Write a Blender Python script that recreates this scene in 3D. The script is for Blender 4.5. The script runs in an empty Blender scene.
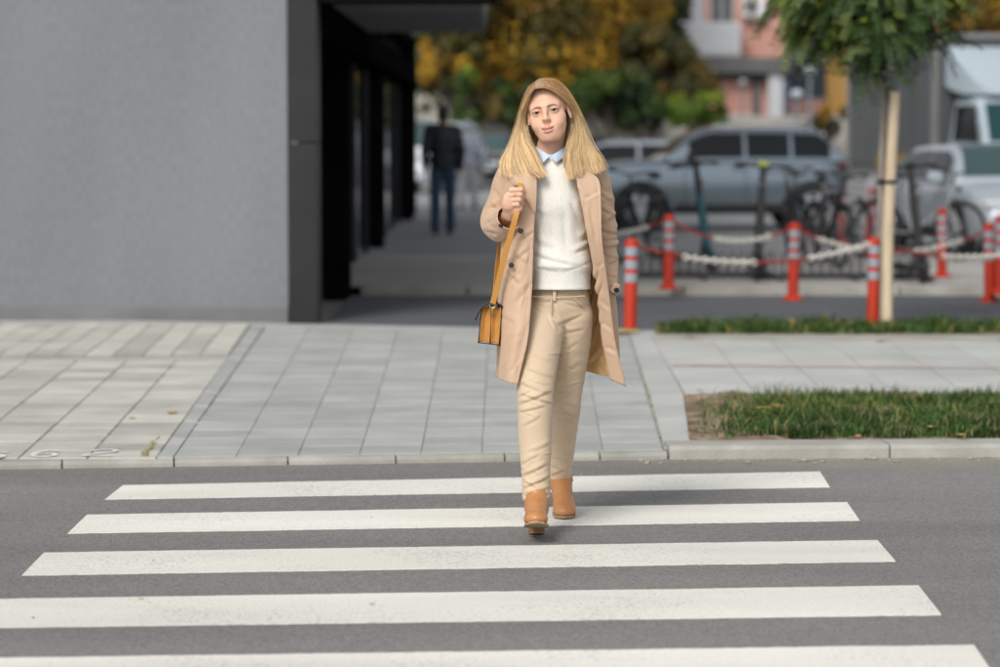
import bpy, bmesh, math, random
import numpy as np
from mathutils import Vector, Matrix

random.seed(7)
rng = np.random.default_rng(11)
R = math.radians
S = bpy.context.scene
COL = S.collection

# ------------------------------------------------------------------ camera, sky, sun, exposure
CAM_H = 1.53
FPX = 2746.0                      # focal length in pixels of the 1000 px wide photograph
PITCH = math.atan((333.5 - 130.0) / FPX)
cam_data = bpy.data.cameras.new('camera')
cam = bpy.data.objects.new('camera', cam_data)
COL.objects.link(cam)
cam.location = (0, 0, CAM_H)
cam.rotation_euler = (math.pi / 2 - PITCH, 0, 0)
cam_data.sensor_width = 36.0
cam_data.lens = FPX / 1000 * 36.0
cam_data.clip_start = 0.1
cam_data.clip_end = 3000
cam_data.dof.use_dof = True
cam_data.dof.focus_distance = 10.42
cam_data.dof.aperture_fstop = 2.15
S.camera = cam

SUN_EL, SUN_AZ = R(42), R(206)    # azimuth clockwise from +Y: behind the camera, to its left
world = bpy.data.worlds.new('World')
S.world = world
world.use_nodes = True
wn = world.node_tree.nodes
wl = world.node_tree.links
bg = wn['Background']
sky = wn.new('ShaderNodeTexSky')
sky.sky_type = 'NISHITA'
sky.sun_disc = False
sky.sun_elevation = SUN_EL
sky.sun_rotation = SUN_AZ
sky.air_density = 1.0
sky.dust_density = 3.0
hsv = wn.new('ShaderNodeHueSaturation')
hsv.inputs['Saturation'].default_value = 0.20
wl.new(sky.outputs[0], hsv.inputs['Color'])
wl.new(hsv.outputs[0], bg.inputs['Color'])
bg.inputs['Strength'].default_value = 0.12
sun_d = bpy.data.lights.new('sun', 'SUN')
sun_d.energy = 1.5
sun_d.angle = R(19)
sun_d.color = (1.0, 0.955, 0.89)
sun = bpy.data.objects.new('sun', sun_d)
COL.objects.link(sun)
sdir = Vector((math.sin(SUN_AZ) * math.cos(SUN_EL), math.cos(SUN_AZ) * math.cos(SUN_EL), math.sin(SUN_EL)))
sun.rotation_euler = sdir.to_track_quat('Z', 'Y').to_euler()
S.view_settings.view_transform = 'Standard'
S.view_settings.look = 'None'
S.view_settings.exposure = 0.29
S.view_settings.gamma = 1.0

# ------------------------------------------------------------------ where a pixel of the photograph lies
CP, SP = math.cos(PITCH), math.sin(PITCH)
def ray(px, py):
    u = (px - 500.0) / FPX
    v = (333.5 - py) / FPX
    return np.array([u, CP + v * SP, -SP + v * CP])
def gnd(px, py, z=0.0):
    d = ray(px, py)
    t = (z - CAM_H) / d[2]
    return np.array([d[0] * t, d[1] * t, z])
def at(px, py, Y):
    d = ray(px, py)
    t = Y / d[1]
    return np.array([d[0] * t, Y, CAM_H + d[2] * t])
def to_px(V):
    """world points -> photograph pixels"""
    V = np.asarray(V, dtype=np.float64)
    x, y, z = V[..., 0], V[..., 1], V[..., 2] - CAM_H
    dep = y * CP - z * SP
    up = y * SP + z * CP
    return 500 + FPX * x / dep, 333.5 - FPX * up / dep

# ------------------------------------------------------------------ objects
def link(o, parent=None):
    COL.objects.link(o)
    if parent is not None:
        o.parent = parent
    return o
def tag(o, label=None, cat=None, group=None, kind=None):
    if label: o['label'] = label
    if cat: o['category'] = cat
    if group: o['group'] = group
    if kind: o['kind'] = kind
    return o
def empty(name, loc=(0, 0, 0), label=None, cat=None, group=None, rz=0.0):
    o = bpy.data.objects.new(name, None)
    o.empty_display_size = 0.1
    o.location = loc
    o.rotation_euler = (0, 0, rz)
    link(o)
    return tag(o, label, cat, group)
def mesh_obj(name, V, F, mats, parent=None, smooth=True, off=None, mi=None, col=None):
    V = np.asarray(V, dtype=np.float64)
    if off is not None:
        V = V - np.asarray(off, dtype=np.float64)
    me = bpy.data.meshes.new(name)
    if isinstance(F, np.ndarray):
        n, k = F.shape
        me.vertices.add(len(V))
        me.vertices.foreach_set('co', V.astype(np.float32).ravel())
        me.loops.add(n * k)
        me.loops.foreach_set('vertex_index', F.astype(np.int32).ravel())
        me.polygons.add(n)
        me.polygons.foreach_set('loop_start', np.arange(0, n * k, k, dtype=np.int32))
        me.update(calc_edges=True)
    else:
        me.from_pydata([tuple(v) for v in V], [], F)
    if not isinstance(mats, (list, tuple)):
        mats = [mats]
    for m in mats:
        me.materials.append(m)
    if mi is not None:
        me.polygons.foreach_set('material_index', np.asarray(mi, dtype=np.int32))
    if smooth:
        me.polygons.foreach_set('use_smooth', np.ones(len(me.polygons), dtype=bool))
    if col is not None:
        ca = me.color_attributes.new('tint', 'FLOAT_COLOR', 'POINT')
        c4 = np.ones((len(V), 4), dtype=np.float32)
        c4[:, :3] = col
        ca.data.foreach_set('color', c4.ravel())
    me.validate()
    me.update()
    o = bpy.data.objects.new(name, me)
    return link(o, parent)
def kids(o):
    return [c for c in bpy.data.objects if c.parent == o]
def copy_tree(o, parent=None):
    c = o.copy()
    COL.objects.link(c)
    if parent is not None:
        c.parent = parent
    for ch in kids(o):
        copy_tree(ch, c)
    return c

class MB:
    """collects primitives into one mesh"""
    def __init__(s):
        s.v = []; s.f = []; s.m = []
    def add(s, V, F, mi=0):
        b = len(s.v)
        s.v.extend([tuple(map(float, p)) for p in V])
        s.f.extend([tuple(i + b for i in f) for f in F])
        s.m.extend([mi] * len(F))
        return s
    def box(s, c, d, rot=None, mi=0, bev=0.0):
        """box centred at c, full sizes d, chamfered by bev"""
        hx, hy, hz = d[0] / 2, d[1] / 2, d[2] / 2
        if bev <= 0:
            V = [Vector((x, y, z)) for x in (-hx, hx) for y in (-hy, hy) for z in (-hz, hz)]
            F = [(0, 1, 3, 2), (4, 6, 7, 5), (0, 4, 5, 1), (2, 3, 7, 6), (0, 2, 6, 4), (1, 5, 7, 3)]
        else:
            bm = bmesh.new()
            bmesh.ops.create_cube(bm, size=1.0)
            for v in bm.verts:
                v.co = Vector((v.co.x * d[0], v.co.y * d[1], v.co.z * d[2]))
            bmesh.ops.bevel(bm, geom=bm.edges[:], offset=min(bev, min(d) * 0.45), segments=2, affect='EDGES', profile=0.5)
            bm.verts.index_update()
            V = [v.co.copy() for v in bm.verts]
            F = [tuple(v.index for v in f.verts) for f in bm.faces]
            bm.free()
        if rot is not None:
            V = [rot @ v for v in V]
        return s.add([v + Vector(c) for v in V], F, mi)
    def tube(s, path, rad, n=8, mi=0, cap=True, flat=1.0):
        P = [Vector(p) for p in path]
        if not isinstance(rad, (list, tuple, np.ndarray)):
            rad = [rad] * len(P)
        V = []; F = []
        ref = None
        for i, p in enumerate(P):
            t = (P[min(i + 1, len(P) - 1)] - P[max(i - 1, 0)])
            if t.length < 1e-9: t = Vector((0, 0, 1))
            t.normalize()
            if ref is None:
                ref = Vector((1, 0, 0)) if abs(t.x) < 0.9 else Vector((0, 1, 0))
            a = (ref - t * ref.dot(t)).normalized()
            ref = a
            b = t.cross(a)
            for k in range(n):
                an = 2 * math.pi * k / n
                V.append(p + (a * math.cos(an) + b * math.sin(an) * flat) * rad[i])
        for i in range(len(P) - 1):
            for k in range(n):
                F.append((i * n + k, i * n + (k + 1) % n, (i + 1) * n + (k + 1) % n, (i + 1) * n + k))
        if cap:
            F.append(tuple(reversed(range(n))))
            F.append(tuple((len(P) - 1) * n + k for k in range(n)))
        return s.add(V, F, mi)
    def cyl(s, a, b, r, n=12, mi=0, r2=None):
        return s.tube([a, b], [r, r if r2 is None else r2], n, mi)
    def torus(s, c, axis, Rr, r, n=20, k=8, mi=0):
        ax = Vector(axis).normalized()
        a = ax.orthogonal().normalized(); b = ax.cross(a)
        V = []; F = []
        for i in range(n):
            t = 2 * math.pi * i / n
            d = a * math.cos(t) + b * math.sin(t)
            for j in range(k):
                q = 2 * math.pi * j / k
                V.append(Vector(c) + d * (Rr + r * math.cos(q)) + ax * (r * math.sin(q)))
        for i in range(n):
            for j in range(k):
                F.append((i * k + j, ((i + 1) % n) * k + j, ((i + 1) % n) * k + (j + 1) % k, i * k + (j + 1) % k))
        return s.add(V, F, mi)
    def ball(s, c, r, n=12, m=8, mi=0, sc=(1, 1, 1)):
        V = [(c[0], c[1], c[2] + r * sc[2])]; F = []
        for i in range(1, m):
            th = math.pi * i / m
            for j in range(n):
                ph = 2 * math.pi * j / n
                V.append((c[0] + r * sc[0] * math.sin(th) * math.cos(ph), c[1] + r * sc[1] * math.sin(th) * math.sin(ph), c[2] + r * sc[2] * math.cos(th)))
        V.append((c[0], c[1], c[2] - r * sc[2]))
        for j in range(n):
            F.append((0, 1 + j, 1 + (j + 1) % n))
            F.append((len(V) - 1, 1 + (m - 2) * n + (j + 1) % n, 1 + (m - 2) * n + j))
        for i in range(m - 2):
            for j in range(n):
                F.append((1 + i * n + j, 1 + (i + 1) * n + j, 1 + (i + 1) * n + (j + 1) % n, 1 + i * n + (j + 1) % n))
        return s.add(V, F, mi)
    def prism(s, poly, axis_vec, mi=0):
        """closed polygon (3D points) extruded along axis_vec"""
        n = len(poly)
        a = [Vector(p) for p in poly]
        b = [p + Vector(axis_vec) for p in a]
        F = [tuple(range(n)), tuple(reversed(range(n, 2 * n)))]
        F += [(i, n + i, n + (i + 1) % n, (i + 1) % n) for i in range(n)]
        return s.add(a + b, F, mi)
    def build(s, name, mats, parent=None, smooth=False, off=None):
        o = mesh_obj(name, s.v, s.f, mats, parent, smooth, off, s.m)
        bm = bmesh.new(); bm.from_mesh(o.data)
        bmesh.ops.recalc_face_normals(bm, faces=bm.faces[:])
        if smooth:
            for e in bm.edges:
                if len(e.link_faces) == 2 and e.calc_face_angle(0) > R(38):
                    e.smooth = False
        bm.to_mesh(o.data); bm.free()
        return o

# ------------------------------------------------------------------ materials
def hexc(r, g, b):
    f = lambda c: (c / 255 / 12.92) if c / 255 <= 0.04045 else ((c / 255 + 0.055) / 1.055) ** 2.4
    return (f(r), f(g), f(b))
def mat(name, c1, c2=None, scale=6.0, rough=0.6, bump=0.0, bscale=60.0, metal=0.0, spec=0.5, rnd=0.0, tint=False,
        stretch=(1, 1, 1), sss=0.0, trans=0.0, coat=0.0, sheen=0.0, fine=0.0, fscale=300.0, det=5.0, emit=None, bdist=0.01):
    m = bpy.data.materials.new(name)
    m.use_nodes = True
    N = m.node_tree.nodes; L = m.node_tree.links
    p = N['Principled BSDF']
    p.inputs['Roughness'].default_value = rough
    p.inputs['Metallic'].default_value = metal
    p.inputs['Specular IOR Level'].default_value = spec
    if coat: p.inputs['Coat Weight'].default_value = coat; p.inputs['Coat Roughness'].default_value = 0.05
    if sheen: p.inputs['Sheen Weight'].default_value = sheen
    if trans: p.inputs['Transmission Weight'].default_value = trans
    if sss:
        p.inputs['Subsurface Weight'].default_value = sss
        p.inputs['Subsurface Radius'].default_value = (1.0, 0.35, 0.18)
        p.inputs['Subsurface Scale'].default_value = 0.008
    tc = N.new('ShaderNodeTexCoord')
    mp = N.new('ShaderNodeMapping')
    mp.inputs['Scale'].default_value = stretch
    L.new(tc.outputs['Object'], mp.inputs['Vector'])
    src = None
    if tint:
        at_ = N.new('ShaderNodeAttribute'); at_.attribute_name = 'tint'
        src = at_.outputs['Color']
    if c2 is not None or src is None:
        nz = N.new('ShaderNodeTexNoise')
        nz.inputs['Scale'].default_value = scale
        nz.inputs['Detail'].default_value = det
        L.new(mp.outputs[0], nz.inputs['Vector'])
        rp = N.new('ShaderNodeMapRange')
        rp.inputs['From Min'].default_value = 0.32; rp.inputs['From Max'].default_value = 0.68
        L.new(nz.outputs['Fac'], rp.inputs['Value'])
        mx = N.new('ShaderNodeMix'); mx.data_type = 'RGBA'
        mx.inputs['A'].default_value = (*c1, 1); mx.inputs['B'].default_value = (*(c2 or c1), 1)
        L.new(rp.outputs[0], mx.inputs['Factor'])
        if src is not None:
            mm = N.new('ShaderNodeMix'); mm.data_type = 'RGBA'; mm.blend_type = 'MULTIPLY'
            mm.inputs['Factor'].default_value = 1.0
            L.new(src, mm.inputs['A']); L.new(mx.outputs['Result'], mm.inputs['B'])
            src = mm.outputs['Result']
        else:
            src = mx.outputs['Result']
    if fine:
        nf = N.new('ShaderNodeTexNoise'); nf.inputs['Scale'].default_value = fscale; nf.inputs['Detail'].default_value = 2
        L.new(mp.outputs[0], nf.inputs['Vector'])
        rf = N.new('ShaderNodeMapRange'); rf.inputs['From Min'].default_value = 0.3; rf.inputs['From Max'].default_value = 0.7
        rf.inputs['To Min'].default_value = 1 - fine; rf.inputs['To Max'].default_value = 1 + fine
        L.new(nf.outputs['Fac'], rf.inputs['Value'])
        vm = N.new('ShaderNodeVectorMath'); vm.operation = 'SCALE'
        L.new(src, vm.inputs[0]); L.new(rf.outputs[0], vm.inputs['Scale'])
        src = vm.outputs[0]
    if rnd:
        oi = N.new('ShaderNodeObjectInfo')
        rr = N.new('ShaderNodeMapRange'); rr.inputs['To Min'].default_value = 1 - rnd; rr.inputs['To Max'].default_value = 1 + rnd
        L.new(oi.outputs['Random'], rr.inputs['Value'])
        vm = N.new('ShaderNodeVectorMath'); vm.operation = 'SCALE'
        L.new(src, vm.inputs[0]); L.new(rr.outputs[0], vm.inputs['Scale'])
        src = vm.outputs[0]
    L.new(src, p.inputs['Base Color'])
    if bump:
        nb = N.new('ShaderNodeTexNoise'); nb.inputs['Scale'].default_value = bscale; nb.inputs['Detail'].default_value = 6
        L.new(mp.outputs[0], nb.inputs['Vector'])
        bp = N.new('ShaderNodeBump'); bp.inputs['Strength'].default_value = bump; bp.inputs['Distance'].default_value = bdist
        L.new(nb.outputs['Fac'], bp.inputs['Height'])
        L.new(bp.outputs[0], p.inputs['Normal'])
    return m

# ------------------------------------------------------------------ numeric shape tools
def cr(P, n, closed=False):
    """Catmull-Rom through rows of P (k, d), n samples"""
    P = np.asarray(P, dtype=np.float64)
    k = len(P)
    if closed:
        t = np.linspace(0, k, n, endpoint=False)
        i = np.floor(t).astype(int) % k
        idx = lambda o: P[(i + o) % k]
    else:
        t = np.linspace(0, k - 1, n)
        i = np.minimum(np.floor(t).astype(int), k - 2)
        E = np.concatenate([[2 * P[0] - P[1]], P, [2 * P[-1] - P[-2]]])
        idx = lambda o: E[i + o + 1]
    f = (t - np.floor(t)) if closed else (t - i)
    f = f.reshape((-1,) + (1,) * (P.ndim - 1))
    p0, p1, p2, p3 = idx(-1), idx(0), idx(1), idx(2)
    return 0.5 * ((2 * p1) + (-p0 + p2) * f + (2 * p0 - 5 * p1 + 4 * p2 - p3) * f ** 2 + (-p0 + 3 * p1 - 3 * p2 + p3) * f ** 3)
def grid_faces(nu, nv, closed_v=False):
    """faces of a (nu, nv) vertex grid"""
    i = np.arange(nu - 1)[:, None]
    j = np.arange(nv if closed_v else nv - 1)[None, :]
    j2 = (j + 1) % nv
    a = i * nv + j; b = i * nv + j2; c = (i + 1) * nv + j2; d = (i + 1) * nv + j
    return np.stack([a, b, c, d], -1).reshape(-1, 4)
def vnormals(V, F):
    a = V[F[:, 2]] - V[F[:, 0]]; b = V[F[:, -1]] - V[F[:, 1]]
    fn = np.cross(a, b)
    N = np.zeros_like(V)
    for k in range(F.shape[1]):
        np.add.at(N, F[:, k], fn)
    return N / np.maximum(np.linalg.norm(N, axis=1, keepdims=True), 1e-12)
class Wav:
    """smooth pseudo-noise: a sum of random sines, value about -1..1"""
    def __init__(s, freq, n=10, seed=1, stretch=(1, 1, 1)):
        g = np.random.default_rng(seed)
        k = g.normal(size=(n, 3)); k /= np.linalg.norm(k, axis=1, keepdims=True)
        s.k = k * freq * g.uniform(0.6, 1.5, (n, 1)) * np.array(stretch)
        s.p = g.uniform(0, 6.28, n); s.n = n
    def __call__(s, V):
        return np.sin(V @ s.k.T + s.p).sum(1) / math.sqrt(s.n) * 0.8
def axis(lo, hi, coarse, fine=()):
    """non-uniform coordinates, finer inside the given (a, b, step) intervals"""
    out = [lo]
    while out[-1] < hi:
        x = out[-1]; st = coarse
        for a, b, f in fine:
            if a <= x <= b: st = min(st, f)
            elif x < a: st = min(st, max(f, (a - x) * 0.5))
            else: st = min(st, max(f, (x - b) * 0.3 + f))
        out.append(x + st)
    return np.array(out, dtype=np.float32)
class SDF:
    def __init__(s, xs, ys, zs):
        s.a = [np.asarray(q, dtype=np.float32) for q in (xs, ys, zs)]
        s.D = np.full([len(q) for q in s.a], 10.0, dtype=np.float32)
        s.M = None
    def frame(s, origin, Rm):
        """use local coordinates q = Rm^T (p - origin) until reset"""
        s.M = (np.asarray(origin, dtype=np.float32), np.asarray(Rm, dtype=np.float32))
    def reset(s): s.M = None
    def block(s, lo, hi):
        sl = []
        for q, a, b in zip(s.a, lo, hi):
            i0 = max(0, np.searchsorted(q, a) - 1); i1 = min(len(q), np.searchsorted(q, b) + 2)
            sl.append(slice(i0, max(i1, i0)))
        sl = tuple(sl)
        X = s.a[0][sl[0]][:, None, None]; Y = s.a[1][sl[1]][None, :, None]; Z = s.a[2][sl[2]][None, None, :]
        return sl, X, Y, Z
    def apply(s, c, rad, fn, k, sub=False, marg=0.012):
        """fn(x,y,z)->distance, in local or world coordinates; bounding ball(s) centre list c with radius rad"""
        c = np.atleast_2d(np.asarray(c, dtype=np.float32))
        if s.M is not None:
            cw = c @ s.M[1].T + s.M[0]
        else:
            cw = c
        m = rad + k + marg
        sl, X, Y, Z = s.block(cw.min(0) - m, cw.max(0) + m)
        B = s.D[sl]
        if B.size == 0: return
        if s.M is not None:
            o, Rm = s.M
            X = X - o[0]; Y = Y - o[1]; Z = Z - o[2]
            x = X * Rm[0, 0] + Y * Rm[1, 0] + Z * Rm[2, 0]
            y = X * Rm[0, 1] + Y * Rm[1, 1] + Z * Rm[2, 1]
            z = X * Rm[0, 2] + Y * Rm[1, 2] + Z * Rm[2, 2]
        else:
            x, y, z = X, Y, Z
        d = fn(x, y, z)
        if sub:
            h = np.maximum(k - np.abs(B + d), 0) / k if k > 0 else 0
            s.D[sl] = np.maximum(B, -d) + h * h * k * 0.25
        else:
            h = np.maximum(k - np.abs(B - d), 0) / k if k > 0 else 0
            s.D[sl] = np.minimum(B, d) - h * h * k * 0.25
    def ell(s, c, r, k=0.01, sub=False, rot=0.0):
        r = np.asarray([r] * 3 if np.isscalar(r) else r, dtype=np.float32)
        ca, sa = math.cos(rot), math.sin(rot)
        def fn(x, y, z):
            x = x - c[0]; y = y - c[1]; z = z - c[2]
            if rot: x, z = x * ca + z * sa, -x * sa + z * ca
            k0 = np.sqrt((x / r[0]) ** 2 + (y / r[1]) ** 2 + (z / r[2]) ** 2)
            k1 = np.sqrt((x / r[0] ** 2) ** 2 + (y / r[1] ** 2) ** 2 + (z / r[2] ** 2) ** 2)
            return k0 * (k0 - 1.0) / np.maximum(k1, 1e-6)
        s.apply(c, float(r.max()), fn, k, sub)
    def cap(s, a, b, ra, rb=None, k=0.01, sub=False, sx=1.0, sy=1.0):
        rb = ra if rb is None else rb
        a = np.asarray(a, dtype=np.float32); b = np.asarray(b, dtype=np.float32)
        ab = b - a; L2 = max(float((ab * ab).sum()), 1e-9)
        def fn(x, y, z):
            x = x - a[0]; y = y - a[1]; z = z - a[2]
            t = np.clip((x * ab[0] + y * ab[1] + z * ab[2]) / L2, 0, 1)
            return np.sqrt(((x - t * ab[0]) / sx) ** 2 + ((y - t * ab[1]) / sy) ** 2 + (z - t * ab[2]) ** 2) - (ra + (rb - ra) * t)
        s.apply([a, b], max(ra, rb) * max(sx, sy, 1), fn, k, sub)
    def chain(s, P, rad, k=0.01):
        for i in range(len(P) - 1):
            s.cap(P[i], P[i + 1], rad[i], rad[i + 1], k)
    def mesh(s):
        D = s.D; ax = s.a
        ins = D < 0
        nx, ny, nz = D.shape
        cnt = np.zeros((nx - 1, ny - 1, nz - 1), dtype=np.int8)
        for i in (0, 1):
            for j in (0, 1):
                for k in (0, 1):
                    cnt += ins[i:nx - 1 + i, j:ny - 1 + j, k:nz - 1 + k]
        act = (cnt > 0) & (cnt < 8)
        ijk = np.argwhere(act)
        idx = np.full(act.shape, -1, dtype=np.int32)
        idx[act] = np.arange(len(ijk))
        acc = np.zeros((len(ijk), 3)); num = np.zeros(len(ijk))
        I, J, K = ijk.T
        for axn in range(3):
            for u in (0, 1):
                for w in (0, 1):
                    o = [0, 0, 0]; q = [0, 0, 0]
                    oth = [n for n in range(3) if n != axn]
                    o[oth[0]] = u; o[oth[1]] = w
                    q = list(o); q[axn] = 1
                    da = D[I + o[0], J + o[1], K + o[2]]; db = D[I + q[0], J + q[1], K + q[2]]
                    cr_ = (da < 0) != (db < 0)
                    t = np.where(cr_, da / np.where(cr_, da - db, 1), 0)
                    A = np.stack([ax[0][I + o[0]], ax[1][J + o[1]], ax[2][K + o[2]]], 1).astype(np.float64)
                    B = np.stack([ax[0][I + q[0]], ax[1][J + q[1]], ax[2][K + q[2]]], 1).astype(np.float64)
                    acc += np.where(cr_[:, None], A + (B - A) * t[:, None], 0)
                    num += cr_
        V = acc / np.maximum(num, 1)[:, None]
        Fs = []
        # x edges
        def quads(axn):
            if axn == 0:
                a = ins[:-1, 1:-1, 1:-1]; b = ins[1:, 1:-1, 1:-1]
                c = [(0, -1, -1), (0, 0, -1), (0, 0, 0), (0, -1, 0)]; base = (0, 1, 1)
            elif axn == 1:
                a = ins[1:-1, :-1, 1:-1]; b = ins[1:-1, 1:, 1:-1]
                c = [(-1, 0, -1), (-1, 0, 0), (0, 0, 0), (0, 0, -1)]; base = (1, 0, 1)
            else:
                a = ins[1:-1, 1:-1, :-1]; b = ins[1:-1, 1:-1, 1:]
                c = [(-1, -1, 0), (0, -1, 0), (0, 0, 0), (-1, 0, 0)]; base = (1, 1, 0)
            e = np.argwhere(a != b) + np.array(base)
            if not len(e): return
            # inside at the low end: outward normal along +axis
            ea = ins[e[:, 0], e[:, 1], e[:, 2]]
            q = np.stack([idx[e[:, 0] + d[0], e[:, 1] + d[1], e[:, 2] + d[2]] for d in c], 1)
            q[~ea] = q[~ea][:, ::-1]
            Fs.append(q)
        for n in range(3): quads(n)
        F = np.concatenate(Fs)
        F = F[(F >= 0).all(1)]
        return V, F
def relax(V, F, it=1, lam=0.5):
    for _ in range(it):
        A = np.zeros_like(V); n = np.zeros(len(V))
        for k in range(F.shape[1]):
            a = F[:, k]; b = F[:, (k + 1) % F.shape[1]]
            np.add.at(A, a, V[b]); np.add.at(n, a, 1)
            np.add.at(A, b, V[a]); np.add.at(n, b, 1)
        V = V + lam * (A / np.maximum(n, 1)[:, None] - V)
    return V
def ss(x, a, b):
    t = np.clip((x - a) / (b - a), 0, 1)
    return t * t * (3 - 2 * t)
# ================================================================== materials of the place
def asphalt_mat(name, base, stripe=False, dust=1.0):
    m = bpy.data.materials.new(name); m.use_nodes = True
    N = m.node_tree.nodes; L = m.node_tree.links; p = N['Principled BSDF']
    tc = N.new('ShaderNodeTexCoord')
    big = N.new('ShaderNodeTexNoise'); big.inputs['Scale'].default_value = 0.9; big.inputs['Detail'].default_value = 6
    mpb = N.new('ShaderNodeMapping'); mpb.inputs['Scale'].default_value = (0.35, 1.3, 1)
    L.new(tc.outputs['Object'], mpb.inputs['Vector']); L.new(mpb.outputs[0], big.inputs['Vector'])
    vor = N.new('ShaderNodeTexVoronoi'); vor.inputs['Scale'].default_value = 110
    fin = N.new('ShaderNodeTexNoise'); fin.inputs['Scale'].default_value = 160; fin.inputs['Detail'].default_value = 3
    for q in (vor, fin): L.new(tc.outputs['Object'], q.inputs['Vector'])
    r1 = N.new('ShaderNodeMapRange'); r1.inputs['From Min'].default_value = 0.3; r1.inputs['From Max'].default_value = 0.7
    r1.inputs['To Min'].default_value = 0.80; r1.inputs['To Max'].default_value = 1.14
    L.new(big.outputs['Fac'], r1.inputs['Value'])
    r2 = N.new('ShaderNodeMapRange'); r2.inputs['From Min'].default_value = 0.3; r2.inputs['From Max'].default_value = 0.7
    a = 0.07 if stripe else 0.22
    r2.inputs['To Min'].default_value = 1 - a; r2.inputs['To Max'].default_value = 1 + a
    L.new(fin.outputs['Fac'], r2.inputs['Value'])
    mu = N.new('ShaderNodeMath'); mu.operation = 'MULTIPLY'; L.new(r1.outputs[0], mu.inputs[0]); L.new(r2.outputs[0], mu.inputs[1])
    sc = N.new('ShaderNodeVectorMath'); sc.operation = 'SCALE'
    L.new(mu.outputs[0], sc.inputs['Scale'])
    if stripe:
        # worn paint: aggregate shows through in small specks
        w1 = N.new('ShaderNodeTexNoise'); w1.inputs['Scale'].default_value = 70; w1.inputs['Detail'].default_value = 8
        w2 = N.new('ShaderNodeTexNoise'); w2.inputs['Scale'].default_value = 1.6; w2.inputs['Detail'].default_value = 5
        for q in (w1, w2): L.new(tc.outputs['Object'], q.inputs['Vector'])
        ad = N.new('ShaderNodeMath'); ad.operation = 'MULTIPLY_ADD'; ad.inputs[1].default_value = 0.45
        L.new(w2.outputs['Fac'], ad.inputs[0]); L.new(w1.outputs['Fac'], ad.inputs[2])
        rr = N.new('ShaderNodeMapRange'); rr.inputs['From Min'].default_value = 0.80; rr.inputs['From Max'].default_value = 0.94
        rr.inputs['To Max'].default_value = 0.42
        L.new(ad.outputs[0], rr.inputs['Value'])
        mx = N.new('ShaderNodeMix'); mx.data_type = 'RGBA'
        mx.inputs['A'].default_value = (*base, 1); mx.inputs['B'].default_value = (0.22, 0.215, 0.20, 1)
        L.new(rr.outputs[0], mx.inputs['Factor']); L.new(mx.outputs['Result'], sc.inputs[0])
    else:
        # pale and dark stones in the binder
        rs = N.new('ShaderNodeValToRGB')
        rs.color_ramp.elements[0].position = 0.0; rs.color_ramp.elements[0].color = (base[0] * 0.70, base[1] * 0.70, base[2] * 0.70, 1)
        rs.color_ramp.elements[1].position = 1.0; rs.color_ramp.elements[1].color = (base[0] * 1.34, base[1] * 1.33, base[2] * 1.30, 1)
        L.new(vor.outputs['Color'], rs.inputs['Fac'])
        # pale dust gathered in the gutter along the kerb
        sx = N.new('ShaderNodeSeparateXYZ'); L.new(tc.outputs['Object'], sx.inputs[0])
        dn = N.new('ShaderNodeTexNoise'); dn.inputs['Scale'].default_value = 5; dn.inputs['Detail'].default_value = 6
        L.new(tc.outputs['Object'], dn.inputs['Vector'])
        dy = N.new('ShaderNodeMapRange'); dy.inputs['From Min'].default_value = 12.15; dy.inputs['From Max'].default_value = 12.8
        dx = N.new('ShaderNodeMapRange'); dx.inputs['From Min'].default_value = -1.5; dx.inputs['From Max'].default_value = 1.6; dx.inputs['To Min'].default_value = 0.35 * dust; dx.inputs['To Max'].default_value = dust
        L.new(sx.outputs['Y'], dy.inputs['Value']); L.new(sx.outputs['X'], dx.inputs['Value'])
        m1 = N.new('ShaderNodeMath'); m1.operation = 'MULTIPLY'; L.new(dy.outputs[0], m1.inputs[0]); L.new(dx.outputs[0], m1.inputs[1])
        m2 = N.new('ShaderNodeMath'); m2.operation = 'MULTIPLY'; L.new(m1.outputs[0], m2.inputs[0]); L.new(dn.outputs['Fac'], m2.inputs[1])
        dm = N.new('ShaderNodeMix'); dm.data_type = 'RGBA'; dm.inputs['B'].default_value = (0.36, 0.315, 0.25, 1)
        L.new(m2.outputs[0], dm.inputs['Factor']); L.new(rs.outputs['Color'], dm.inputs['A']); L.new(dm.outputs['Result'], sc.inputs[0])
    L.new(sc.outputs[0], p.inputs['Base Color'])
    p.inputs['Roughness'].default_value = 0.78; p.inputs['Specular IOR Level'].default_value = 0.35
    b = N.new('ShaderNodeBump'); b.inputs['Strength'].default_value = 0.35 if stripe else 0.6; b.inputs['Distance'].default_value = 0.004
    L.new(vor.outputs['Distance'], b.inputs['Height']); L.new(b.outputs[0], p.inputs['Normal'])
    return m
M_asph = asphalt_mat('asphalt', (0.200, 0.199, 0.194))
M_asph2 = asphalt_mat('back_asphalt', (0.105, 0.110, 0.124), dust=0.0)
M_line = asphalt_mat('crossing_paint', (0.76, 0.75, 0.69), True)
M_ground = mat('packed_ground', (0.22, 0.21, 0.19), (0.30, 0.29, 0.27), 0.6, 0.9)
M_slab_grey = mat('grey_slab', (0.335, 0.345, 0.33), (0.41, 0.42, 0.405), 3.0, 0.85, 0.25, 90, rnd=0.09, fine=0.10)
M_slab_light = mat('light_slab', (0.40, 0.395, 0.355), (0.52, 0.51, 0.46), 3.0, 0.85, 0.25, 90, rnd=0.15, fine=0.10)
M_slab_pale = mat('pale_slab', (0.41, 0.415, 0.40), (0.48, 0.485, 0.47), 2.0, 0.85, 0.2, 90, rnd=0.07, fine=0.08)
M_bed = mat('joint_sand', (0.23, 0.225, 0.195), (0.30, 0.29, 0.255), 8, 0.95)
M_kerb = mat('kerb_concrete', (0.29, 0.285, 0.255), (0.42, 0.41, 0.375), 4.0, 0.85, 0.35, 60, rnd=0.08, fine=0.14)
M_soil = mat('soil', (0.13, 0.085, 0.05), (0.36, 0.275, 0.19), 7, 0.95, 1.0, 26, bdist=0.05)
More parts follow.
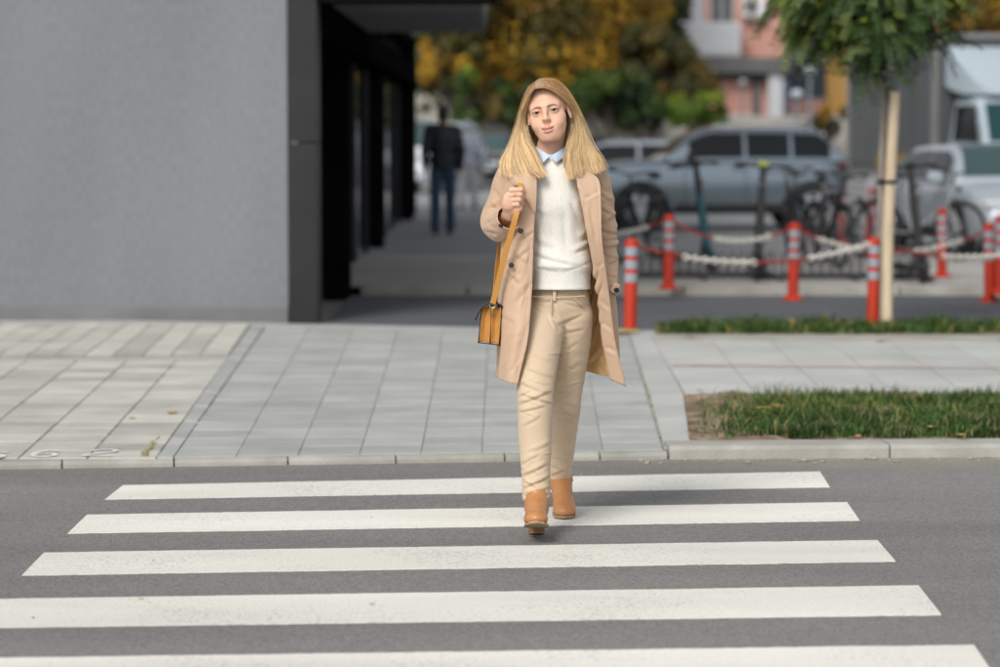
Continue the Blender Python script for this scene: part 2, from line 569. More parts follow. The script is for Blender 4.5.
M_far_pav = mat('far_concrete', (0.30, 0.29, 0.27), (0.42, 0.40, 0.37), 0.5, 0.85)
M_pass_pav = mat('passage_concrete', (0.24, 0.245, 0.25), (0.30, 0.305, 0.31), 0.8, 0.8)
M_grass = mat('grass', (1, 1, 1), None, rough=0.6, tint=True, spec=0.25)
M_red_line = mat('faded_red_paint', (0.52, 0.27, 0.21), (0.56, 0.40, 0.35), 6, 0.85)
M_yellow = mat('yellow_paint', (0.62, 0.48, 0.16), (0.5, 0.40, 0.2), 8, 0.8)
M_number = mat('white_number_paint', (0.80, 0.80, 0.76), (0.70, 0.69, 0.66), 30, 0.8)

ZP = 0.04                                     # top of the pavement above the carriageway
def quad_sheet(name, pts, m, parent=None, nu=2):
    return mesh_obj(name, pts, [(0, 1, 2, 3)], m, parent, False)
def rect(name, x0, x1, y0, y1, z, m, kind='structure'):
    o = mesh_obj(name, [(x0, y0, z), (x1, y0, z), (x1, y1, z), (x0, y1, z)], [(0, 1, 2, 3)], m, None, False)
    return tag(o, kind=kind)

rect('ground', -400, 400, -60, 900, -0.03, M_ground)
road = rect('road', -40, 40, 1.0, 13.2, 0.0, M_asph)
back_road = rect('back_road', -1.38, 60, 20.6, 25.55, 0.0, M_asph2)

# crossing stripes: thermoplastic sheets lying on the carriageway
stripes = [((123, 486), (820, 472.3), (829.5, 487.5), (105, 500)),
           ((87, 515.5), (847, 503), (859.5, 521), (68, 534)),
           ((44, 553.5), (877.5, 541), (895.5, 562), (22, 576)),
           ((-8, 600), (918.5, 586.5), (941.5, 615.5), (-50, 629)),
           ((-70, 660), (974, 646), (1004, 690), (-150, 712))]
for si, q in enumerate(stripes):
    c = [gnd(x, y) for x, y in q]               # far left, far right, near right, near left
    n = 160
    g = np.random.default_rng(40 + si)
    t = np.linspace(0, 1, n)
    far = c[0] + (c[1] - c[0]) * t[:, None]; near = c[3] + (c[2] - c[3]) * t[:, None]
    for row in (far, near):                     # slightly ragged edges
        row[:, 1] += np.convolve(g.normal(0, 0.005, n + 6), np.ones(7) / 7, 'valid') + g.normal(0, 0.0012, n)
    z = 0.004
    V = np.concatenate([np.c_[far[:, :2], np.full(n, z)], np.c_[near[:, :2], np.full(n, z)],
                        np.c_[far[:, :2], np.full(n, 0.0005)], np.c_[near[:, :2], np.full(n, 0.0005)]])
    F = [(i, n + i, n + i + 1, i + 1) for i in range(n - 1)]
    F += [(n + i, 3 * n + i, 3 * n + i + 1, n + i + 1) for i in range(n - 1)]
    F += [(i + 1, 2 * n + i + 1, 2 * n + i, i) for i in range(n - 1)]
    mesh_obj('crossing_stripe', V, F, M_line, road, False)

# ------------------------------------------------------------------ slabs and kerbs, stone by stone
def slab_mesh(name, q, ztop, zbot, m, parent, cham=0.0035):
    """one slab from its four world corners (ccw), chamfered arris"""
    q = [np.array(p[:2], dtype=float) for p in q]
    cen = sum(q) / 4
    def ins(d):
        out = []
        for p in q:
            v = cen - p; out.append(p + v / np.linalg.norm(v) * d * 1.4)
        return out
    a = ins(cham)
    dz = [random.uniform(-0.0016, 0.0016) for _ in range(4)]
    V = [(p[0], p[1], zbot) for p in q] + [(p[0], p[1], ztop - cham * 0.7 + d) for p, d in zip(q, dz)] + [(p[0], p[1], ztop + d) for p, d in zip(a, dz)]
    F = [(8, 9, 10, 11)]
    for i in range(4):
        j = (i + 1) % 4
        F += [(i, j, 4 + j, 4 + i), (4 + i, 4 + j, 8 + j, 8 + i)]
    return mesh_obj(name, V, F, m, parent, False)
def slab_field(name, corners, nu, nv, m, part='paving_slab', gap=0.007, gapv=None, z=ZP, stagger=False, bedm=None):
    """corners: near-left, near-right, far-right, far-left world points"""
    c = [np.array(p[:2]) for p in corners]
    bed = mesh_obj(name, [(p[0], p[1], z - 0.007) for p in c], [(0, 1, 2, 3)], bedm or M_bed, None, False)
    tag(bed, kind='structure')
    def P(u, v):
        return (c[0] * (1 - u) + c[1] * u) * (1 - v) + (c[3] * (1 - u) + c[2] * u) * v
    du = gap / max(np.linalg.norm(c[1] - c[0]), 1e-6) / 2
    dv = (gapv or gap) / max(np.linalg.norm(c[3] - c[0]), 1e-6) / 2
    for i in range(nu):
        sh = (random.uniform(-0.12, 0.12) / nv) if stagger else 0
        for j in range(nv):
            u0, u1 = i / nu + du, (i + 1) / nu - du
            v0 = (j / nv + (sh if j else 0)) + dv; v1 = ((j + 1) / nv + (sh if j < nv - 1 else 0)) - dv
            slab_mesh(part, [P(u0, v0), P(u1, v0), P(u1, v1), P(u0, v1)], z, z - 0.045, m, bed)
    return bed
g = lambda x, y: gnd(x, y, ZP)
slab_field('grey_paving', [g(173.5, 457), g(663, 449.5), g(629, 335), g(266, 326)], 8, 22, M_slab_grey, gap=0.0025, gapv=0.016, stagger=True)
light_field = slab_field('light_paving', [g(-189, 458.5), g(156, 458), g(227, 359.5), g(-23, 360.5)], 5, 17, M_slab_light, gap=0.008, gapv=0.016, stagger=True)
slab_field('wall_side_paving', [g(-118, 355.5), g(229, 354), g(250, 323.5), g(-45, 323.5)], 12, 6, M_slab_light, gap=0.008, gapv=0.016)
slab_field('footpath', [g(684.8, 393.5), g(1181, 394), g(1062, 341), g(653.6, 341)], 7, 7, M_slab_pale, gap=0.006, gapv=0.012)
# edging strips: one stone after another between two lines
def edging(name, a0, a1, b0, b1, n, m, z=ZP, part='edging_stone'):
    """a0->a1 is the left line, b0->b1 the right line (world points), split into n stones"""
    a0, a1, b0, b1 = [np.array(p[:2]) for p in (a0, a1, b0, b1)]
    bed = mesh_obj(name, [(*a0, z - 0.014), (*b0, z - 0.014), (*b1, z - 0.014), (*a1, z - 0.014)], [(0, 1, 2, 3)], M_bed, None, False)
    tag(bed, kind='structure')
    for i in range(n):
        t0 = i / n + 0.0016; t1 = (i + 1) / n - 0.0016
        slab_mesh(part, [a0 + (a1 - a0) * t0, b0 + (b1 - b0) * t0, b0 + (b1 - b0) * t1, a0 + (a1 - a0) * t1], z + 0.003, z - 0.05, m, bed, 0.008)
    return bed
edging('paving_edging', g(157.5, 458), g(252, 324), g(172.5, 458), g(265, 326), 11, M_slab_grey)
edging('footpath_edging', g(664.6, 448.5), g(650.0, 396), g(690.5, 445.5), g(683.5, 394), 4, M_slab_pale)
edging('footpath_edging', g(650.0, 395.6), g(630, 334), g(683.5, 393.6), g(649.5, 334), 5, M_slab_pale)
edging('verge_edging', g(653, 341), g(650.5, 334.5), g(1080, 342.5), g(1080, 335.5), 1, M_kerb, part='edging_slab')

def kerb_run(name, xs, yf, h, depth, m):
    """xs: joint positions (pixels of the photograph) along the foot line yf(x); each stone is an object"""
    root = None
    for a, b in zip(xs[:-1], xs[1:]):
        A = gnd(a, yf(a)); B = gnd(b, yf(b))
        d = (B - A) / np.linalg.norm(B - A)
        A = A + d * 0.004; B = B - d * 0.004
        nrm = np.array([-d[1], d[0], 0])
        prof = [(0, -0.06), (0.004, h - 0.018), (0.010, h - 0.005), (0.022, h), (depth, h + 0.002), (depth, -0.06)]
        V = []
        for E in (A, B):
            j = random.uniform(-0.003, 0.003)
            for (u, w) in prof:
                V.append(E + nrm * (u + j) + np.array([0, 0, w]))
        k = len(prof)
        F = [tuple(range(k))[::-1], tuple(range(k, 2 * k))] + [(i, (i + 1) % k, k + (i + 1) % k, k + i) for i in range(k)]
        if root is None:
            root = tag(mesh_obj(name, [gnd(xs[0], yf(xs[0]), -0.02), gnd(xs[-1], yf(xs[-1]), -0.02), gnd(xs[-1], yf(xs[-1]) - 6, -0.02), gnd(xs[0], yf(xs[0]) - 6, -0.02)],
                                [(0, 1, 2, 3)], M_bed, None, False), kind='structure')
        mesh_obj('kerb_stone', V, F, m, root, False)
    return root
kerb_run('dropped_kerb', [-900, -785, -672, -560, -450, -345, -250, -160, -50, 62, 174, 288, 396, 505, 600, 668], lambda x: 470.5 - (x + 60) * 0.0152, 0.034, 0.185, M_kerb)
kerb_run('raised_kerb', [669, 890, 1120, 1345, 1570, 1795, 2020], lambda x: 459.6 - (x - 668) * 0.007, 0.062, 0.22, M_kerb)

pb = [gnd(-2600, 515), gnd(-160, 472) + np.array([0, 0.12, 0]), gnd(668, 459.6) + np.array([0, 0.12, 0]), gnd(2020, 450.2) + np.array([0, 0.12, 0]), gnd(6000, 430)]
pb = [np.array([q[0], q[1], 0.024]) for q in pb]
V_ = pb + [np.array([q[0] if 0 < i < 4 else q[0], 21.75 if q[0] < -1.4 else 20.7, 0.024]) for i, q in enumerate(pb)]
tag(mesh_obj('pavement', V_, [(i, i + 1, i + 6, i + 5) for i in range(4)], M_slab_grey, None, False), kind='structure')
# verge: soil with grass
def sheet_grid(name, corners, nu, nv, z, amp, m, seed):
    c = [np.array(p[:2]) for p in corners]
    U, Vv = np.meshgrid(np.linspace(0, 1, nu), np.linspace(0, 1, nv), indexing='ij')
    U = U[..., None]; Vv = Vv[..., None]
    P = (c[0] * (1 - U) + c[1] * U) * (1 - Vv) + (c[3] * (1 - U) + c[2] * U) * Vv
    V = np.concatenate([P.reshape(-1, 2), np.full((nu * nv, 1), z)], 1)
    w = Wav(14, 12, seed); w2 = Wav(60, 12, seed + 1)
    V[:, 2] += (w(V) * 0.7 + w2(V) * 0.35) * amp
    return tag(mesh_obj(name, V, grid_faces(nu, nv)[:, ::-1], m, None, True), kind='structure')
sheet_grid('verge_soil', [gnd(690, 442.5, 0.05), gnd(1110, 439, 0.05), gnd(1050, 394.2, ZP), gnd(683.8, 394.2, ZP)], 260, 70, 0.046, 0.017, M_soil, 5)
sheet_grid('strip_soil', [g(655, 334.3), g(1085, 335.3), g(1080, 322), g(655, 323)], 40, 12, 0.03, 0.012, M_soil, 6)
tuft = Wav(22, 12, 33)
def grass(name, n, sampler, hmin, hmax, wid, label, seed, colf):
    gr = np.random.default_rng(seed)
    Vs = []; Fs = []; Cs = []
    b = 0
    for _ in range(n):
        p = sampler(gr)
        if p is None: continue
        h = gr.uniform(hmin, hmax) * gr.uniform(0.6, 1.0) * (0.85 + 0.45 * float(tuft(p[None])[0])); an = gr.uniform(0, 6.28); le = gr.uniform(0.2, 1.5) * h
        d = np.array([math.cos(an), math.sin(an), 0]); w = np.array([-d[1], d[0], 0]) * wid * gr.uniform(0.7, 1.3)
        p1 = p + np.array([0, 0, h * 0.6]) + d * le * 0.3; p2 = p + np.array([0, 0, h]) + d * le
        Vs += [p - w, p + w, p1 + w * 0.75, p1 - w * 0.75, p2]
        Fs += [(b, b + 1, b + 2, b + 3), (b + 3, b + 2, b + 4)]
        c = colf(gr, p)
        Cs += [c] * 5
        b += 5
    o = mesh_obj(name, Vs, Fs, M_grass, None, False, col=np.array(Cs))
    return tag(o, label, 'grass', kind='stuff')
gw = Wav(3.2, 10, 9)
def green(gr, p):
    k = gr.uniform(); t = gw(p[None])[0]
    if k < 0.07: return (0.36, 0.29, 0.12)
    if k < 0.24 + 0.2 * t: return (0.15, 0.20, 0.04)
    s = gr.uniform(0.45, 1.25) * (0.85 + 0.35 * float(tuft(p[None] * 1.3)[0]))
    return (0.055 * s, 0.125 * s, 0.026 * s)
cl = Wav(9.0, 12, 21)
def verge_pt(gr):
    x = gr.uniform(696, 1080); v = gr.uniform() ** 1.0
    py = 395.5 + v * 43
    p = gnd(x, py, 0.046)
    t = ss(np.array(x + 26 * cl(p[None])[0]), 704, 762)
    if gr.uniform() > t * 0.93 + 0.05: return None
    if cl(p[None] * 1.7)[0] < -0.45 and gr.uniform() < 0.75: return None
    return p
grass('verge_grass', 26000, verge_pt, 0.025, 0.085, 0.0028, 'rough green grass growing on the soil verge behind the raised kerb', 3, green)
def strip_pt(gr):
    x = gr.uniform(655, 1075); py = gr.uniform(324, 334.5)
    p = gnd(x, py, 0.03)
    if gr.uniform() > ss(np.array(x + 18 * cl(p[None])[0]), 640, 690): return None
    return p
def green2(gr, p):
    s = gr.uniform(0.6, 1.3)
    return (0.05 * s, 0.10 * s, 0.022 * s) if gr.uniform() > 0.06 else (0.35, 0.28, 0.08)
grass('strip_grass', 9000, strip_pt, 0.03, 0.10, 0.006, 'narrow strip of dark grass between the footpath edging and the back road', 4, green2)
# faded red line along the footpath and a yellow patch at the post
def strip(name, a, b, w, z, m, n=24, jit=0.0, parent=None):
    a = np.array(a); b = np.array(b); d = (b - a) / np.linalg.norm(b - a); nn = np.array([-d[1], d[0], 0])
    V = []
    for i in range(n):
        p = a + (b - a) * i / (n - 1); p[2] = z
        V += [p + nn * (w / 2 + random.uniform(-jit, jit)), p - nn * (w / 2 + random.uniform(-jit, jit))]
    return mesh_obj(name, V, [(2 * i, 2 * i + 1, 2 * i + 3, 2 * i + 2) for i in range(n - 1)], m, parent, False)
tag(strip('footpath_line', g(672, 366), g(1070, 369.5), 0.055, ZP + 0.0045, M_red_line, 60, 0.006), kind='structure')
tag(strip('yellow_mark', g(606, 331.5), g(637, 331.0), 0.30, ZP + 0.006, M_yellow, 8, 0.01), kind='structure')
# painted stall numbers on the light slabs: 2 and 6, with a further figure cut by the frame
def stroke(path, w, name, parent):
    P = [np.array(p) for p in path]
    V = []
    for i, p in enumerate(P):
        d = P[min(i + 1, len(P) - 1)] - P[max(i - 1, 0)]; d = d / np.linalg.norm(d)
        nn = np.array([-d[1], d[0]])
        V += [(*(p + nn * w / 2), ZP + 0.0055), (*(p - nn * w / 2), ZP + 0.0055)]
    return mesh_obj(name, V, [(2 * i, 2 * i + 1, 2 * i + 3, 2 * i + 2) for i in range(len(P) - 1)], M_number, parent, False)
def glyph(pts, cx, cy, wx, hy, parent, n=36):
    c = gnd(cx, cy, ZP)
    q = cr(np.array(pts, dtype=float), n)
    P = [(c[0] + a * wx, c[1] + b * hy) for a, b in q]
    stroke(P, 0.024, 'stall_number', parent)
two = [(-0.42, 0.62), (-0.2, 0.95), (0.3, 0.9), (0.45, 0.45), (0.1, 0.0), (-0.35, -0.55), (-0.48, -0.9), (-0.1, -0.92), (0.5, -0.9)]
six = [(0.4, 0.75), (0.0, 0.95), (-0.42, 0.4), (-0.45, -0.4), (-0.05, -0.95), (0.42, -0.55), (0.3, 0.0), (-0.1, 0.08), (-0.42, -0.25)]
glyph(two, 101, 453.6, 0.13, 0.13, light_field)
glyph(six, 46, 454.6, 0.115, 0.13, light_field)
glyph(six, -6, 456, 0.115, 0.13, light_field)
# litter of dry leaves and pebbles at the kerb
M_leaf = mat('dry_leaf', (0.36, 0.20, 0.06), (0.45, 0.32, 0.10), 20, 0.8, rnd=0.3)
M_moss = mat('moss', (0.19, 0.18, 0.07), (0.30, 0.27, 0.13), 30, 0.95)
M_stone = mat('pebble', (0.26, 0.24, 0.20), (0.42, 0.40, 0.35), 30, 0.9)
mb = MB()
grr = np.random.default_rng(5)
for _ in range(70):
    x = grr.uniform(640, 1060); p = gnd(x, 459.0 - (x - 668) * 0.007 + abs(grr.normal(0, 2.2)) + 1, 0)
    r = grr.uniform(0.003, 0.011) * (1 if grr.uniform() > .15 else 1.6); mb.ball((p[0], p[1], r * 0.5), r, 6, 4, 0, (1.3, 1, 0.6))
for _ in range(14):
    x = grr.uniform(20, 980); y = 470 + grr.uniform() ** 2 * 150; p = gnd(x, y, 0)
    r = grr.uniform(0.002, 0.005); mb.ball((p[0], p[1], r * 0.6 + 0.004), r, 6, 4)
tag(mb.build('road_grit', M_stone, None, True), 'pale grit and pebbles scattered along the foot of the kerb', 'grit', kind='stuff')
def leaf(px, py, s, z):
    p = gnd(px, py, z); a = random.uniform(0, 6.28)
    V = []
    for (u, v, w) in [(-1, 0, 0), (-0.3, 0.5, 0.25), (0.5, 0.45, 0.2), (1.1, 0, 0.45), (0.5, -0.45, 0.2), (-0.3, -0.5, 0.3), (0.1, 0, 0.05)]:
        V.append((p[0] + s * (u * math.cos(a) - v * math.sin(a)), p[1] + s * (u * math.sin(a) + v * math.cos(a)), p[2] + 0.004 + s * w * 0.5))
    return V, [(0, 1, 6), (1, 2, 6), (2, 3, 6), (3, 4, 6), (4, 5, 6), (5, 0, 6)]
mb = MB()
for (x, y, s, z) in [(172, 413.5, .045, ZP), (763, 409, .05, .10), (776, 407, .05, .11), (858, 437, .03, .07), (700, 391, .03, ZP), (930, 428, .05, .09), (960, 436, .045, .08), (372, 605, .012, .004),
                     (141, 600, .012, .004), (880, 342, .05, ZP), (1002, 341, .05, ZP), (690, 338, .05, ZP), (132, 419, .03, ZP)]:
    mb.add(*leaf(x, y, s, z))
tag(mb.build('dry_leaves', M_leaf, None, False), 'dry fallen leaves lying on the verge and the light paving', 'leaves', kind='stuff')
mb = MB()
for _ in range(60):
    t = grr.uniform() ** 1.8; p = gnd(145 + t * 17 + grr.normal(0, 1.3), 456 - t * 24, ZP)
    r = grr.uniform(0.003, 0.009) * (1.3 - t); mb.ball((p[0], p[1], ZP + r * 0.3), r, 6, 4)
for _ in range(120):
    t = grr.uniform(); p = gnd(665.5 - t * 27 + grr.normal(0, .7), 446 - t * 86, ZP)
    r = grr.uniform(0.002, 0.006); mb.ball((p[0], p[1], ZP - r * 0.3), r, 6, 4)
tag(mb.build('joint_moss', M_moss, None, False), 'tufts of moss in the paving joints beside the kerb', 'moss', kind='stuff')
# far paving
rect('passage_paving', -12, 60, 25.55, 32, 0.075, M_far_pav)
tag(mesh_obj('far_paving', [(-40, 32, 0.055), (60, 32, 0.055), (60, 300, 0.055), (-40, 300, 0.055)], [(0, 1, 2, 3)], M_pass_pav, None, False), kind='structure')
mbk = MB()
far_kerb = tag(mesh_obj('far_kerb', [(-1.3, 25.4, -0.01), (40, 25.4, -0.01), (40, 25.55, -0.01), (-1.3, 25.55, -0.01)], [(0, 1, 2, 3)], M_bed, None, False), kind='structure')
for i in range(18):
    x0 = -1.3 + i * 1.0
    MB().box((x0 + 0.5, 25.47, 0.02), (0.985, 0.17, 0.125), bev=0.01).build('kerb_stone', M_kerb, far_kerb)
# ================================================================== the buildings
M_stucco = mat('grey_stucco', (0.176, 0.188, 0.200), (0.210, 0.221, 0.234), 0.9, 0.92, 0.6, 60, stretch=(1, 1, 0.3), fine=0.10, fscale=45, bdist=0.006)
M_anth = mat('anthracite_panel', (0.022, 0.022, 0.025), (0.030, 0.030, 0.033), 2.0, 0.5, 0.1, 30, spec=0.25)
M_black = mat('black_cladding', (0.005, 0.005, 0.006), (0.009, 0.009, 0.010), 3, 0.9, spec=0.0)
M_soffit = mat('soffit_render', (0.16, 0.16, 0.165), (0.20, 0.20, 0.205), 2, 0.9)
M_shop = mat('shop_glass', (0.015, 0.018, 0.02), None, rough=0.04, spec=0.8)
M_roof = mat('flat_roof', (0.12, 0.12, 0.12), (0.16, 0.16, 0.16), 1, 0.95)

bld = empty('building', (-4, 21.8, 0), 'grey stucco corner building with dark arcade columns beside the pavement', 'building')
bo = (-4, 21.8, 0)
WX = -1.683
mb = MB(); mb.box((-9.0, 21.95, 3.9), (2 * (9.0 + WX), 0.3, 7.9)); mb.build('wall', M_stucco, bld, off=bo)
mb = MB(); mb.box((-9.0, 21.787, 0.06), (2 * (9.0 + WX) - 0.01, 0.022, 0.12)); mb.build('plinth', mat('plinth_render', (0.15, 0.152, 0.155), (0.2, 0.2, 0.2), 2, 0.9, 0.3, 40), bld, off=bo)
cx = (WX + -1.445) / 2; cw = -1.445 - WX - 0.006
for z0, z1 in ((0.0, 1.425), (1.435, 7.8)):
    MB().box((cx + 0.003, 21.99, (z0 + z1) / 2), (cw, 0.42, z1 - z0), bev=0.006).build('column_panel', M_anth, bld, off=bo)
for i, (Y, xa, xb) in enumerate([(25.3, -1.66, -1.385), (34.6, -1.80, -1.462), (45.2, -1.71, -1.43)]):
    MB().box(((xa + xb) / 2, Y, 2.6), (xb - xa, 0.5, 5.2), bev=0.01).build('column', M_black, bld, off=bo)
    # base shoe and shadow gap of each column
# glazed shop front behind the columns
for i in range(9):
    y0 = 22.6 + i * 2.6
    MB().box((-1.63, y0 + 1.25, 1.5), (0.03, 2.42, 2.8)).build('shop_window', M_shop, bld, off=bo)
    MB().box((-1.62, y0 - 0.03, 1.55), (0.07, 0.08, 3.0)).build('mullion', M_anth, bld, off=bo)
MB().box((-1.66, 34.0, 0.05), (0.08, 23.4, 0.12)).build('sill', M_anth, bld, off=bo)
MB().box((-6.9, 34.0, 5.42), (10.2, 23.8, 4.75)).build('upper_wall', M_stucco, bld, off=bo)
MB().box((-1.63, 34.0, 2.965), (0.36, 23.8, 0.18)).build('lintel', M_black, bld, off=bo)
MB().box((-1.60, 38.5, 5.42), (0.39, 14.9, 4.73)).build('upper_cladding', M_anth, bld, off=bo)
# overhang above the drive-through
MB().box((-1.59, 34.1, 2.42), (0.43, 23.4, 0.30)).build('beam', M_black, bld, off=bo)
MB().box((-0.90, 25.6, 5.2), (1.52, 6.6, 5.2)).build('overhang', M_stucco, bld, off=bo)
MB().box((-0.91, 25.6, 2.575), (1.50, 6.6, 0.05)).build('soffit', M_soffit, bld, off=bo)
MB().box((-0.736, 21.93, 2.76), (1.414, 0.40, 0.46), bev=0.008).build('fascia_beam', M_black, bld, off=bo)
MB().box((-6.6, 34.0, 7.86), (13.0, 24.0, 0.12)).build('roof', M_roof, bld, off=bo)
MB().box((-1.9, 46.0, 2.6), (1.0, 0.2, 5.0)).build('end_wall', M_black, bld, off=bo)
# ------------------------------------------------------------------ pink apartment block far behind
M_pink = mat('salmon_render', (0.55, 0.29, 0.235), (0.62, 0.34, 0.28), 0.3, 0.9, 0.2, 20)
M_balc = mat('balcony_panel', (0.50, 0.52, 0.55), (0.58, 0.60, 0.62), 0.5, 0.7)
M_conc = mat('old_concrete', (0.34, 0.33, 0.31), (0.44, 0.43, 0.40), 0.7, 0.9, 0.3, 10)
M_dkconc = mat('dark_concrete', (0.10, 0.10, 0.105), (0.15, 0.15, 0.155), 0.7, 0.9)
M_bluew = mat('blue_grey_render', (0.30, 0.37, 0.44), (0.36, 0.43, 0.50), 0.4, 0.85)
M_navy = mat('dark_blue_panel', (0.022, 0.035, 0.055), (0.03, 0.045, 0.07), 0.5, 0.5)
M_wing = mat('far_window', (0.03, 0.035, 0.045), None, rough=0.08, spec=0.7)
M_curt = mat('curtain', (0.45, 0.46, 0.50), (0.55, 0.56, 0.60), 2, 0.9)
M_acw = mat('air_unit_white', (0.72, 0.73, 0.74), (0.78, 0.79, 0.80), 2, 0.5)
M_ochre = mat('ochre_render', (0.42, 0.24, 0.07), (0.50, 0.29, 0.09), 0.5, 0.9)
YB = 112.0
pk = empty('apartment_block', at(735, 170, YB), 'salmon pink apartment block with white balcony above a dark undercroft', 'building')
po = pk.location[:]
def rb(name, x0, y0, x1, y1, Y, dep, m, parent=pk, off=po, bev=0.0):
    a = at(x0, y1, Y); b = at(x1, y0, Y)
    mb = MB(); mb.box(((a[0] + b[0]) / 2, Y + dep / 2, (a[2] + b[2]) / 2), (abs(b[0] - a[0]), dep, abs(b[2] - a[2])), bev=bev)
    return mb.build(name, m, parent, off=off)
rb('wall', 640, -260, 786, 58, YB, 9.0, M_pink)
rb('balcony', 676, 22, 741, 56, YB - 1.3, 1.25, M_balc)
for i in range(9):
    rb('balcony_board', 677 + i * 7.1, 24, 677 + i * 7.1 + 6.6, 53, YB - 1.36, 0.05, M_balc)
rb('balcony', 676, -88, 741, -56, YB - 1.3, 1.25, M_balc)
rb('slab_edge', 640, 57, 790, 73, YB - 1.4, 10, M_dkconc)
rb('slab_edge', 640, -54, 786, -44, YB - 0.3, 9, M_conc)
for x in (692, 722):
    w = rb('window', x - 12, -40, x + 12, 24, YB - 0.12, 0.1, M_balc)
    wo = w
    rb('pane', x - 10, -38, x - 1, 22, YB - 0.16, 0.05, M_wing, w, po)
    rb('pane', x + 1, -38, x + 10, 22, YB - 0.16, 0.05, M_curt if x < 700 else M_wing, w, po)
for ch in [c for c in bpy.data.objects if c.parent and c.parent.name.startswith('window')]:
    pass
ac = empty('air_conditioner', at(754, 15, YB - 0.5), 'white air conditioner outdoor unit on the salmon pink wall', 'air conditioner')
ao = ac.location[:]
rb('casing', 742.5, -3, 766, 16, YB - 0.55, 0.5, M_acw, ac, ao, 0.02)
MB().torus(at(751.5, 6.5, YB - 0.56), (0, 1, 0), 0.27, 0.03, 20, 6).build('fan_grille', M_dkconc, ac, off=ao)
mb = MB(); p = at(751.5, 6.5, YB - 0.555); mb.cyl(p, p + np.array([0, -0.01, 0]), 0.25, 18); mb.build('fan_opening', M_dkconc, ac, off=ao)
rb('bracket', 744, 16.1, 765, 18, YB - 0.5, 0.5, M_conc, ac, ao)
rb('undercroft_wall', 640, 80, 768, 176, YB - 0.6, 0.4, M_pink)
rb('undercroft_shade_strip', 640, 73, 790, 80, YB - 0.4, 0.3, M_navy)  # solid dark strip: the shade under the slab is put into its colour
rb('pillar', 768, 73, 783, 176, YB - 1.2, 0.6, M_balc)
rb('pillar', 752, 80, 760, 118, YB - 0.8, 0.3, M_dkconc)
rb('ledge', 690, 114, 752, 121, YB - 0.9, 0.5, M_balc)
nb = empty('office_block', at(815, 170, YB + 6), 'blue grey office block with dark window bands and ochre bays right of the pink block', 'building')
no = nb.location[:]
rb('wall', 785, -260, 1100, 176, YB + 6, 8, M_bluew, nb, no)
rb('window_band', 789, 58, 826, 97, YB + 5.9, 0.2, M_navy, nb, no)
rb('window_band', 789, -10, 826, 40, YB + 5.9, 0.2, M_navy, nb, no)
rb('brick_infill', 789, 100, 826, 150, YB + 5.9, 0.2, M_pink, nb, no)
rb('ochre_bay', 826, 40, 847, 150, YB + 5.6, 0.4, M_ochre, nb, no)
rb('pilaster', 783.5, -260, 790, 176, YB + 5.6, 0.5, M_bluew, nb, no)
# pale house and boundary wall beyond the car park
M_pale = mat('pale_render', (0.40, 0.375, 0.32), (0.48, 0.45, 0.39), 0.3, 0.92)
ph = empty('pale_house', at(440, 178, 104), 'pale rendered house half hidden behind the autumn trees', 'building')
pho = ph.location[:]
rb('wall', 300, -150, 640, 178, 104, 8, M_pale, ph, pho)
rb('roof', 290, -165, 650, -150, 103.4, 9.2, M_dkconc, ph, pho)
bw = empty('boundary_wall', at(600, 178, 84), 'weathered concrete boundary wall with coping behind the car park', 'wall')
bwo = bw.location[:]
for i in range(11):
    x0 = 395 + i * 42
    rb('wall_panel', x0, 119 + random.uniform(-.4, .4), x0 + 41, 181, 84, 0.3, M_pale if i % 3 else M_conc, bw, bwo)
rb('coping', 394, 116, 858, 119, 83.95, 0.42, M_conc, bw, bwo)
# ================================================================== trees
M_leafs = mat('leaves', (1, 1, 1), None, rough=0.55, tint=True, spec=0.3)
M_bark = mat('bark', (0.21, 0.18, 0.155), (0.33, 0.285, 0.245), 14, 0.95, 0.8, 40, stretch=(1, 1, 0.25), bdist=0.02)
M_barkd = mat('dark_bark', (0.045, 0.035, 0.03), (0.08, 0.065, 0.055), 4, 0.95)
def leaf_cloud(pos, nrm, size, cols, gr, aspect=0.6):
    """kite-shaped leaves at pos, roughly facing nrm with jitter"""
    n = len(pos)
    d = nrm + gr.normal(0, 0.7, (n, 3)); d /= np.linalg.norm(d, axis=1, keepdims=True)
    a = gr.normal(size=(n, 3)); a -= d * (a * d).sum(1, keepdims=True); a /= np.linalg.norm(a, axis=1, keepdims=True)
    b = np.cross(d, a)
    s = (size * gr.uniform(0.6, 1.3, (n, 1)))
    V = np.stack([pos - a * s, pos + b * s * aspect + d * s * 0.15, pos + a * s, pos - b * s * aspect + d * s * 0.15], 1).reshape(-1, 3)
    F = np.arange(4 * n).reshape(-1, 4)
    C = np.repeat(cols, 4, axis=0)
    return V, F, C
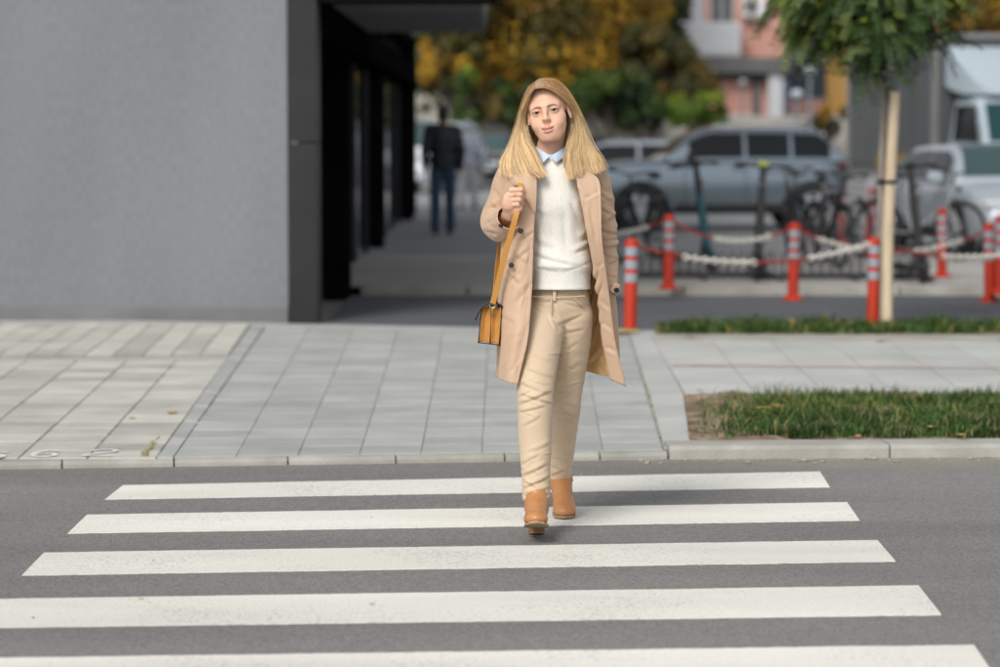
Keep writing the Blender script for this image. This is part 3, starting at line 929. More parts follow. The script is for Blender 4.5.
def far_tree(label, px, py_list, Y, pal, nleaf, leafsz, cat='tree', name='tree', group=None, seed=1, trunk=True, gap=0.0):
    """py_list: lobes (px, py, rx, ry) in pixels at distance Y; pal: list of colours by lobe clump"""
    gr = np.random.default_rng(seed)
    base = at(px, 130, Y); base[2] = 0.0
    t = empty(name, base, label, cat, group)
    s = Y / FPX
    pos = []; nr = []
    for (lx, ly, rx, ry) in py_list:
        c = at(lx, ly, Y); n = int(nleaf * rx * ry / sum(q[2] * q[3] for q in py_list))
        # sub-clumps give the crown light and dark masses and gaps
        ncl = max(8, int(rx * ry / 45))
        u = gr.normal(size=(ncl, 3)); u /= np.linalg.norm(u, axis=1, keepdims=True)
        rr = gr.uniform(0.45, 1.0, (ncl, 1)) ** 0.6
        cc = c + u * rr * np.array([rx, (rx + ry) / 2, ry]) * s
        cr_ = gr.uniform(0.20, 0.42, ncl) * (rx + ry) / 2 * s
        k = gr.integers(0, ncl, n)
        v = gr.normal(size=(n, 3)); v /= np.linalg.norm(v, axis=1, keepdims=True)
        pos.append(cc[k] + v * (cr_[k] * gr.uniform(0.3, 1.0, n) ** 0.5)[:, None]); nr.append(v * 0.6 + np.array([0, 0, 0.5]))
        pal_k = np.array(pal)[gr.integers(0, len(pal), ncl)]
        c_k = pal_k[k] * gr.uniform(0.85, 1.5, (n, 1))
        pos[-1] = (pos[-1], nr[-1], c_k)
    P = np.concatenate([q[0] for q in pos]); Nn = np.concatenate([q[1] for q in pos]); Cc = np.concatenate([q[2] for q in pos])
    ok = P[:, 2] > 0.15
    V, F, C = leaf_cloud(P[ok], Nn[ok], leafsz, Cc[ok], gr)
    cro = mesh_obj('crown', V, F, M_leafs, t, False, off=base, col=C)
    cro['kind'] = 'stuff'
    if trunk:
        mb = MB()
        top = at(*py_list[0][:2], Y)
        pts = [base + np.array([0, 0, -0.05]), base + (top - base) * 0.3 + gr.normal(0, 0.08, 3), base + (top - base) * 0.65, top]
        mb.tube(pts, [0.2, 0.16, 0.12, 0.05], 10)
        for (lx, ly, rx, ry) in py_list:
            c = at(lx, ly, Y)
            for _ in range(3):
                e = c + gr.normal(0, 0.4, 3) * np.array([rx, rx, ry]) * s
                st = base + (top - base) * gr.uniform(0.3, 0.7)
                mb.tube([st, (st + e) / 2 + gr.normal(0, 0.15, 3) + np.array([0, 0, 0.2]), e], [0.08, 0.055, 0.02], 6)
        mb.build('trunk', M_barkd, t, True, off=base)
    return t
AUT = [(0.40, 0.235, 0.02), (0.30, 0.165, 0.018), (0.15, 0.09, 0.014), (0.085, 0.062, 0.014), (0.42, 0.25, 0.026), (0.065, 0.062, 0.014), (0.04, 0.04, 0.012)]
OLV = [(0.075, 0.062, 0.016), (0.05, 0.048, 0.014), (0.10, 0.075, 0.018), (0.035, 0.04, 0.014)]
GRN = [(0.042, 0.075, 0.016), (0.028, 0.052, 0.015), (0.06, 0.09, 0.016), (0.018, 0.034, 0.012)]
LIM = [(0.12, 0.18, 0.02), (0.08, 0.13, 0.018), (0.16, 0.20, 0.025)]
G = 'autumn trees beyond the boundary wall'
far_tree('large autumn tree with rusty golden leaves behind the walking woman, widest of the crowns', 556, [(560, 30, 95, 62), (520, 62, 60, 40), (618, 20, 48, 50), (575, -40, 90, 50)], 92, AUT, 48000, 0.10, group=G, seed=2)
far_tree('brown and orange autumn tree beside the dark arcade columns', 452, [(455, 58, 36, 36), (470, 5, 40, 35), (440, -40, 50, 50)], 90, AUT, 16000, 0.10, group=G, seed=3)
far_tree('olive brown tree touching the white balcony of the pink block', 668, [(668, 78, 42, 34), (650, 55, 36, 30)], 90, OLV, 9000, 0.12, group=G, seed=4)
far_tree('golden autumn tree above the grey truck box', 975, [(968, 14, 44, 34), (1010, -20, 60, 55), (930, -30, 50, 40)], 76, [(0.34, 0.19, 0.02), (0.24, 0.14, 0.016), (0.14, 0.09, 0.015)], 12000, 0.12, group=G, seed=5)
G2 = 'green bushes along the boundary wall'
far_tree('green bush right above the shoulder of the walking woman', 610, [(610, 98, 38, 26)], 83.2, GRN, 6000, 0.10, 'bush', 'bush', G2, 6)
far_tree('dark green bush standing between two lighter bushes', 648, [(650, 104, 34, 24)], 83.0, GRN[:2] + GRN[3:], 5000, 0.10, 'bush', 'bush', G2, 7)
far_tree('bright green bush in front of the pink undercroft', 700, [(697, 110, 34, 19), (716, 114, 22, 16)], 82.5, LIM, 5500, 0.10, 'bush', 'bush', G2, 8)
far_tree('narrow green shrub behind the man in the dark jacket', 468, [(468, 96, 22, 30)], 83.0, LIM[:2] + GRN[:1], 3500, 0.10, 'bush', 'bush', G2, 9)
far_tree('dark olive mass of shrubs low behind the head of the walking woman', 545, [(535, 108, 45, 20), (500, 100, 30, 22)], 83.4, OLV + GRN, 6000, 0.10, 'bush', 'bush', G2, 10)
far_tree('reddish brown shrub below the ochre bay', 828, [(828, 120, 24, 18)], 82.5, OLV + AUT[1:3], 2500, 0.10, 'bush', 'bush', G2, 12)
far_tree('tall dark evergreen behind the autumn trees', 520, [(520, 20, 90, 60), (600, 60, 80, 55), (450, 50, 50, 60), (640, -10, 50, 60), (540, -70, 120, 60)], 99, GRN[:2] + OLV[:2], 16000, 0.22, group=G, seed=13)

# ------------------------------------------------------------------ the young street tree
TY = 21.25
tb = gnd(881.5, 326.5, 0.03)
tree = empty('street_tree', tb, 'young street tree with feathery green crown and thin trunk tied to a wooden stake', 'tree')
gr = np.random.default_rng(31)
pth = [tb + np.array([0, 0, -0.05]), at(882, 260, tb[1]), at(881, 180, tb[1] + 0.01), at(883.5, 110, tb[1] + 0.02), at(880, 60, tb[1]), at(876, 0, tb[1]), at(872, -60, tb[1])]
pth = cr(pth, 30)
mb = MB(); mb.tube(pth, list(np.linspace(0.033, 0.014, 30)), 10); mb.build('trunk', M_bark, tree, True, off=tb)
cc = at(868, -15, tb[1])
limbs = MB(); tips = []
for i in range(22):
    st = pth[int(gr.integers(19, 29))]
    u = gr.normal(size=3); u /= np.linalg.norm(u); u[2] = u[2] * 0.6 + 0.15
    e = cc + u * np.array([0.62, 0.6, 0.72]) * gr.uniform(0.6, 1.0)
    m_ = (st + e) / 2 + np.array([0, 0, 0.10]) + gr.normal(0, 0.03, 3)
    q = cr([st, m_, e], 8); limbs.tube(q, list(np.linspace(0.012, 0.004, 8)), 6); tips.append(q)
limbs.build('limb', M_bark, tree, True, off=tb)
Vs = []; Fs = []; Cs = []; b = 0
NF = 1850
for i in range(NF):
    u = gr.normal(size=3); u /= np.linalg.norm(u)
    rad = gr.uniform(0.25, 1.0) ** 0.55
    wob = 1 + 0.16 * math.sin(u[0] * 5 + 1) * math.cos(u[2] * 6 + u[1] * 4)
    rx = 0.70
    c = cc + u * rad * wob * np.array([rx, 0.62, 0.72]) + np.array([0, 0, 0.07])
    out = np.array([u[0], u[1], 0.0]); 
    d0 = out * 0.75 + np.array([0, 0, 0.25]) + gr.normal(0, 0.35, 3); d0 /= np.linalg.norm(d0)
    L_ = gr.uniform(0.20, 0.36)
    npair = int(gr.integers(8, 13))
    # drooping rachis
    t = np.linspace(0, 1, npair + 1)
    rach = c + d0 * (t[:, None] * L_ * 0.75) + np.array([0, 0, -1.0]) * (t[:, None] ** 1.7 * L_ * gr.uniform(0.35, 0.85))
    yel = gr.uniform() < (0.36 if (c[0] - cc[0]) < -0.12 and c[2] < cc[2] else 0.10)
    base = np.array((0.115, 0.15, 0.02)) if yel else np.array((0.026, 0.052, 0.013)) if gr.uniform() < .66 else np.array((0.085, 0.118, 0.036))
    base = base * gr.uniform(0.8, 1.65)
    side0 = np.cross(d0, np.array([0, 0, 1.0])) + gr.normal(0, 0.25, 3); side0 /= np.linalg.norm(side0)
    for j in range(1, npair + 1):
        tg = rach[j] - rach[j - 1]; tg /= np.linalg.norm(tg)
        sd = side0 - tg * side0.dot(tg); sd /= np.linalg.norm(sd)
        nn = np.cross(sd, tg)
        ll = 0.060 * (1 - 0.45 * abs(j / npair - 0.45)) * gr.uniform(0.85, 1.15); ww = 0.0105
        for sgn in (-1, 1):
            ax_ = sd * sgn * 0.86 + tg * 0.42 + nn * (-0.22) + gr.normal(0, 0.10, 3); ax_ /= np.linalg.norm(ax_)
            wd = np.cross(ax_, nn); wd /= np.linalg.norm(wd)
            r0 = rach[j]
            Vs += [r0, r0 + ax_ * ll * 0.45 + wd * ww, r0 + ax_ * ll, r0 + ax_ * ll * 0.45 - wd * ww]
            Fs.append((b, b + 1, b + 2, b + 3)); b += 4
            k = base * gr.uniform(0.85, 1.2); Cs += [k] * 4
    # rachis itself, a thin ribbon
    for j in range(npair):
        w_ = side0 * 0.0016
        Vs += [rach[j] - w_, rach[j] + w_, rach[j + 1] + w_, rach[j + 1] - w_]
        Fs.append((b, b + 1, b + 2, b + 3)); b += 4; Cs += [base * 1.2] * 4
cro = mesh_obj('crown', np.array(Vs), np.array(Fs), M_leafs, tree, False, off=tb, col=np.array(Cs)); cro['kind'] = 'stuff'
# wooden stake and its tie
M_wood = mat('pale_round_wood', (0.50, 0.40, 0.27), (0.66, 0.55, 0.40), 9, 0.8, 0.5, 30, stretch=(1, 1, 0.12), fine=0.12, fscale=30)
sb = gnd(886.5, 327.5, 0.03)
stk = empty('tree_stake', sb, 'pale round wooden stake supporting the young street tree', 'stake')
mb = MB(); q = cr([sb + np.array([0, 0, -0.05]), at(889, 210, sb[1]), at(895, 92, sb[1] + 0.02)], 12)
mb.tube(q, [0.045, 0.044, 0.0435, 0.043, 0.0425, 0.042, 0.042, 0.0415, 0.041, 0.041, 0.040, 0.039], 14)
mb.build('pole', M_wood, stk, True, off=sb)
M_tie = mat('black_strap', (0.012, 0.012, 0.013), None, rough=0.7)
mb = MB()
pc = at(890.6, 182, sb[1])
mb.torus(pc, (0, 0.05, 1), 0.046, 0.013, 24, 8)
p2 = at(881.4, 182, tb[1]); mb.torus(p2, (0, 0, 1), 0.032, 0.011, 20, 8)
mb.box((pc + p2) / 2 + np.array([0, -0.03, 0]), (0.10, 0.014, 0.036)); mb.box((pc + p2) / 2 + np.array([0, 0.03, 0.003]), (0.10, 0.014, 0.034))
mb.build('tie', M_tie, stk, True, off=sb)
# ================================================================== posts, chains, lamps, racks, scooters, bicycles
M_red = mat('signal_red_plastic', (0.47, 0.028, 0.006), (0.41, 0.025, 0.006), 5, 0.45)
M_refl = mat('silver_reflective_band', (0.26, 0.30, 0.345), (0.30, 0.345, 0.39), 40, 0.35)
M_white_pl = mat('white_plastic', (0.66, 0.65, 0.60), (0.56, 0.55, 0.50), 10, 0.5)
M_steel = mat('dark_painted_steel', (0.015, 0.017, 0.020), (0.024, 0.026, 0.03), 6, 0.45)
M_blk = mat('black_rubber', (0.012, 0.012, 0.013), None, rough=0.75)
M_chrome = mat('dull_metal', (0.10, 0.10, 0.105), None, rough=0.45, metal=0.6)
M_redlink = mat('dull_red_plastic', (0.30, 0.028, 0.02), (0.24, 0.025, 0.018), 8, 0.55)
post = {}; made = {}
def make_post(name, label):
    o = empty(name, (0, 0, 0), label, 'bollard', 'red bollards with silver bands')
    mb = MB(); mb.tube([(0, 0, 0.015), (0, 0, 0.66), (0, 0, 0.69), (0, 0, 0.70)], [0.050, 0.050, 0.044, 0.03], 20); mb.build('tube', M_red, o, True)
    mb = MB(); mb.tube([(0, 0, 0.0), (0, 0, 0.012), (0, 0, 0.03), (0, 0, 0.05)], [0.098, 0.098, 0.075, 0.052], 24); mb.build('foot', M_red, o, True)
    for z in (0.40, 0.50, 0.60):
        mb = MB(); mb.tube([(0, 0, z - 0.032), (0, 0, z + 0.032)], 0.0525, 20); mb.build('reflective_band', M_refl, o, True)
    mb = MB(); mb.torus((0, 0, 0.665), (1, 0, 0), 0.02, 0.006, 12, 6); mb.torus((0.05, 0, 0.66), (0, 1, 0), 0.016, 0.005, 12, 6); mb.torus((-0.05, 0, 0.66), (0, 1, 0), 0.016, 0.005, 12, 6)
    mb.build('eyelet', M_red, o, True)
    return o
pl = [('A', 630, 330.0, 0.04, 0.98, 'red bollard with silver bands on the paving edge beside the beige coat'),
      ('C', 873, 326.5, 0.03, 0.98, 'red bollard with silver bands standing in the grass strip right beside the wooden stake'),
      ('D', 793, 300.0, 0.0, 1.0, 'red bollard with a round foot on the back road left of the street tree'),
      ('B', 668.5, 289.0, 0.075, 0.98, 'red bollard in front of the teal scooter, left of the middle bollard'),
      ('F', 990, 301.5, 0.0, 1.0, 'red bollard with a round foot at the right edge, nearer of the close pair'),
      ('K', 999.5, 294.0, 0.075, 1.0, 'red bollard at the far right edge, partly hidden behind another bollard'),
      ('G', 942, 277.0, 0.075, 0.97, 'red bollard in front of the silver car, beyond the bike rack'),
      ('H', 841.5, 243.0, 0.06, 1.0, 'small distant red bollard behind the parked bicycle, left of another distant one'),
      ('I', 869.5, 241.0, 0.06, 1.0, 'small distant red bollard seen just left of the street tree trunk')]
proto = None
for k, x, y, z, sc, lb in pl:
    if proto is None:
        proto = make_post('bollard', lb); o = proto
    else:
        o = copy_tree(proto); o['label'] = lb
    o.location = gnd(x, y, z); o.scale = (sc, sc, sc) if k in 'A' else (sc, sc, sc)
    o.rotation_euler = (R(random.uniform(-1.2, 1.2)), R(random.uniform(-1.2, 1.2)), random.uniform(0, 6))
    made[k] = o
    post[k] = np.array(o.location) + np.array([0, 0, 0.655 * sc])
def chain(a, b, sag, seg, label, start_red=True, link_l=0.052, lens=None):
    """plastic chain hung between a and b; colours change every seg metres"""
    a = np.array(a); b = np.array(b)
    c = empty('barrier_chain', (a + b) / 2 * np.array([1, 1, 0]), label, 'chain', 'red and white plastic chains between the bollards')
    t = np.linspace(0, 1, 400); P = a + (b - a) * t[:, None]; P[:, 2] -= sag * 4 * t * (1 - t)
    Ls = np.r_[0, np.cumsum(np.linalg.norm(np.diff(P, axis=0), axis=1))]
    n = int(Ls[-1] / (link_l * 0.74)); 
    runs = []
    for i in range(n):
        s_ = (i + 0.5) * Ls[-1] / n
        p = np.array([np.interp(s_, Ls, P[:, k]) for k in range(3)]); q = np.array([np.interp(min(s_ + 0.01, Ls[-1]), Ls, P[:, k]) for k in range(3)])
        tg = Vector(q - p).normalized() if np.linalg.norm(q - p) > 1e-6 else Vector((b - a)).normalized()
        side = Vector((0, 0, 1)) if i % 2 else tg.cross(Vector((0, 0, 1))).normalized()
        side = (side - tg * side.dot(tg)).normalized()
        kk = int(np.searchsorted(np.array(lens), s_ / Ls[-1])) % 2 if lens is not None else 1
        V = []; F = []
        nn = tg.cross(side); M_ = 12; r = 0.0082
        for u in range(M_):
            an = 2 * math.pi * u / M_
            ctr = Vector(p) + tg * (math.cos(an) * link_l / 2) + side * (math.sin(an) * (0.019 if kk else 0.013))
            rr = r if kk else r * 0.72
            dr = (tg * math.cos(an) + side * math.sin(an)).normalized()
            for w in range(5):
                q2 = 2 * math.pi * w / 5
                V.append(ctr + dr * (rr * math.cos(q2)) + nn * (rr * math.sin(q2)))
        for u in range(M_):
            for w in range(5):
                F.append((u * 5 + w, ((u + 1) % M_) * 5 + w, ((u + 1) % M_) * 5 + (w + 1) % 5, u * 5 + (w + 1) % 5))
        if lens is not None:
            k = int(np.searchsorted(np.array(lens), s_ / Ls[-1])) % 2
        else:
            k = int(s_ / seg) % 2
        if not start_red: k = 1 - k
        if not runs or runs[-1][0] != k: runs.append((k, MB()))
        runs[-1][1].add(V, F)
    for k, q in runs:
        q.build('white_links' if k else 'red_links', M_white_pl if k else M_redlink, c, True, off=c.location[:])
    return c
chain(post['A'], post['C'], 0.145, 0.5, 'red and white plastic chain sagging between the coat side bollard and the staked tree bollard', True, lens=[0.22, 0.50, 0.735])
chain(post['B'], post['D'], 0.16, 0.5, 'red and white plastic chain sagging in front of the black electric scooter', True, lens=[0.39, 0.80])
chain(post['D'], post['F'], 0.22, 0.6, 'red and white plastic chain passing behind the street tree trunk', True, lens=[0.13, 0.36, 0.60, 0.86])
chain(post['C'], gnd(1075, 318, 0.03) + np.array([0, 0, 0.66]), 0.14, 0.5, 'red and white plastic chain running from the staked tree bollard out past the right edge', True, lens=[0.33])
hb = at(545, 222, 26.4)
chain(hb, post['B'], 0.13, 0.5, 'red and white plastic chain coming out from behind the beige coat', True, lens=[0.4, 0.84])
o = copy_tree(proto); o.location = (hb[0], hb[1], 0.075); o['label'] = 'red bollard hidden behind the walking woman'
for k in 'AC':
    for ch in kids(made[k]):
        if ch.name.startswith('foot'): bpy.data.objects.remove(ch)

# low hoop rack of dark steel
def bike_rack(x0, x1, ybase, label, n):
    a = gnd(x0, ybase, 0.075); b = gnd(x1, ybase, 0.075)
    c = empty('bike_rack', (a + b) / 2, label, 'bike rack', 'low dark bike racks')
    o = c.location[:]
    z0 = 0.075
    up = np.array([0, 0, 1.0])
    back = np.array([0, 0.38, 0.0])
    mb = MB(); mb.cyl(a + up * 0.045, b + up * 0.045, 0.022, 10); mb.build('rail', M_steel, c, True, off=o)
    mb = MB(); mb.cyl(a + back + up * 0.045, b + back + up * 0.045, 0.022, 10); mb.build('rail', M_steel, c, True, off=o)
    for p in (a, (a + b) / 2, b):
        MB().box(p + up * 0.02 + back / 2, (0.06, 0.52, 0.045), bev=0.004).build('foot', M_steel, c, off=o)
    for i in range(n):
        p = a + (b - a) * (i + 0.5) / n; w = np.linalg.norm(b - a) / n * 0.36
        pts = [p + up * 0.05 + np.array([-w, 0, 0]), p + up * 0.18 + np.array([-w, .06, 0]), p + up * 0.245 + np.array([-w * 0.55, .1, 0]), p + up * 0.265 + np.array([0, .11, 0]), p + up * 0.245 + np.array([w * 0.55, .1, 0]), p + up * 0.18 + np.array([w, .06, 0]), p + up * 0.05 + np.array([w, 0, 0])]
        MB().tube(cr(pts, 14), 0.0075, 6).build('hoop', M_steel, c, True, off=o)
    return c
bike_rack(632, 776, 280, 'low dark steel bike rack below the electric scooters, left of the middle bollard', 15)
bike_rack(782, 930, 281, 'low dark steel bike rack behind the staked tree', 15)

# ------------------------------------------------------------------ electric kick scooters
M_teal = mat('teal_paint', (0.008, 0.075, 0.098), (0.010, 0.09, 0.115), 5, 0.4)
M_char = mat('charcoal_paint', (0.012, 0.013, 0.015), (0.02, 0.02, 0.022), 5, 0.45)
M_lime = mat('lime_plastic', (0.35, 0.42, 0.03), None, rough=0.5)
def kick_scooter(loc, rz, m, label, lean=4, acc=M_lime):
    c = empty('kick_scooter', (0, 0, 0), label, 'scooter', 'electric kick scooters parked at the rack')
    # local: front towards -Y
    MB().torus((0, -0.50, 0.11), (1, 0, 0), 0.082, 0.028, 22, 8).build('front_tyre', M_blk, c, True)
    MB().torus((0, 0.47, 0.11), (1, 0, 0), 0.082, 0.028, 22, 8).build('rear_tyre', M_blk, c, True)
    for y in (-0.50, 0.47):
        mb = MB(); mb.cyl((-0.028, y, 0.11), (0.028, y, 0.11), 0.075, 18); mb.build('wheel_hub', M_char, c, True)
    MB().box((0, 0.02, 0.135), (0.17, 0.72, 0.055), bev=0.02).build('deck', M_char, c, True)
    MB().box((0, 0.04, 0.166), (0.145, 0.55, 0.006)).build('grip_mat', M_blk, c)
    mb = MB(); mb.tube([(0, -0.33, 0.14), (0, -0.40, 0.24), (0, -0.445, 0.34)], [0.04, 0.045, 0.045], 12); mb.build('neck', M_char, c, True)
    mb = MB(); mb.tube([(0, -0.455, 0.26), (0, -0.43, 0.42), (0, -0.375, 0.80)], [0.043, 0.046, 0.040], 14); mb.build('stem', m, c, True)
    mb = MB(); mb.tube([(0, -0.375, 0.80), (0, -0.335, 1.10)], [0.036, 0.03], 14); mb.build('upper_stem', M_char, c, True)
    for sx in (-1, 1):
        mb = MB(); mb.tube([(sx * 0.045, -0.50, 0.11), (sx * 0.042, -0.475, 0.24), (0, -0.455, 0.28)], 0.016, 8); mb.build('fork', M_char, c, True)
        mb = MB(); mb.tube([(0, -0.335, 1.10), (sx * 0.12, -0.325, 1.115), (sx * 0.27, -0.29, 1.105)], 0.015, 8); mb.build('handlebar', M_char, c, True)
        mb = MB(); mb.tube([(sx * 0.16, -0.32, 1.114), (sx * 0.275, -0.288, 1.104)], 0.021, 10); mb.build('grip', M_blk, c, True)
        mb = MB(); mb.tube([(sx * 0.15, -0.335, 1.105), (sx * 0.24, -0.36, 1.08)], 0.006, 6); mb.build('brake_lever', M_chrome, c, True)
    MB().box((0, -0.345, 1.13), (0.09, 0.05, 0.05), bev=0.012).build('display', acc, c, True)
    mb = MB(); mb.cyl((0, -0.39, 0.93), (0, -0.43, 0.93), 0.028, 14); mb.build('headlight', M_chrome, c, True)
    for y, s in ((-0.5, 1), (0.47, 1)):
        P = [(0, y + 0.125 * math.cos(a), 0.11 + 0.125 * math.sin(a)) for a in np.linspace(R(20), R(160), 9)]
        mb = MB(); mb.tube(P, 0.036, 6, flat=0.2); mb.build('mudguard', m, c, True)
    mb = MB(); mb.cyl((-0.06, 0.1, 0.12), (-0.16, 0.13, 0.0), 0.008, 6); mb.build('kickstand', M_chrome, c, True)
    c.location = loc; c.rotation_euler = (0, R(lean), rz)
    return c
kick_scooter(gnd(688, 271, 0.075), R(24), M_teal, 'teal electric scooter parked left of the black one, behind the bike rack', -5, M_char)
kick_scooter(gnd(757, 279, 0.075), R(-6), M_char, 'black electric scooter with a lime display parked at the bike rack', 3)
kick_scooter(gnd(903, 281, 0.075), R(14), M_char, 'dark electric scooter partly hidden behind the wooden stake', -4, M_char)

# ------------------------------------------------------------------ bicycles
M_wfr = mat('pale_frame_paint', (0.30, 0.31, 0.33), None, rough=0.5)
M_ofr = mat('orange_frame_paint', (0.50, 0.075, 0.03), None, rough=0.35)
def bicycle(loc, rz, m, label, lean=5, basket=False):
    c = empty('bicycle', (0, 0, 0), label, 'bicycle', 'bicycles parked at the racks')
    rw = 0.335
    for y, nm in ((-0.52, 'front_wheel'), (0.52, 'rear_wheel')):
        w = MB(); w.torus((0, y, rw), (1, 0, 0), rw - 0.02, 0.021, 32, 8); w_o = w.build(nm, M_blk, c, True)
        mb = MB(); mb.torus((0, y, rw), (1, 0, 0), rw - 0.045, 0.009, 32, 6); mb.build('rim', M_chrome, w_o, True)
        mb = MB(); mb.cyl((-0.045, y, rw), (0.045, y, rw), 0.022, 10)
        for k in range(18):
            a = 2 * math.pi * k / 18; sx = 0.03 if k % 2 else -0.03
            mb.cyl((sx, y, rw), (0, y + (rw - 0.05) * math.cos(a), rw + (rw - 0.05) * math.sin(a)), 0.0022, 4)
        mb.build('spokes', M_chrome, w_o, True)
    bb = (0, 0.08, 0.29); seat = (0, 0.24, 0.80); head0 = (0, -0.36, 0.66); head1 = (0, -0.40, 0.86)
    mb = MB()
    for a, b, r in ((bb, seat, 0.017), (bb, head0, 0.019), ((0, 0.215, 0.72), (0, -0.385, 0.80), 0.017), (head0, head1, 0.021)):
        mb.cyl(a, b, r, 10)
    for sx in (-0.05, 0.05):
        mb.cyl(bb, (sx, 0.52, rw), 0.010, 8); mb.cyl((sx * 0.4, 0.22, 0.74), (sx, 0.52, rw), 0.009, 8)
    mb.build('frame', m, c, True)
    for sx in (-1, 1):
        mb = MB(); mb.tube([(0, -0.355, 0.65), (sx * 0.05, -0.37, 0.60), (sx * 0.055, -0.52, rw)], 0.012, 8); mb.build('fork', m, c, True)
        mb = MB(); mb.tube([(0, -0.415, 0.96), (sx * 0.16, -0.43, 1.0), (sx * 0.29, -0.33, 1.0)], 0.012, 8); mb.build('handlebar', M_chrome, c, True)
        mb = MB(); mb.tube([(sx * 0.2, -0.40, 1.0), (sx * 0.3, -0.325, 1.0)], 0.018, 8); mb.build('grip', M_blk, c, True)
        mb = MB(); mb.cyl((sx * 0.07, 0.08, 0.29), (sx * 0.09, 0.08 + sx * 0.15, 0.29 - sx * 0.05), 0.009, 6); mb.box((sx * 0.13, 0.08 + sx * 0.15, 0.29 - sx * 0.05), (0.09, 0.07, 0.02)); mb.build('pedal', M_blk, c)
        mb = MB(); mb.tube([(0, -0.52 * sx + 0.36 * math.cos(a), rw + 0.36 * math.sin(a)) for a in np.linspace(R(30), R(150), 9)], 0.028, 6, flat=0.25); mb.build('mudguard', m, c, True)
    mb = MB(); mb.cyl((0, -0.40, 0.86), (0, -0.415, 0.97), 0.013, 8); mb.build('stem', M_chrome, c, True)
    mb = MB(); mb.cyl(seat, (0, 0.265, 0.90), 0.012, 8); mb.build('seat_post', M_chrome, c, True)
    mb = MB(); mb.tube([(0, 0.12, 0.93), (0, 0.2, 0.935), (0, 0.32, 0.94), (0, 0.40, 0.935)], [0.02, 0.035, 0.075, 0.05], 12, flat=0.4); mb.build('saddle', M_blk, c, True)
    mb = MB(); mb.cyl((0.035, 0.08, 0.29), (0.047, 0.08, 0.29), 0.085, 18); mb.build('chainring', M_steel, c, True)
    mb = MB(); mb.cyl((0, -0.46, 0.80), (0, -0.50, 0.80), 0.03, 12); mb.build('headlight', M_chrome, c, True)
    if basket:
        mb = MB()
        for z in (0.78, 0.86, 0.94, 1.0):
            mb.tube([(-0.15, -0.47, z), (0.15, -0.47, z), (0.15, -0.70, z), (-0.15, -0.70, z), (-0.15, -0.47, z)], 0.006, 5)
        for k in range(9):
            x = -0.15 + k * 0.0375
            mb.cyl((x, -0.70, 0.78), (x, -0.70, 1.0), 0.004, 5); mb.cyl((x, -0.47, 0.78), (x, -0.70, 0.78), 0.004, 5)
        mb.build('basket', M_steel, c, True)
    c.location = loc; c.rotation_euler = (0, R(lean), rz)
    return c
bicycle(gnd(828, 268, 0.075) + np.array([0, 0.3, 0]), R(10), M_char, 'dark bicycle seen from the front between the middle bollard and the stake', 4, True)
bicycle(gnd(851, 262, 0.075) + np.array([0, 0.5, 0]), R(-30), M_wfr, 'pale framed bicycle leaning at the rack just left of the staked tree', -7)
bicycle(gnd(925, 262, 0.075) + np.array([0, 0.6, 0]), R(52), M_wfr, 'pale framed bicycle parked right of the staked tree', 6)
bicycle(gnd(806, 258, 0.075) + np.array([0, 0.9, 0]), R(-14), M_char, 'dark framed bicycle behind the one with the front basket', -5)
bicycle(gnd(640, 262, 0.075) + np.array([0, 0.3, 0]), R(-25), M_char, 'dark bicycle beside the sleeve of the beige coat in front of the car wheel', 4)

# ------------------------------------------------------------------ street lamps with glass globes
M_globe = mat('white_lamp_globe', (0.42, 0.46, 0.52), None, rough=0.35)
M_pole = mat('grey_lamp_pole', (0.16, 0.18, 0.20), (0.2, 0.22, 0.24), 3, 0.5)
def globe_lamp(px, py, Y, label):
    top = at(px, py, Y); b = np.array([top[0], Y, 0.05])
    c = empty('street_lamp', b, label, 'street lamp', 'globe street lamps in the car park')
    h = top[2] - 0.05
    mb = MB(); mb.tube([(0, 0, 0), (0, 0, 0.4), (0, 0, h - 0.16)], [0.06, 0.05, 0.035], 10); mb.build('pole', M_pole, c, True)
    MB().ball((0, 0, h), 0.12, 16, 10, 0, (1.15, 1.15, 0.85)).build('globe', M_globe, c, True)
    mb = MB(); mb.tube([(0, 0, h - 0.17), (0, 0, h - 0.10)], [0.05, 0.10], 12); mb.build('collar', M_pole, c, True)
    return c
globe_lamp(797, 94, 58, 'globe street lamp left of its taller neighbour, above the roof of the large car')
globe_lamp(810, 70, 61, 'taller globe street lamp just under the crown of the young tree')
globe_lamp(743, 82, 96, 'small pale globe street lamp in front of the pink undercroft')
# ================================================================== vehicles
def paint(name, c, flake=0.3, rough=0.38):
    m = mat(name, c, None, rough=rough, metal=flake, coat=0.35)
    return m
M_suvp = paint('blue_grey_car_paint', (0.215, 0.265, 0.31), 0.6, 0.22)
M_silver = paint('silver_car_paint', (0.40, 0.45, 0.50), 0.2)
M_whitep = paint('white_car_paint', (0.66, 0.70, 0.74), 0.1)
M_darkp = paint('dark_car_paint', (0.015, 0.017, 0.02), 0.2)
M_cglass = mat('car_glass', (0.008, 0.011, 0.013), None, rough=0.05, spec=0.22)
M_wscreen = mat('windscreen_glass', (0.05, 0.085, 0.09), None, rough=0.08, spec=0.25)
M_trim = mat('black_car_trim', (0.014, 0.015, 0.016), None, rough=0.5)
M_alloy = mat('alloy_rim', (0.42, 0.44, 0.46), None, rough=0.3, metal=0.7)
M_lampc = mat('headlamp_glass', (0.62, 0.66, 0.70), None, rough=0.1, spec=0.8)
M_lampr = mat('tail_lamp_red', (0.09, 0.006, 0.006), None, rough=0.25)
M_plate = mat('number_plate', (0.75, 0.75, 0.72), None, rough=0.5)
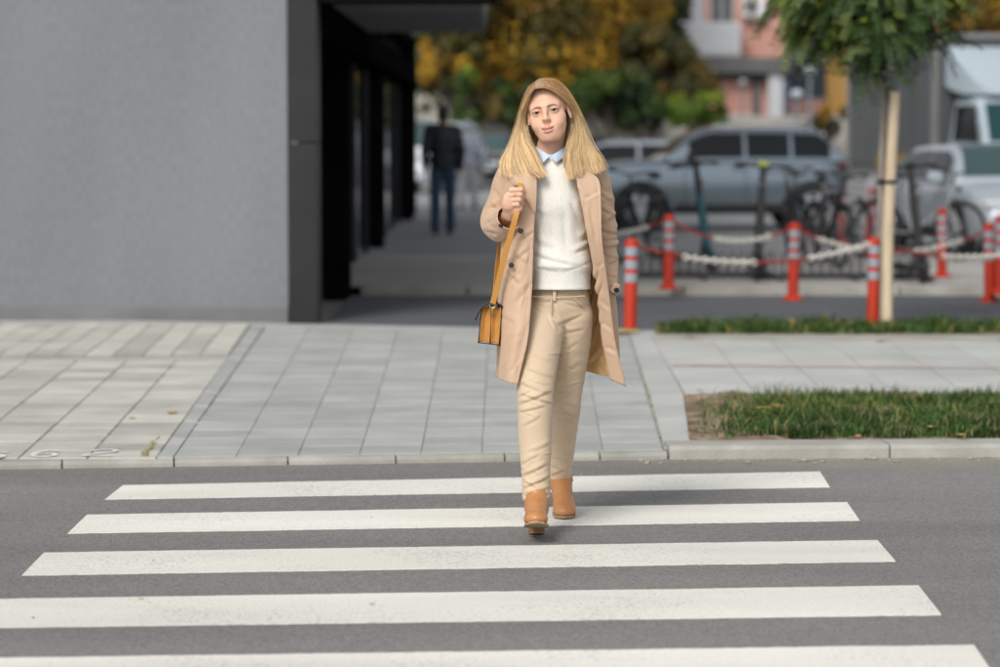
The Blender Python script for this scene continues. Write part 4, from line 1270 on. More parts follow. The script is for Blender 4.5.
def car(loc, rz, label, m, Lc, W, H, wb, rw, belt, hood, cabin, name='parked_car', group='parked cars', rails=False, cladding=False, low=False):
    """forward is -X; cabin = (cowl x, screen top x, roof end x, tail x) as fractions of the length from the front"""
    c = empty(name, (0, 0, 0), label, 'car', group)
    x0 = -Lc / 2; hw = W / 2
    fx = lambda f: x0 + f * Lc
    # ---- lower body: stations from bumper to tail
    st = np.linspace(0, 1, 41)
    topc = []
    for f in st:
        if f < cabin[0]:
            t = f / cabin[0]
            topc.append(hood - 0.30 * (1 - t) ** 3.2 * (hood / 0.95) + (belt - hood) * t ** 1.6)
        elif f < cabin[3] - 0.02:
            topc.append(belt + 0.03 * (f - cabin[0]))
        else:
            topc.append(belt + 0.03 - (0.10 if low else 0.05) * ((f - cabin[3] + 0.02) / (1.02 - cabin[3])) ** 2)
    zb = 0.20 if low else 0.27
    V = []
    for f, zt in zip(st, topc):
        e = min(f, 1 - f)
        tape = 1 - 0.20 * max(0, 1 - e / 0.10) ** 2.2
        ro = 0.10 * max(0, 1 - e / 0.05) ** 2
        w = hw * tape
        z0 = zb + ro * 0.6
        sec = [(0, z0), (w * 0.82, z0), (w * 0.965, z0 + 0.07), (w * 0.99, z0 + 0.22), (w, (z0 + zt) / 2), (w * 0.985, zt - 0.14), (w * 0.955, zt - 0.05), (w * 0.90, zt - 0.012), (w * 0.6, zt + 0.012), (0, zt + 0.02)]
        full = sec + [(-y, z) for y, z in sec[-2:0:-1]]
        V += [(fx(f), y, z) for y, z in full]
    n = len(full)
    F = [tuple(int(q) for q in r) for r in grid_faces(len(st), n, True)]
    F += [tuple(range(n)), tuple(reversed(range((len(st) - 1) * n, len(st) * n)))]
    body = mesh_obj('body', V, F, m, c, True)
    bm = bmesh.new(); bm.from_mesh(body.data); bmesh.ops.recalc_face_normals(bm, faces=bm.faces[:])
    for e in bm.edges:
        if len(e.link_faces) == 2 and e.calc_face_angle(0) > R(50): e.smooth = False
    bm.to_mesh(body.data); bm.free()
    # ---- cabin
    def cab_sec(f):
        """roof height and half width along the cabin"""
        a, b, d, e = cabin
        if f <= b: t = (f - a) / (b - a); z = belt + (H - belt) * math.sin(t * math.pi / 2) ** 0.92 * (0.985)
        elif f <= d: t = (f - b) / (d - b); z = H - 0.03 * (2 * t - 1) ** 2 * 0.6 - 0.02 * t
        else: t = (f - d) / (e - d); z = belt + (H - 0.04 - belt) * (1 - t) ** 0.85
        return z
    cs = sorted(set(list(np.linspace(cabin[0], cabin[1], 8)) + list(np.linspace(cabin[1], cabin[2], 10)) + list(np.linspace(cabin[2], cabin[3], 6))))
    V = []
    for f in cs:
        z = max(cab_sec(f), belt + 0.002); k = (z - belt) / (H - belt)
        wb_ = hw * 0.93; wr = hw * (0.93 - 0.20 * k)
        sec = [(0, belt - 0.03), (wb_, belt - 0.03), (wb_, belt), (wb_ + (wr - wb_) * 0.5 + 0.012 * k, belt + (z - belt) * 0.5), (wr + 0.01 * k, belt + (z - belt) * 0.86), (wr * 0.90, belt + (z - belt) * 0.975), (wr * 0.5, z + 0.008 * k), (0, z + 0.014 * k)]
        V += [(fx(f), y, zz) for y, zz in sec + [(-y, zz) for y, zz in sec[-2:0:-1]]]
    n2 = 14
    F = [tuple(int(q) for q in r) for r in grid_faces(len(cs), n2, True)]
    F += [tuple(range(n2)), tuple(reversed(range((len(cs) - 1) * n2, len(cs) * n2)))]
    cab = mesh_obj('cabin', V, F, m, c, True)
    bm = bmesh.new(); bm.from_mesh(cab.data); bmesh.ops.recalc_face_normals(bm, faces=bm.faces[:]); bm.to_mesh(cab.data); bm.free()
    # side glass: panels 6 mm proud of the cabin side
    def side_y(f, q):
        z = cab_sec(f); k = (z - belt) / (H - belt)
        wb_ = hw * 0.93; wr = hw * (0.93 - 0.20 * k)
        zz = belt + (z - belt) * q
        yy = np.interp(q, [0, 0.5, 0.86, 1], [wb_, wb_ + (wr - wb_) * 0.5 + 0.012 * k, wr + 0.01 * k, wr * 0.9])
        return yy, zz
    a, b, d, e = cabin
    f0 = a + (b - a) * 0.42; f3 = d + (e - d) * 0.45
    cut = [f0, f0 + (f3 - f0) * 0.40, f0 + (f3 - f0) * 0.72, f3]
    for sgn in (-1, 1):
        for i in range(3):
            fa, fb = cut[i] + 0.006, cut[i + 1] - 0.006
            V = []; fs_ = np.linspace(fa, fb, 7)
            for f in fs_:
                for q in (0.08, 0.35, 0.6, 0.84):
                    yy, zz = side_y(f, q)
                    V.append((fx(f), sgn * (yy + 0.007), zz))
            mesh_obj('side_window', V, grid_faces(7, 4), M_cglass, c, True)
        # door handles, mirror
        for f in (cut[1] - 0.03, cut[2] - 0.02):
            mb = MB(); mb.box((fx(f), sgn * (hw + 0.002), belt - 0.12), (0.20, 0.03, 0.025), bev=0.008); mb.build('door_handle', m, c, True)
        mb = MB(); mb.box((fx(f0 + 0.01), sgn * (hw * 0.93 + 0.13), belt + 0.07), (0.10, 0.19, 0.14), bev=0.035); mb.build('mirror', M_trim if cladding else m, c, True)
        mb = MB(); mb.box((fx((cut[0] + cut[2]) / 2), sgn * (hw * 0.995), zb + 0.10), (Lc * 0.46, 0.03, 0.12), bev=0.012); mb.build('sill_trim', M_trim, c, True)
        for f in (cut[0] - 0.01, cut[1], cut[2] + 0.015):
            mb = MB(); mb.box((fx(f), sgn * hw * 0.992, (zb + belt) / 2 + 0.06), (0.010, 0.016, (belt - zb) * 0.72)); mb.build('door_gap', M_trim, c)
        # lamps
        mb = MB(); mb.box((fx(0.035), sgn * hw * 0.70, hood - 0.20), (0.20, 0.34, 0.10), Matrix.Rotation(sgn * 0.32, 4, 'Z'), bev=0.03); mb.build('headlight', M_lampc, c, True)
        mb = MB(); mb.box((fx(0.982), sgn * hw * 0.78, belt - 0.10), (0.14, 0.26, 0.13), bev=0.03); mb.build('tail_light', M_lampr, c, True)
        if rails:
            mb = MB(); mb.tube([(fx(b + 0.02), sgn * hw * 0.68, H - 0.01), (fx(b + 0.05), sgn * hw * 0.68, H + 0.035), (fx(d - 0.05), sgn * hw * 0.68, H + 0.025), (fx(d - 0.01), sgn * hw * 0.68, H - 0.03)], 0.014, 8); mb.build('roof_rail', M_alloy, c, True)
    # windscreen and rear window
    def screen(nm, fa, fb, mt):
        V = []
        for f in np.linspace(fa, fb, 8):
            z = cab_sec(f); k = (z - belt) / (H - belt); wr = hw * (0.93 - 0.20 * k) * 0.90 - 0.02
            for q in np.linspace(-1, 1, 9):
                V.append((fx(f), q * wr, z + 0.014 * k + 0.006 - 0.02 * k * q * q))
        o = mesh_obj(nm, V, grid_faces(8, 9), mt, c, True)
    screen('windscreen', a + (b - a) * 0.10, b - (b - a) * 0.06, M_wscreen)
    screen('rear_window', d + (e - d) * 0.12, e - (e - d) * 0.22, M_cglass)
    mb = MB(); mb.box((fx(0.012), 0, hood - 0.22), (0.06, W * 0.52, 0.11), bev=0.02); mb.build('grille', M_trim, c, True)
    mb = MB(); mb.box((fx(0.02), 0, zb + 0.10), (0.14, W * 0.80, 0.16), bev=0.03); mb.build('bumper', M_trim, c, True)
    mb = MB(); mb.box((fx(0.0) - 0.012, 0, zb + 0.20), (0.02, 0.50, 0.11)); mb.build('number_plate', M_plate, c)
    # wheels
    fa = -wb / 2 - (0.0); cx_ = x0 + (1.05 if rails else 0.84 * (Lc / 4.4)) + wb / 2
    for k, xw in enumerate((cx_ - wb / 2, cx_ + wb / 2)):
        for sgn in (-1, 1):
            yo = sgn * (hw - 0.10)
            mb = MB(); P = [(xw + (rw + 0.075) * math.cos(t), zb_, ) for t, zb_ in ()]
            # arch: dark ring and well
            arch = [(xw + (rw + 0.07) * math.cos(t), sgn * (hw * 0.90), max(zb - 0.02, rw + (rw + 0.07) * math.sin(t))) for t in np.linspace(R(-25), R(205), 22)]
            mb.prism(arch, (0, sgn * (hw * 0.10 + 0.008), 0)); mb.build('wheel_arch', M_trim, c)
            w = empty('wheel', (0, 0, 0)); 
            bpy.data.objects.remove(w)
            mb = MB(); mb.torus((xw, sgn * (hw - 0.085), rw), (0, 1, 0), rw - 0.075, 0.10 if not low else 0.085, 30, 10)
            ty = mb.build('wheel', M_blk, c, True)
            mb = MB(); mb.tube([(xw, sgn * (hw - 0.02), rw), (xw, sgn * (hw + 0.012), rw)], [rw * 0.64, rw * 0.60], 28); mb.build('rim_well', M_trim, ty, True)
            mb = MB(); mb.torus((xw, sgn * (hw + 0.014), rw), (0, 1, 0), rw * 0.64, 0.016, 30, 6)
            for s_ in range(7):
                an = 2 * math.pi * s_ / 7 + 0.3
                mb.box((xw + math.cos(an) * rw * 0.34, sgn * (hw + 0.018), rw + math.sin(an) * rw * 0.34), (rw * 0.60, 0.016, 0.075), Matrix.Rotation(-an, 4, 'Y'), bev=0.006)
            mb.cyl((xw, sgn * (hw + 0.005), rw), (xw, sgn * (hw + 0.032), rw), 0.06, 14)
            mb.build('rim', M_alloy, ty, True)
    c.location = loc; c.rotation_euler = (0, 0, rz)
    return c
suv_l = gnd(722, 240, 0.055)
car((suv_l[0], 41.0, 0.03), R(4), 'blue grey sport utility car with roof rails parked side on behind the scooters', M_suvp, 4.10, 1.84, 1.545, 2.55, 0.35, 1.06, 1.04, (0.34, 0.54, 0.90, 0.998),
    rails=True, cladding=True)
p = at(992, 200, 31.2)
car((p[0] + 0.42, 33.6, 0.02), R(99), 'light silver car at the right edge facing the street, its mirror and windscreen visible', M_silver, 4.2, 1.76, 1.34, 2.55, 0.31, 0.88, 0.86, (0.24, 0.43, 0.76, 0.96), low=True)
p = at(628, 160, 53)
car((p[0], 53, 0.0), R(0), 'silver saloon car seen past the shoulder of the walking woman, behind the large car', M_silver, 4.4, 1.74, 1.33, 2.6, 0.31, 0.88, 0.86, (0.24, 0.42, 0.78, 0.98), low=True)
p = at(492, 160, 72)
car((p[0], 72, 0.0), R(75), 'dark car parked far behind the man in the dark jacket', M_darkp, 4.3, 1.76, 1.42, 2.6, 0.32, 0.90, 0.88, (0.24, 0.42, 0.80, 0.98), low=True)
p = at(421, 165, 66)
car((p[0] + 0.1, 66, 0.0), R(70), 'pale teal windowed van like car beside the last arcade column', M_whitep, 4.2, 1.78, 1.72, 2.6, 0.32, 1.0, 0.98, (0.18, 0.34, 0.93, 0.99))
p = at(560, 160, 74)
car((p[0], 74, 0.0), R(10), 'dark saloon hidden behind the shoulders of the walking woman', M_darkp, 4.3, 1.74, 1.38, 2.6, 0.32, 0.88, 0.86, (0.24, 0.42, 0.78, 0.98), low=True)

# ------------------------------------------------------------------ the grey box truck, nose towards the street
M_box = mat('truck_box_panel', (0.085, 0.093, 0.100), (0.105, 0.113, 0.120), 0.6, 0.5)
M_boxf = mat('truck_box_frame', (0.20, 0.20, 0.20), (0.24, 0.24, 0.24), 2, 0.5)
M_cab = paint('pale_blue_cab_paint', (0.42, 0.50, 0.56), 0.05)
M_sun = mat('yellow_side_panel', (0.30, 0.20, 0.02), (0.26, 0.17, 0.02), 3, 0.6)
tk = empty('box_truck', (0, 0, 0), 'grey box truck with pale blue cab and roof fairing parked behind the street tree', 'truck')
BW, BL, BH0, BH1 = 2.3, 3.4, 0.75, 2.98
# local: nose towards -Y, x across; box from y=0 back to BL
MB().box((0, BL / 2, (BH0 + BH1) / 2), (BW, BL, BH1 - BH0), bev=0.02).build('cargo_box', M_box, tk)
mb = MB()
for x in (-BW / 2, BW / 2):
    for y in (0.0, BL):
        mb.box((x, y, (BH0 + BH1) / 2), (0.09, 0.09, BH1 - BH0 + 0.02))
    mb.box((x, BL / 2, BH1), (0.08, BL, 0.08)); mb.box((x, BL / 2, BH0), (0.08, BL, 0.08))
for y in (0.0, BL):
    mb.box((0, y, BH1), (BW, 0.08, 0.085)); mb.box((0, y, BH0), (BW, 0.08, 0.085))
mb.build('box_frame', M_boxf, tk)
for i in range(4):
    MB().box((-BW / 2 - 0.008, 0.46 + i * 0.83, 1.9), (0.012, 0.80, 1.98)).build('side_board', M_box, tk)
MB().box((-BW / 2 - 0.02, 1.2, 0.95), (0.02, 2.0, 0.26)).build('side_stripe', M_sun, tk)
MB().box((0, BL / 2, 0.56), (0.9, BL, 0.22)).build('chassis', M_trim, tk)
MB().box((-BW / 2 + 0.12, 1.1, 0.55), (0.06, 1.6, 0.32)).build('side_guard', M_trim, tk)
# cab
def cab_loft(name, secs, m):
    """secs: list of (y, half width bottom, half width top, z bottom, z top)"""
    V = []
    for y, w0, w1, z0, z1 in secs:
        V += [(-w0, y, z0), (-w0 * 1.0, y, z0 + (z1 - z0) * 0.55), (-w1, y, z1 - 0.06), (-w1 + 0.07, y, z1), (w1 - 0.07, y, z1), (w1, y, z1 - 0.06), (w0, y, z0 + (z1 - z0) * 0.55), (w0, y, z0)]
    F = [tuple(int(q) for q in r) for r in grid_faces(len(secs), 8, True)]
    F += [tuple(range(8)), tuple(reversed(range((len(secs) - 1) * 8, len(secs) * 8)))]
    mb = MB(); mb.add(V, F); return mb.build(name, m, tk, True)
cab_loft('cab', [(-1.70, 0.88, 0.86, 0.45, 1.08), (-1.62, 0.93, 0.90, 0.40, 1.16), (-1.30, 0.95, 0.90, 0.40, 1.30), (-0.98, 0.95, 0.86, 0.40, 1.92), (-0.78, 0.95, 0.84, 0.40, 2.02), (-0.15, 0.95, 0.84, 0.40, 2.02)], M_cab)
# wedge-shaped roof fairing
V = []
for (y, z0, z1, w) in [(-1.02, 2.03, 2.06, 0.62), (-0.85, 2.035, 2.24, 0.84), (-0.55, 2.04, 2.52, 0.93), (-0.25, 2.10, 2.70, 0.97), (-0.06, 2.18, 2.80, 1.0)]:
    V += [(-w, y, z0), (-w, y, z1 - 0.10 * (z1 - z0)), (-w + 0.10, y, z1), (w - 0.10, y, z1), (w, y, z1 - 0.10 * (z1 - z0)), (w, y, z0)]
F = [tuple(int(q) for q in r) for r in grid_faces(5, 6, True)] + [tuple(range(6)), tuple(reversed(range(24, 30)))]
mb = MB(); mb.add(V, F); mb.build('roof_fairing', M_cab, tk, True)
mb = MB(); mb.add([(-0.82, -1.315, 1.30), (0.82, -1.315, 1.30), (0.76, -1.0, 1.90), (-0.76, -1.0, 1.90)], [(0, 1, 2, 3)]); 
mb.add([(-0.82, -1.29, 1.29), (0.82, -1.29, 1.29), (0.76, -0.975, 1.89), (-0.76, -0.975, 1.89)], [(3, 2, 1, 0)])
mb.build('windscreen', mat('truck_windscreen', (0.02, 0.06, 0.068), None, rough=0.12, spec=0.2), tk)
for sgn in (-1, 1):
    mb = MB(); mb.prism([(sgn * 0.958, -1.20, 1.30), (sgn * 0.958, -0.30, 1.30), (sgn * 0.895, -0.30, 1.86), (sgn * 0.895, -0.92, 1.86)], (sgn * 0.012, 0, 0)); mb.build('door_window', M_cglass, tk)
    mb = MB(); mb.box((sgn * 1.14, -1.22, 1.52), (0.20, 0.10, 0.36), bev=0.03); mb.cyl((sgn * 0.92, -1.10, 1.30), (sgn * 1.14, -1.2, 1.36), 0.016, 8); mb.cyl((sgn * 0.90, -1.0, 1.8), (sgn * 1.14, -1.2, 1.68), 0.014, 8); mb.build('mirror', M_trim, tk, True)
    mb = MB(); mb.box((sgn * 0.70, -1.70, 0.86), (0.36, 0.08, 0.20), bev=0.03); mb.build('headlight', M_lampc, tk, True)
    for y in (-0.85, 2.5):
        mb = MB(); mb.torus((sgn * 0.82, y, 0.37), (1, 0, 0), 0.27, 0.105, 26, 10); ty = mb.build('wheel', M_blk, tk, True)
        mb = MB(); mb.cyl((sgn * 0.84, y, 0.37), (sgn * 0.91, y, 0.37), 0.2, 20); mb.build('rim', M_alloy, ty, True)
MB().box((0, -1.70, 0.52), (1.86, 0.14, 0.26), bev=0.04).build('bumper', M_trim, tk, True)
MB().box((0, -1.71, 0.90), (0.95, 0.05, 0.18), bev=0.02).build('grille', M_trim, tk, True)
ft = at(934, 150, 44.0)
TR = R(16)
# left front corner of the box (local x=-BW/2, y=0) goes to ft
co = Matrix.Rotation(TR, 3, 'Z') @ Vector((-BW / 2, 0, 0))
tk.location = (ft[0] - co.x, 44.0 - co.y, 0.055)
tk.rotation_euler = (0, 0, TR)
# ================================================================== the walking woman
O = gnd(550, 528); O = np.array([O[0], 10.5, 0.0])
def W(px, py, dy=0.0):
    """point of the photograph at depth 10.5 + dy, relative to the spot she walks over"""
    return at(px, py, 10.5 + dy) - O
M_skin = mat('skin', (1, 1, 1), None, rough=0.48, tint=True, sss=0.35, spec=0.4, bump=0.06, bscale=500, bdist=0.001)
M_eyew = mat('eye_white', (0.40, 0.355, 0.33), None, rough=0.4, spec=0.15)
M_iris = mat('iris', (0.025, 0.017, 0.011), None, rough=0.6, spec=0.05)
M_pupil = mat('pupil', (0.003, 0.003, 0.003), None, rough=0.5, spec=0.05)
M_hair = mat('blond_hair', (1, 1, 1), None, rough=0.38, tint=True, spec=0.45, sheen=0.1)
M_coat = mat('beige_coat_cloth', (0.53, 0.362, 0.245), (0.57, 0.392, 0.27), 9, 0.62, 0.25, 420, sheen=0.15, fine=0.05, fscale=900, bdist=0.001)
M_lining = mat('coat_lining', (0.62, 0.39, 0.18), (0.68, 0.44, 0.21), 7, 0.42, 0.2, 60, bdist=0.003)
M_knit = mat('white_knit', (0.74, 0.715, 0.655), (0.80, 0.775, 0.72), 20, 0.9, 0.7, 260, sheen=0.35, stretch=(1, 1, 0.45), bdist=0.004)
M_shirt = mat('pale_blue_shirt', (0.50, 0.60, 0.76), (0.55, 0.65, 0.80), 30, 0.8)
M_trou = mat('khaki_cotton', (0.575, 0.445, 0.31), (0.615, 0.48, 0.34), 12, 0.8, 0.25, 300, sheen=0.15, fine=0.05, fscale=700, bdist=0.001)
M_boot = mat('tan_leather', (0.45, 0.195, 0.072), (0.51, 0.23, 0.088), 14, 0.38, 0.2, 120, bdist=0.002)
M_sole = mat('sole', (0.36, 0.25, 0.15), (0.30, 0.20, 0.12), 20, 0.75)
M_heel = mat('heel_stack', (0.22, 0.11, 0.05), (0.16, 0.08, 0.035), 30, 0.6, stretch=(0.2, 0.2, 4))
M_button = mat('dark_horn_button', (0.012, 0.010, 0.010), (0.03, 0.025, 0.02), 60, 0.25)
M_zip = mat('zip_metal', (0.10, 0.09, 0.08), None, rough=0.35, metal=0.8)
M_gold = mat('gold_metal', (0.75, 0.55, 0.25), None, rough=0.25, metal=1.0)

her = empty('person', O, 'woman walking over the crossing in an open beige coat, white sweater and khaki trousers', 'person')

# ---------------------------------------------------------------- head frame
HS = 1.04
hc = W(548.6, 111.8, -0.015)
tilt, yaw, pitch = R(-10.5), R(-9.5), R(-3)
Rm = (Matrix.Rotation(tilt, 3, 'Y') @ Matrix.Rotation(yaw, 3, 'Z') @ Matrix.Rotation(pitch, 3, 'X'))
Rn = np.array(Rm)
def Hd(x, y, z):
    """head coordinates (x to the viewer's right, y back, z up, eyes at z = 0) -> body coordinates"""
    return Rn @ (np.array([x, y, z]) * HS) + hc
xs = axis(-0.34, 0.34, 0.012, [(float(hc[0]) - 0.085, float(hc[0]) + 0.085, 0.0016), (float(W(502, 200)[0]), float(W(527, 200)[0]), 0.0022)])
ys = axis(-0.45, 0.75, 0.012, [(float(hc[1]) - 0.125, float(hc[1]) - 0.02, 0.0016), (-0.26, -0.12, 0.0024)])
zs = axis(-0.01, 1.80, 0.012, [(float(hc[2]) - 0.125, float(hc[2]) + 0.05, 0.0016), (float(W(510, 219)[2]), float(W(510, 184)[2]), 0.0024)])
B = SDF(xs, ys, zs)
# trunk and limbs under the clothes
J = dict(rsh=W(514, 175, 0.02), rel=W(496, 224, 0.05), rwr=W(510.5, 214, -0.165), lsh=W(593, 175, 0.02), lel=W(604, 236, 0.06), lwr=W(607, 283, 0.005),
         rhip=W(546, 308, 0.0), rkn=W(535, 402, -0.14), ran=W(536, 505, -0.15), lhip=W(570, 308, 0.02), lkn=W(566, 402, 0.12), lan=W(560, 496, 0.46))
B.ell(W(553, 205, 0.0), (0.135, 0.085, 0.17), 0.03)
B.ell(W(556, 250, 0.01), (0.115, 0.08, 0.14), 0.04)
B.ell(W(558, 300, 0.02), (0.105, 0.085, 0.11), 0.04)
B.cap(W(520, 172, 0.02), W(588, 172, 0.02), 0.045, None, 0.04)
nk0 = Hd(0, 0.020, -0.07); nk1 = W(549, 163, 0.03)
B.cap(nk0, nk1, 0.050, 0.056, 0.03)
B.cap(W(549, 166, 0.03), W(552, 185, 0.02), 0.06, 0.09, 0.05)
B.cap(J['rsh'], J['rel'], 0.042, 0.034, 0.02); B.cap(J['rel'], J['rwr'], 0.034, 0.0245, 0.015)
B.cap(J['lsh'], J['lel'], 0.042, 0.034, 0.02); B.cap(J['lel'], J['lwr'], 0.034, 0.025, 0.015)
rl = [W(544.5, 316, -0.005), W(539.5, 345, -0.075), W(535.5, 385, -0.145), W(535, 404, -0.16), W(535.3, 440, -0.168), W(535.7, 470, -0.178), W(536.6, 499, -0.190)]
ll = [W(571.5, 316, 0.02), W(571, 345, 0.05), W(566.5, 390, 0.10), W(565.5, 408, 0.125), W(563.0, 440, 0.27), W(560.8, 465, 0.360), W(559.8, 485, 0.425)]
def foot_tr(origin, toe_dir, pitch_deg, roll=0.0):
    d = Vector(toe_dir).normalized(); up = Vector((0, 0, 1)); lat = d.cross(up).normalized()
    M = Matrix((lat, d, up)).transposed() @ Matrix.Rotation(R(pitch_deg), 3, 'X') @ Matrix.Rotation(R(roll), 3, 'Y')
    Mn = np.array(M)
    return lambda P: (np.asarray(P, dtype=float) * np.array([1.06, 1.0, 1.0])) @ Mn.T + origin
ft_ = gnd(537.5, 539.2, 0.0) - O; fb = gnd(560, 513.0, 0.0) - O; tl_ = gnd(565.5, 520.3, 0.0) - O
FOOT = {'r': (ft_ + np.array([-0.002, 0.074, 0.002]), (-0.035, -1, 0), 17), 'l': (np.array([fb[0] - 0.004, tl_[1] + 0.240, 0.030]), (0.10, -1, 0), -6.5)}
for q, nm in ((rl, 'r'), (ll, 'l')):
    rad_ = [0.068, 0.060, 0.050, 0.046, 0.042, 0.034, 0.030]
    for i in range(6): B.cap(q[i], q[i + 1], rad_[i], rad_[i + 1], 0.02)
    tf = foot_tr(*FOOT[nm]); a, b_, c_ = tf([(0, 0.038, 0.160), (0, 0.045, 0.105), (0, 0.165, 0.042)])
    B.cap(q[-1], a, 0.030, 0.028, 0.015); B.cap(a, b_, 0.028, 0.026, 0.015); B.cap(b_, c_, 0.026, 0.018, 0.015)
# left hand inside the pocket
lh = W(606, 296, 0.012)
B.ell(lh, (0.018, 0.026, 0.045), 0.012)
for i in range(4):
    a = lh + np.array([0.0, -0.018 + i * 0.014, -0.03]); B.cap(a, a + np.array([-0.006, -0.004, -0.05 + abs(i - 1.4) * 0.006]), 0.0085, 0.007, 0.004)
B.cap(lh + np.array([-0.01, -0.016, 0.01]), lh + np.array([-0.016, -0.026, -0.03]), 0.010, 0.008, 0.006)
# ---- head, in its own frame, scaled
B.frame(hc, Rn * 1.0)
def he(c, r, k=0.012, sub=False, rot=0.0):
    B.ell([q * HS for q in c], [q * HS for q in (r if not np.isscalar(r) else [r] * 3)], k, sub, rot)
def hp(a, b, ra, rb=None, k=0.01, sub=False):
    B.cap([q * HS for q in a], [q * HS for q in b], ra * HS, None if rb is None else rb * HS, k, sub)
he((0, 0.012, 0.036), (0.071, 0.090, 0.083), 0.01)
he((0, -0.030, 0.018), (0.0615, 0.055, 0.066), 0.02)
he((0, -0.036, -0.040), (0.0575, 0.050, 0.050), 0.02)
he((0, -0.043, -0.074), (0.035, 0.041, 0.033), 0.025)
he((0, -0.074, -0.097), (0.0170, 0.0135, 0.0120), 0.028)
for s in (-1, 1):
    he((s * 0.042, -0.050, -0.026), (0.022, 0.022, 0.020), 0.026)
    he((s * 0.0325, -0.046, -0.056), (0.021, 0.024, 0.024), 0.024)
    he((s * 0.035, -0.066, -0.047), (0.018, 0.017, 0.017), 0.016)
    hp((s * 0.043, 0.0, -0.050), (s * 0.024, -0.060, -0.093), 0.014, 0.013, 0.022)
    hp((s * 0.012, -0.0810, 0.0165), (s * 0.044, -0.066, 0.017), 0.0075, 0.007, 0.020)
he((0, -0.070, -0.070), (0.032, 0.023, 0.025), 0.016)
for s in (-1, 1):
    he((s * 0.0325, -0.0965, 0.0005), (0.0180, 0.0115, 0.0105), 0.014, True)
    he((s * 0.0325, -0.0715, -0.0005), (0.0165, 0.0158, 0.0142), 0.007)
# nose
hp((0, -0.0835, 0.004), (0, -0.1020, -0.0240), 0.0072, 0.0082, 0.012)
he((0, -0.1040, -0.0290), (0.0098, 0.0090, 0.0080), 0.008)
for s in (-1, 1):
    he((s * 0.0102, -0.0955, -0.0310), (0.0064, 0.0085, 0.0060), 0.007)
    he((s * 0.0062, -0.1015, -0.0372), (0.0030, 0.0045, 0.0026), 0.003, True)
hp((0, -0.0955, -0.039), (0, -0.0905, -0.052), 0.0045, 0.004, 0.012)
# eye openings
for s in (-1, 1):
    he((s * 0.0325, -0.090, -0.0012), (0.0140, 0.013, 0.0039), 0.0015, True, rot=s * 0.06)
# lips, a light smile
UL = [(-0.0272, -0.0828, -0.0578), (-0.012, -0.0935, -0.0627), (-0.004, -0.0965, -0.0610), (0, -0.0963, -0.0620), (0.004, -0.0965, -0.0610), (0.012, -0.0935, -0.0627), (0.0272, -0.0828, -0.0578)]
LL = [(-0.0258, -0.0832, -0.0590), (-0.012, -0.0930, -0.0723), (0, -0.0955, -0.0747), (0.012, -0.0930, -0.0723), (0.0258, -0.0832, -0.0590)]
rU = [0.0022, 0.0042, 0.0046, 0.0046, 0.0046, 0.0042, 0.0022]; rL = [0.0022, 0.0052, 0.0060, 0.0052, 0.0022]
for i in range(6): hp(UL[i], UL[i + 1], rU[i], rU[i + 1], 0.0028)
for i in range(4): hp(LL[i], LL[i + 1], rL[i], rL[i + 1], 0.0028)
SL = [(-0.0270, -0.0875, -0.0582), (-0.011, -0.0990, -0.0673), (0, -0.1015, -0.0682), (0.011, -0.0990, -0.0673), (0.0270, -0.0875, -0.0582)]
for i in range(4): hp(SL[i], SL[i + 1], 0.0021, None, 0.0012, True)
for s in (-1, 1):
    pass
# ears
for s in (-1, 1):
    he((s * 0.0745, 0.004, -0.010), (0.0075, 0.0165, 0.030), 0.006, rot=s * 0.14)
    he((s * 0.0805, 0.002, -0.006), (0.0045, 0.008, 0.016), 0.004, True)
B.reset()
# ---- right hand closed round the bag strap
strap_hand = W(519.5, 199, -0.205)
B.cap(J['rwr'], W(509.5, 205, -0.20), 0.0245, 0.026, 0.012, sx=1.1, sy=0.75)
B.ell(W(509.6, 200.5, -0.205), (0.027, 0.019, 0.034), 0.010)
fing = []
for i in range(4):
    mcp = W(511.4 - 1.5 * i, 190.2 + 5.0 * i, -0.214 + 0.004 * i)
    pip = W(521.2 - 1.1 * i + (0.6 if i in (1, 2) else 0), 189.6 + 5.0 * i, -0.237 + 0.004 * i)
    dip = W(524.0 - 1.2 * i, 193.0 + 4.7 * i, -0.214 + 0.004 * i)
    tip = W(519.6 - 0.9 * i, 195.2 + 4.3 * i, -0.200 + 0.003 * i)
    fing.append((mcp, pip, dip, tip))
    r0 = [0.0098, 0.0102, 0.0098, 0.0086][i]
    B.cap(mcp, pip, r0 * 1.05, r0 * 0.93, 0.0035)
    B.cap(pip, dip, r0 * 0.95, r0 * 0.84, 0.0025)
    B.cap(dip, tip, r0 * 0.84, r0 * 0.72, 0.002)
    B.ell(mcp + np.array([0, -0.003, 0]), r0 * 1.08, 0.005)
    B.ell(pip, r0 * 1.02, 0.003)
th = [W(513, 212, -0.190), W(519.5, 208.5, -0.212), W(521.5, 203.5, -0.222), W(520.5, 198.5, -0.226)]
B.chain([th[0], th[1]], [0.014, 0.0115], 0.008)
V, F = B.mesh()
V = relax(V, F, 1, 0.35)
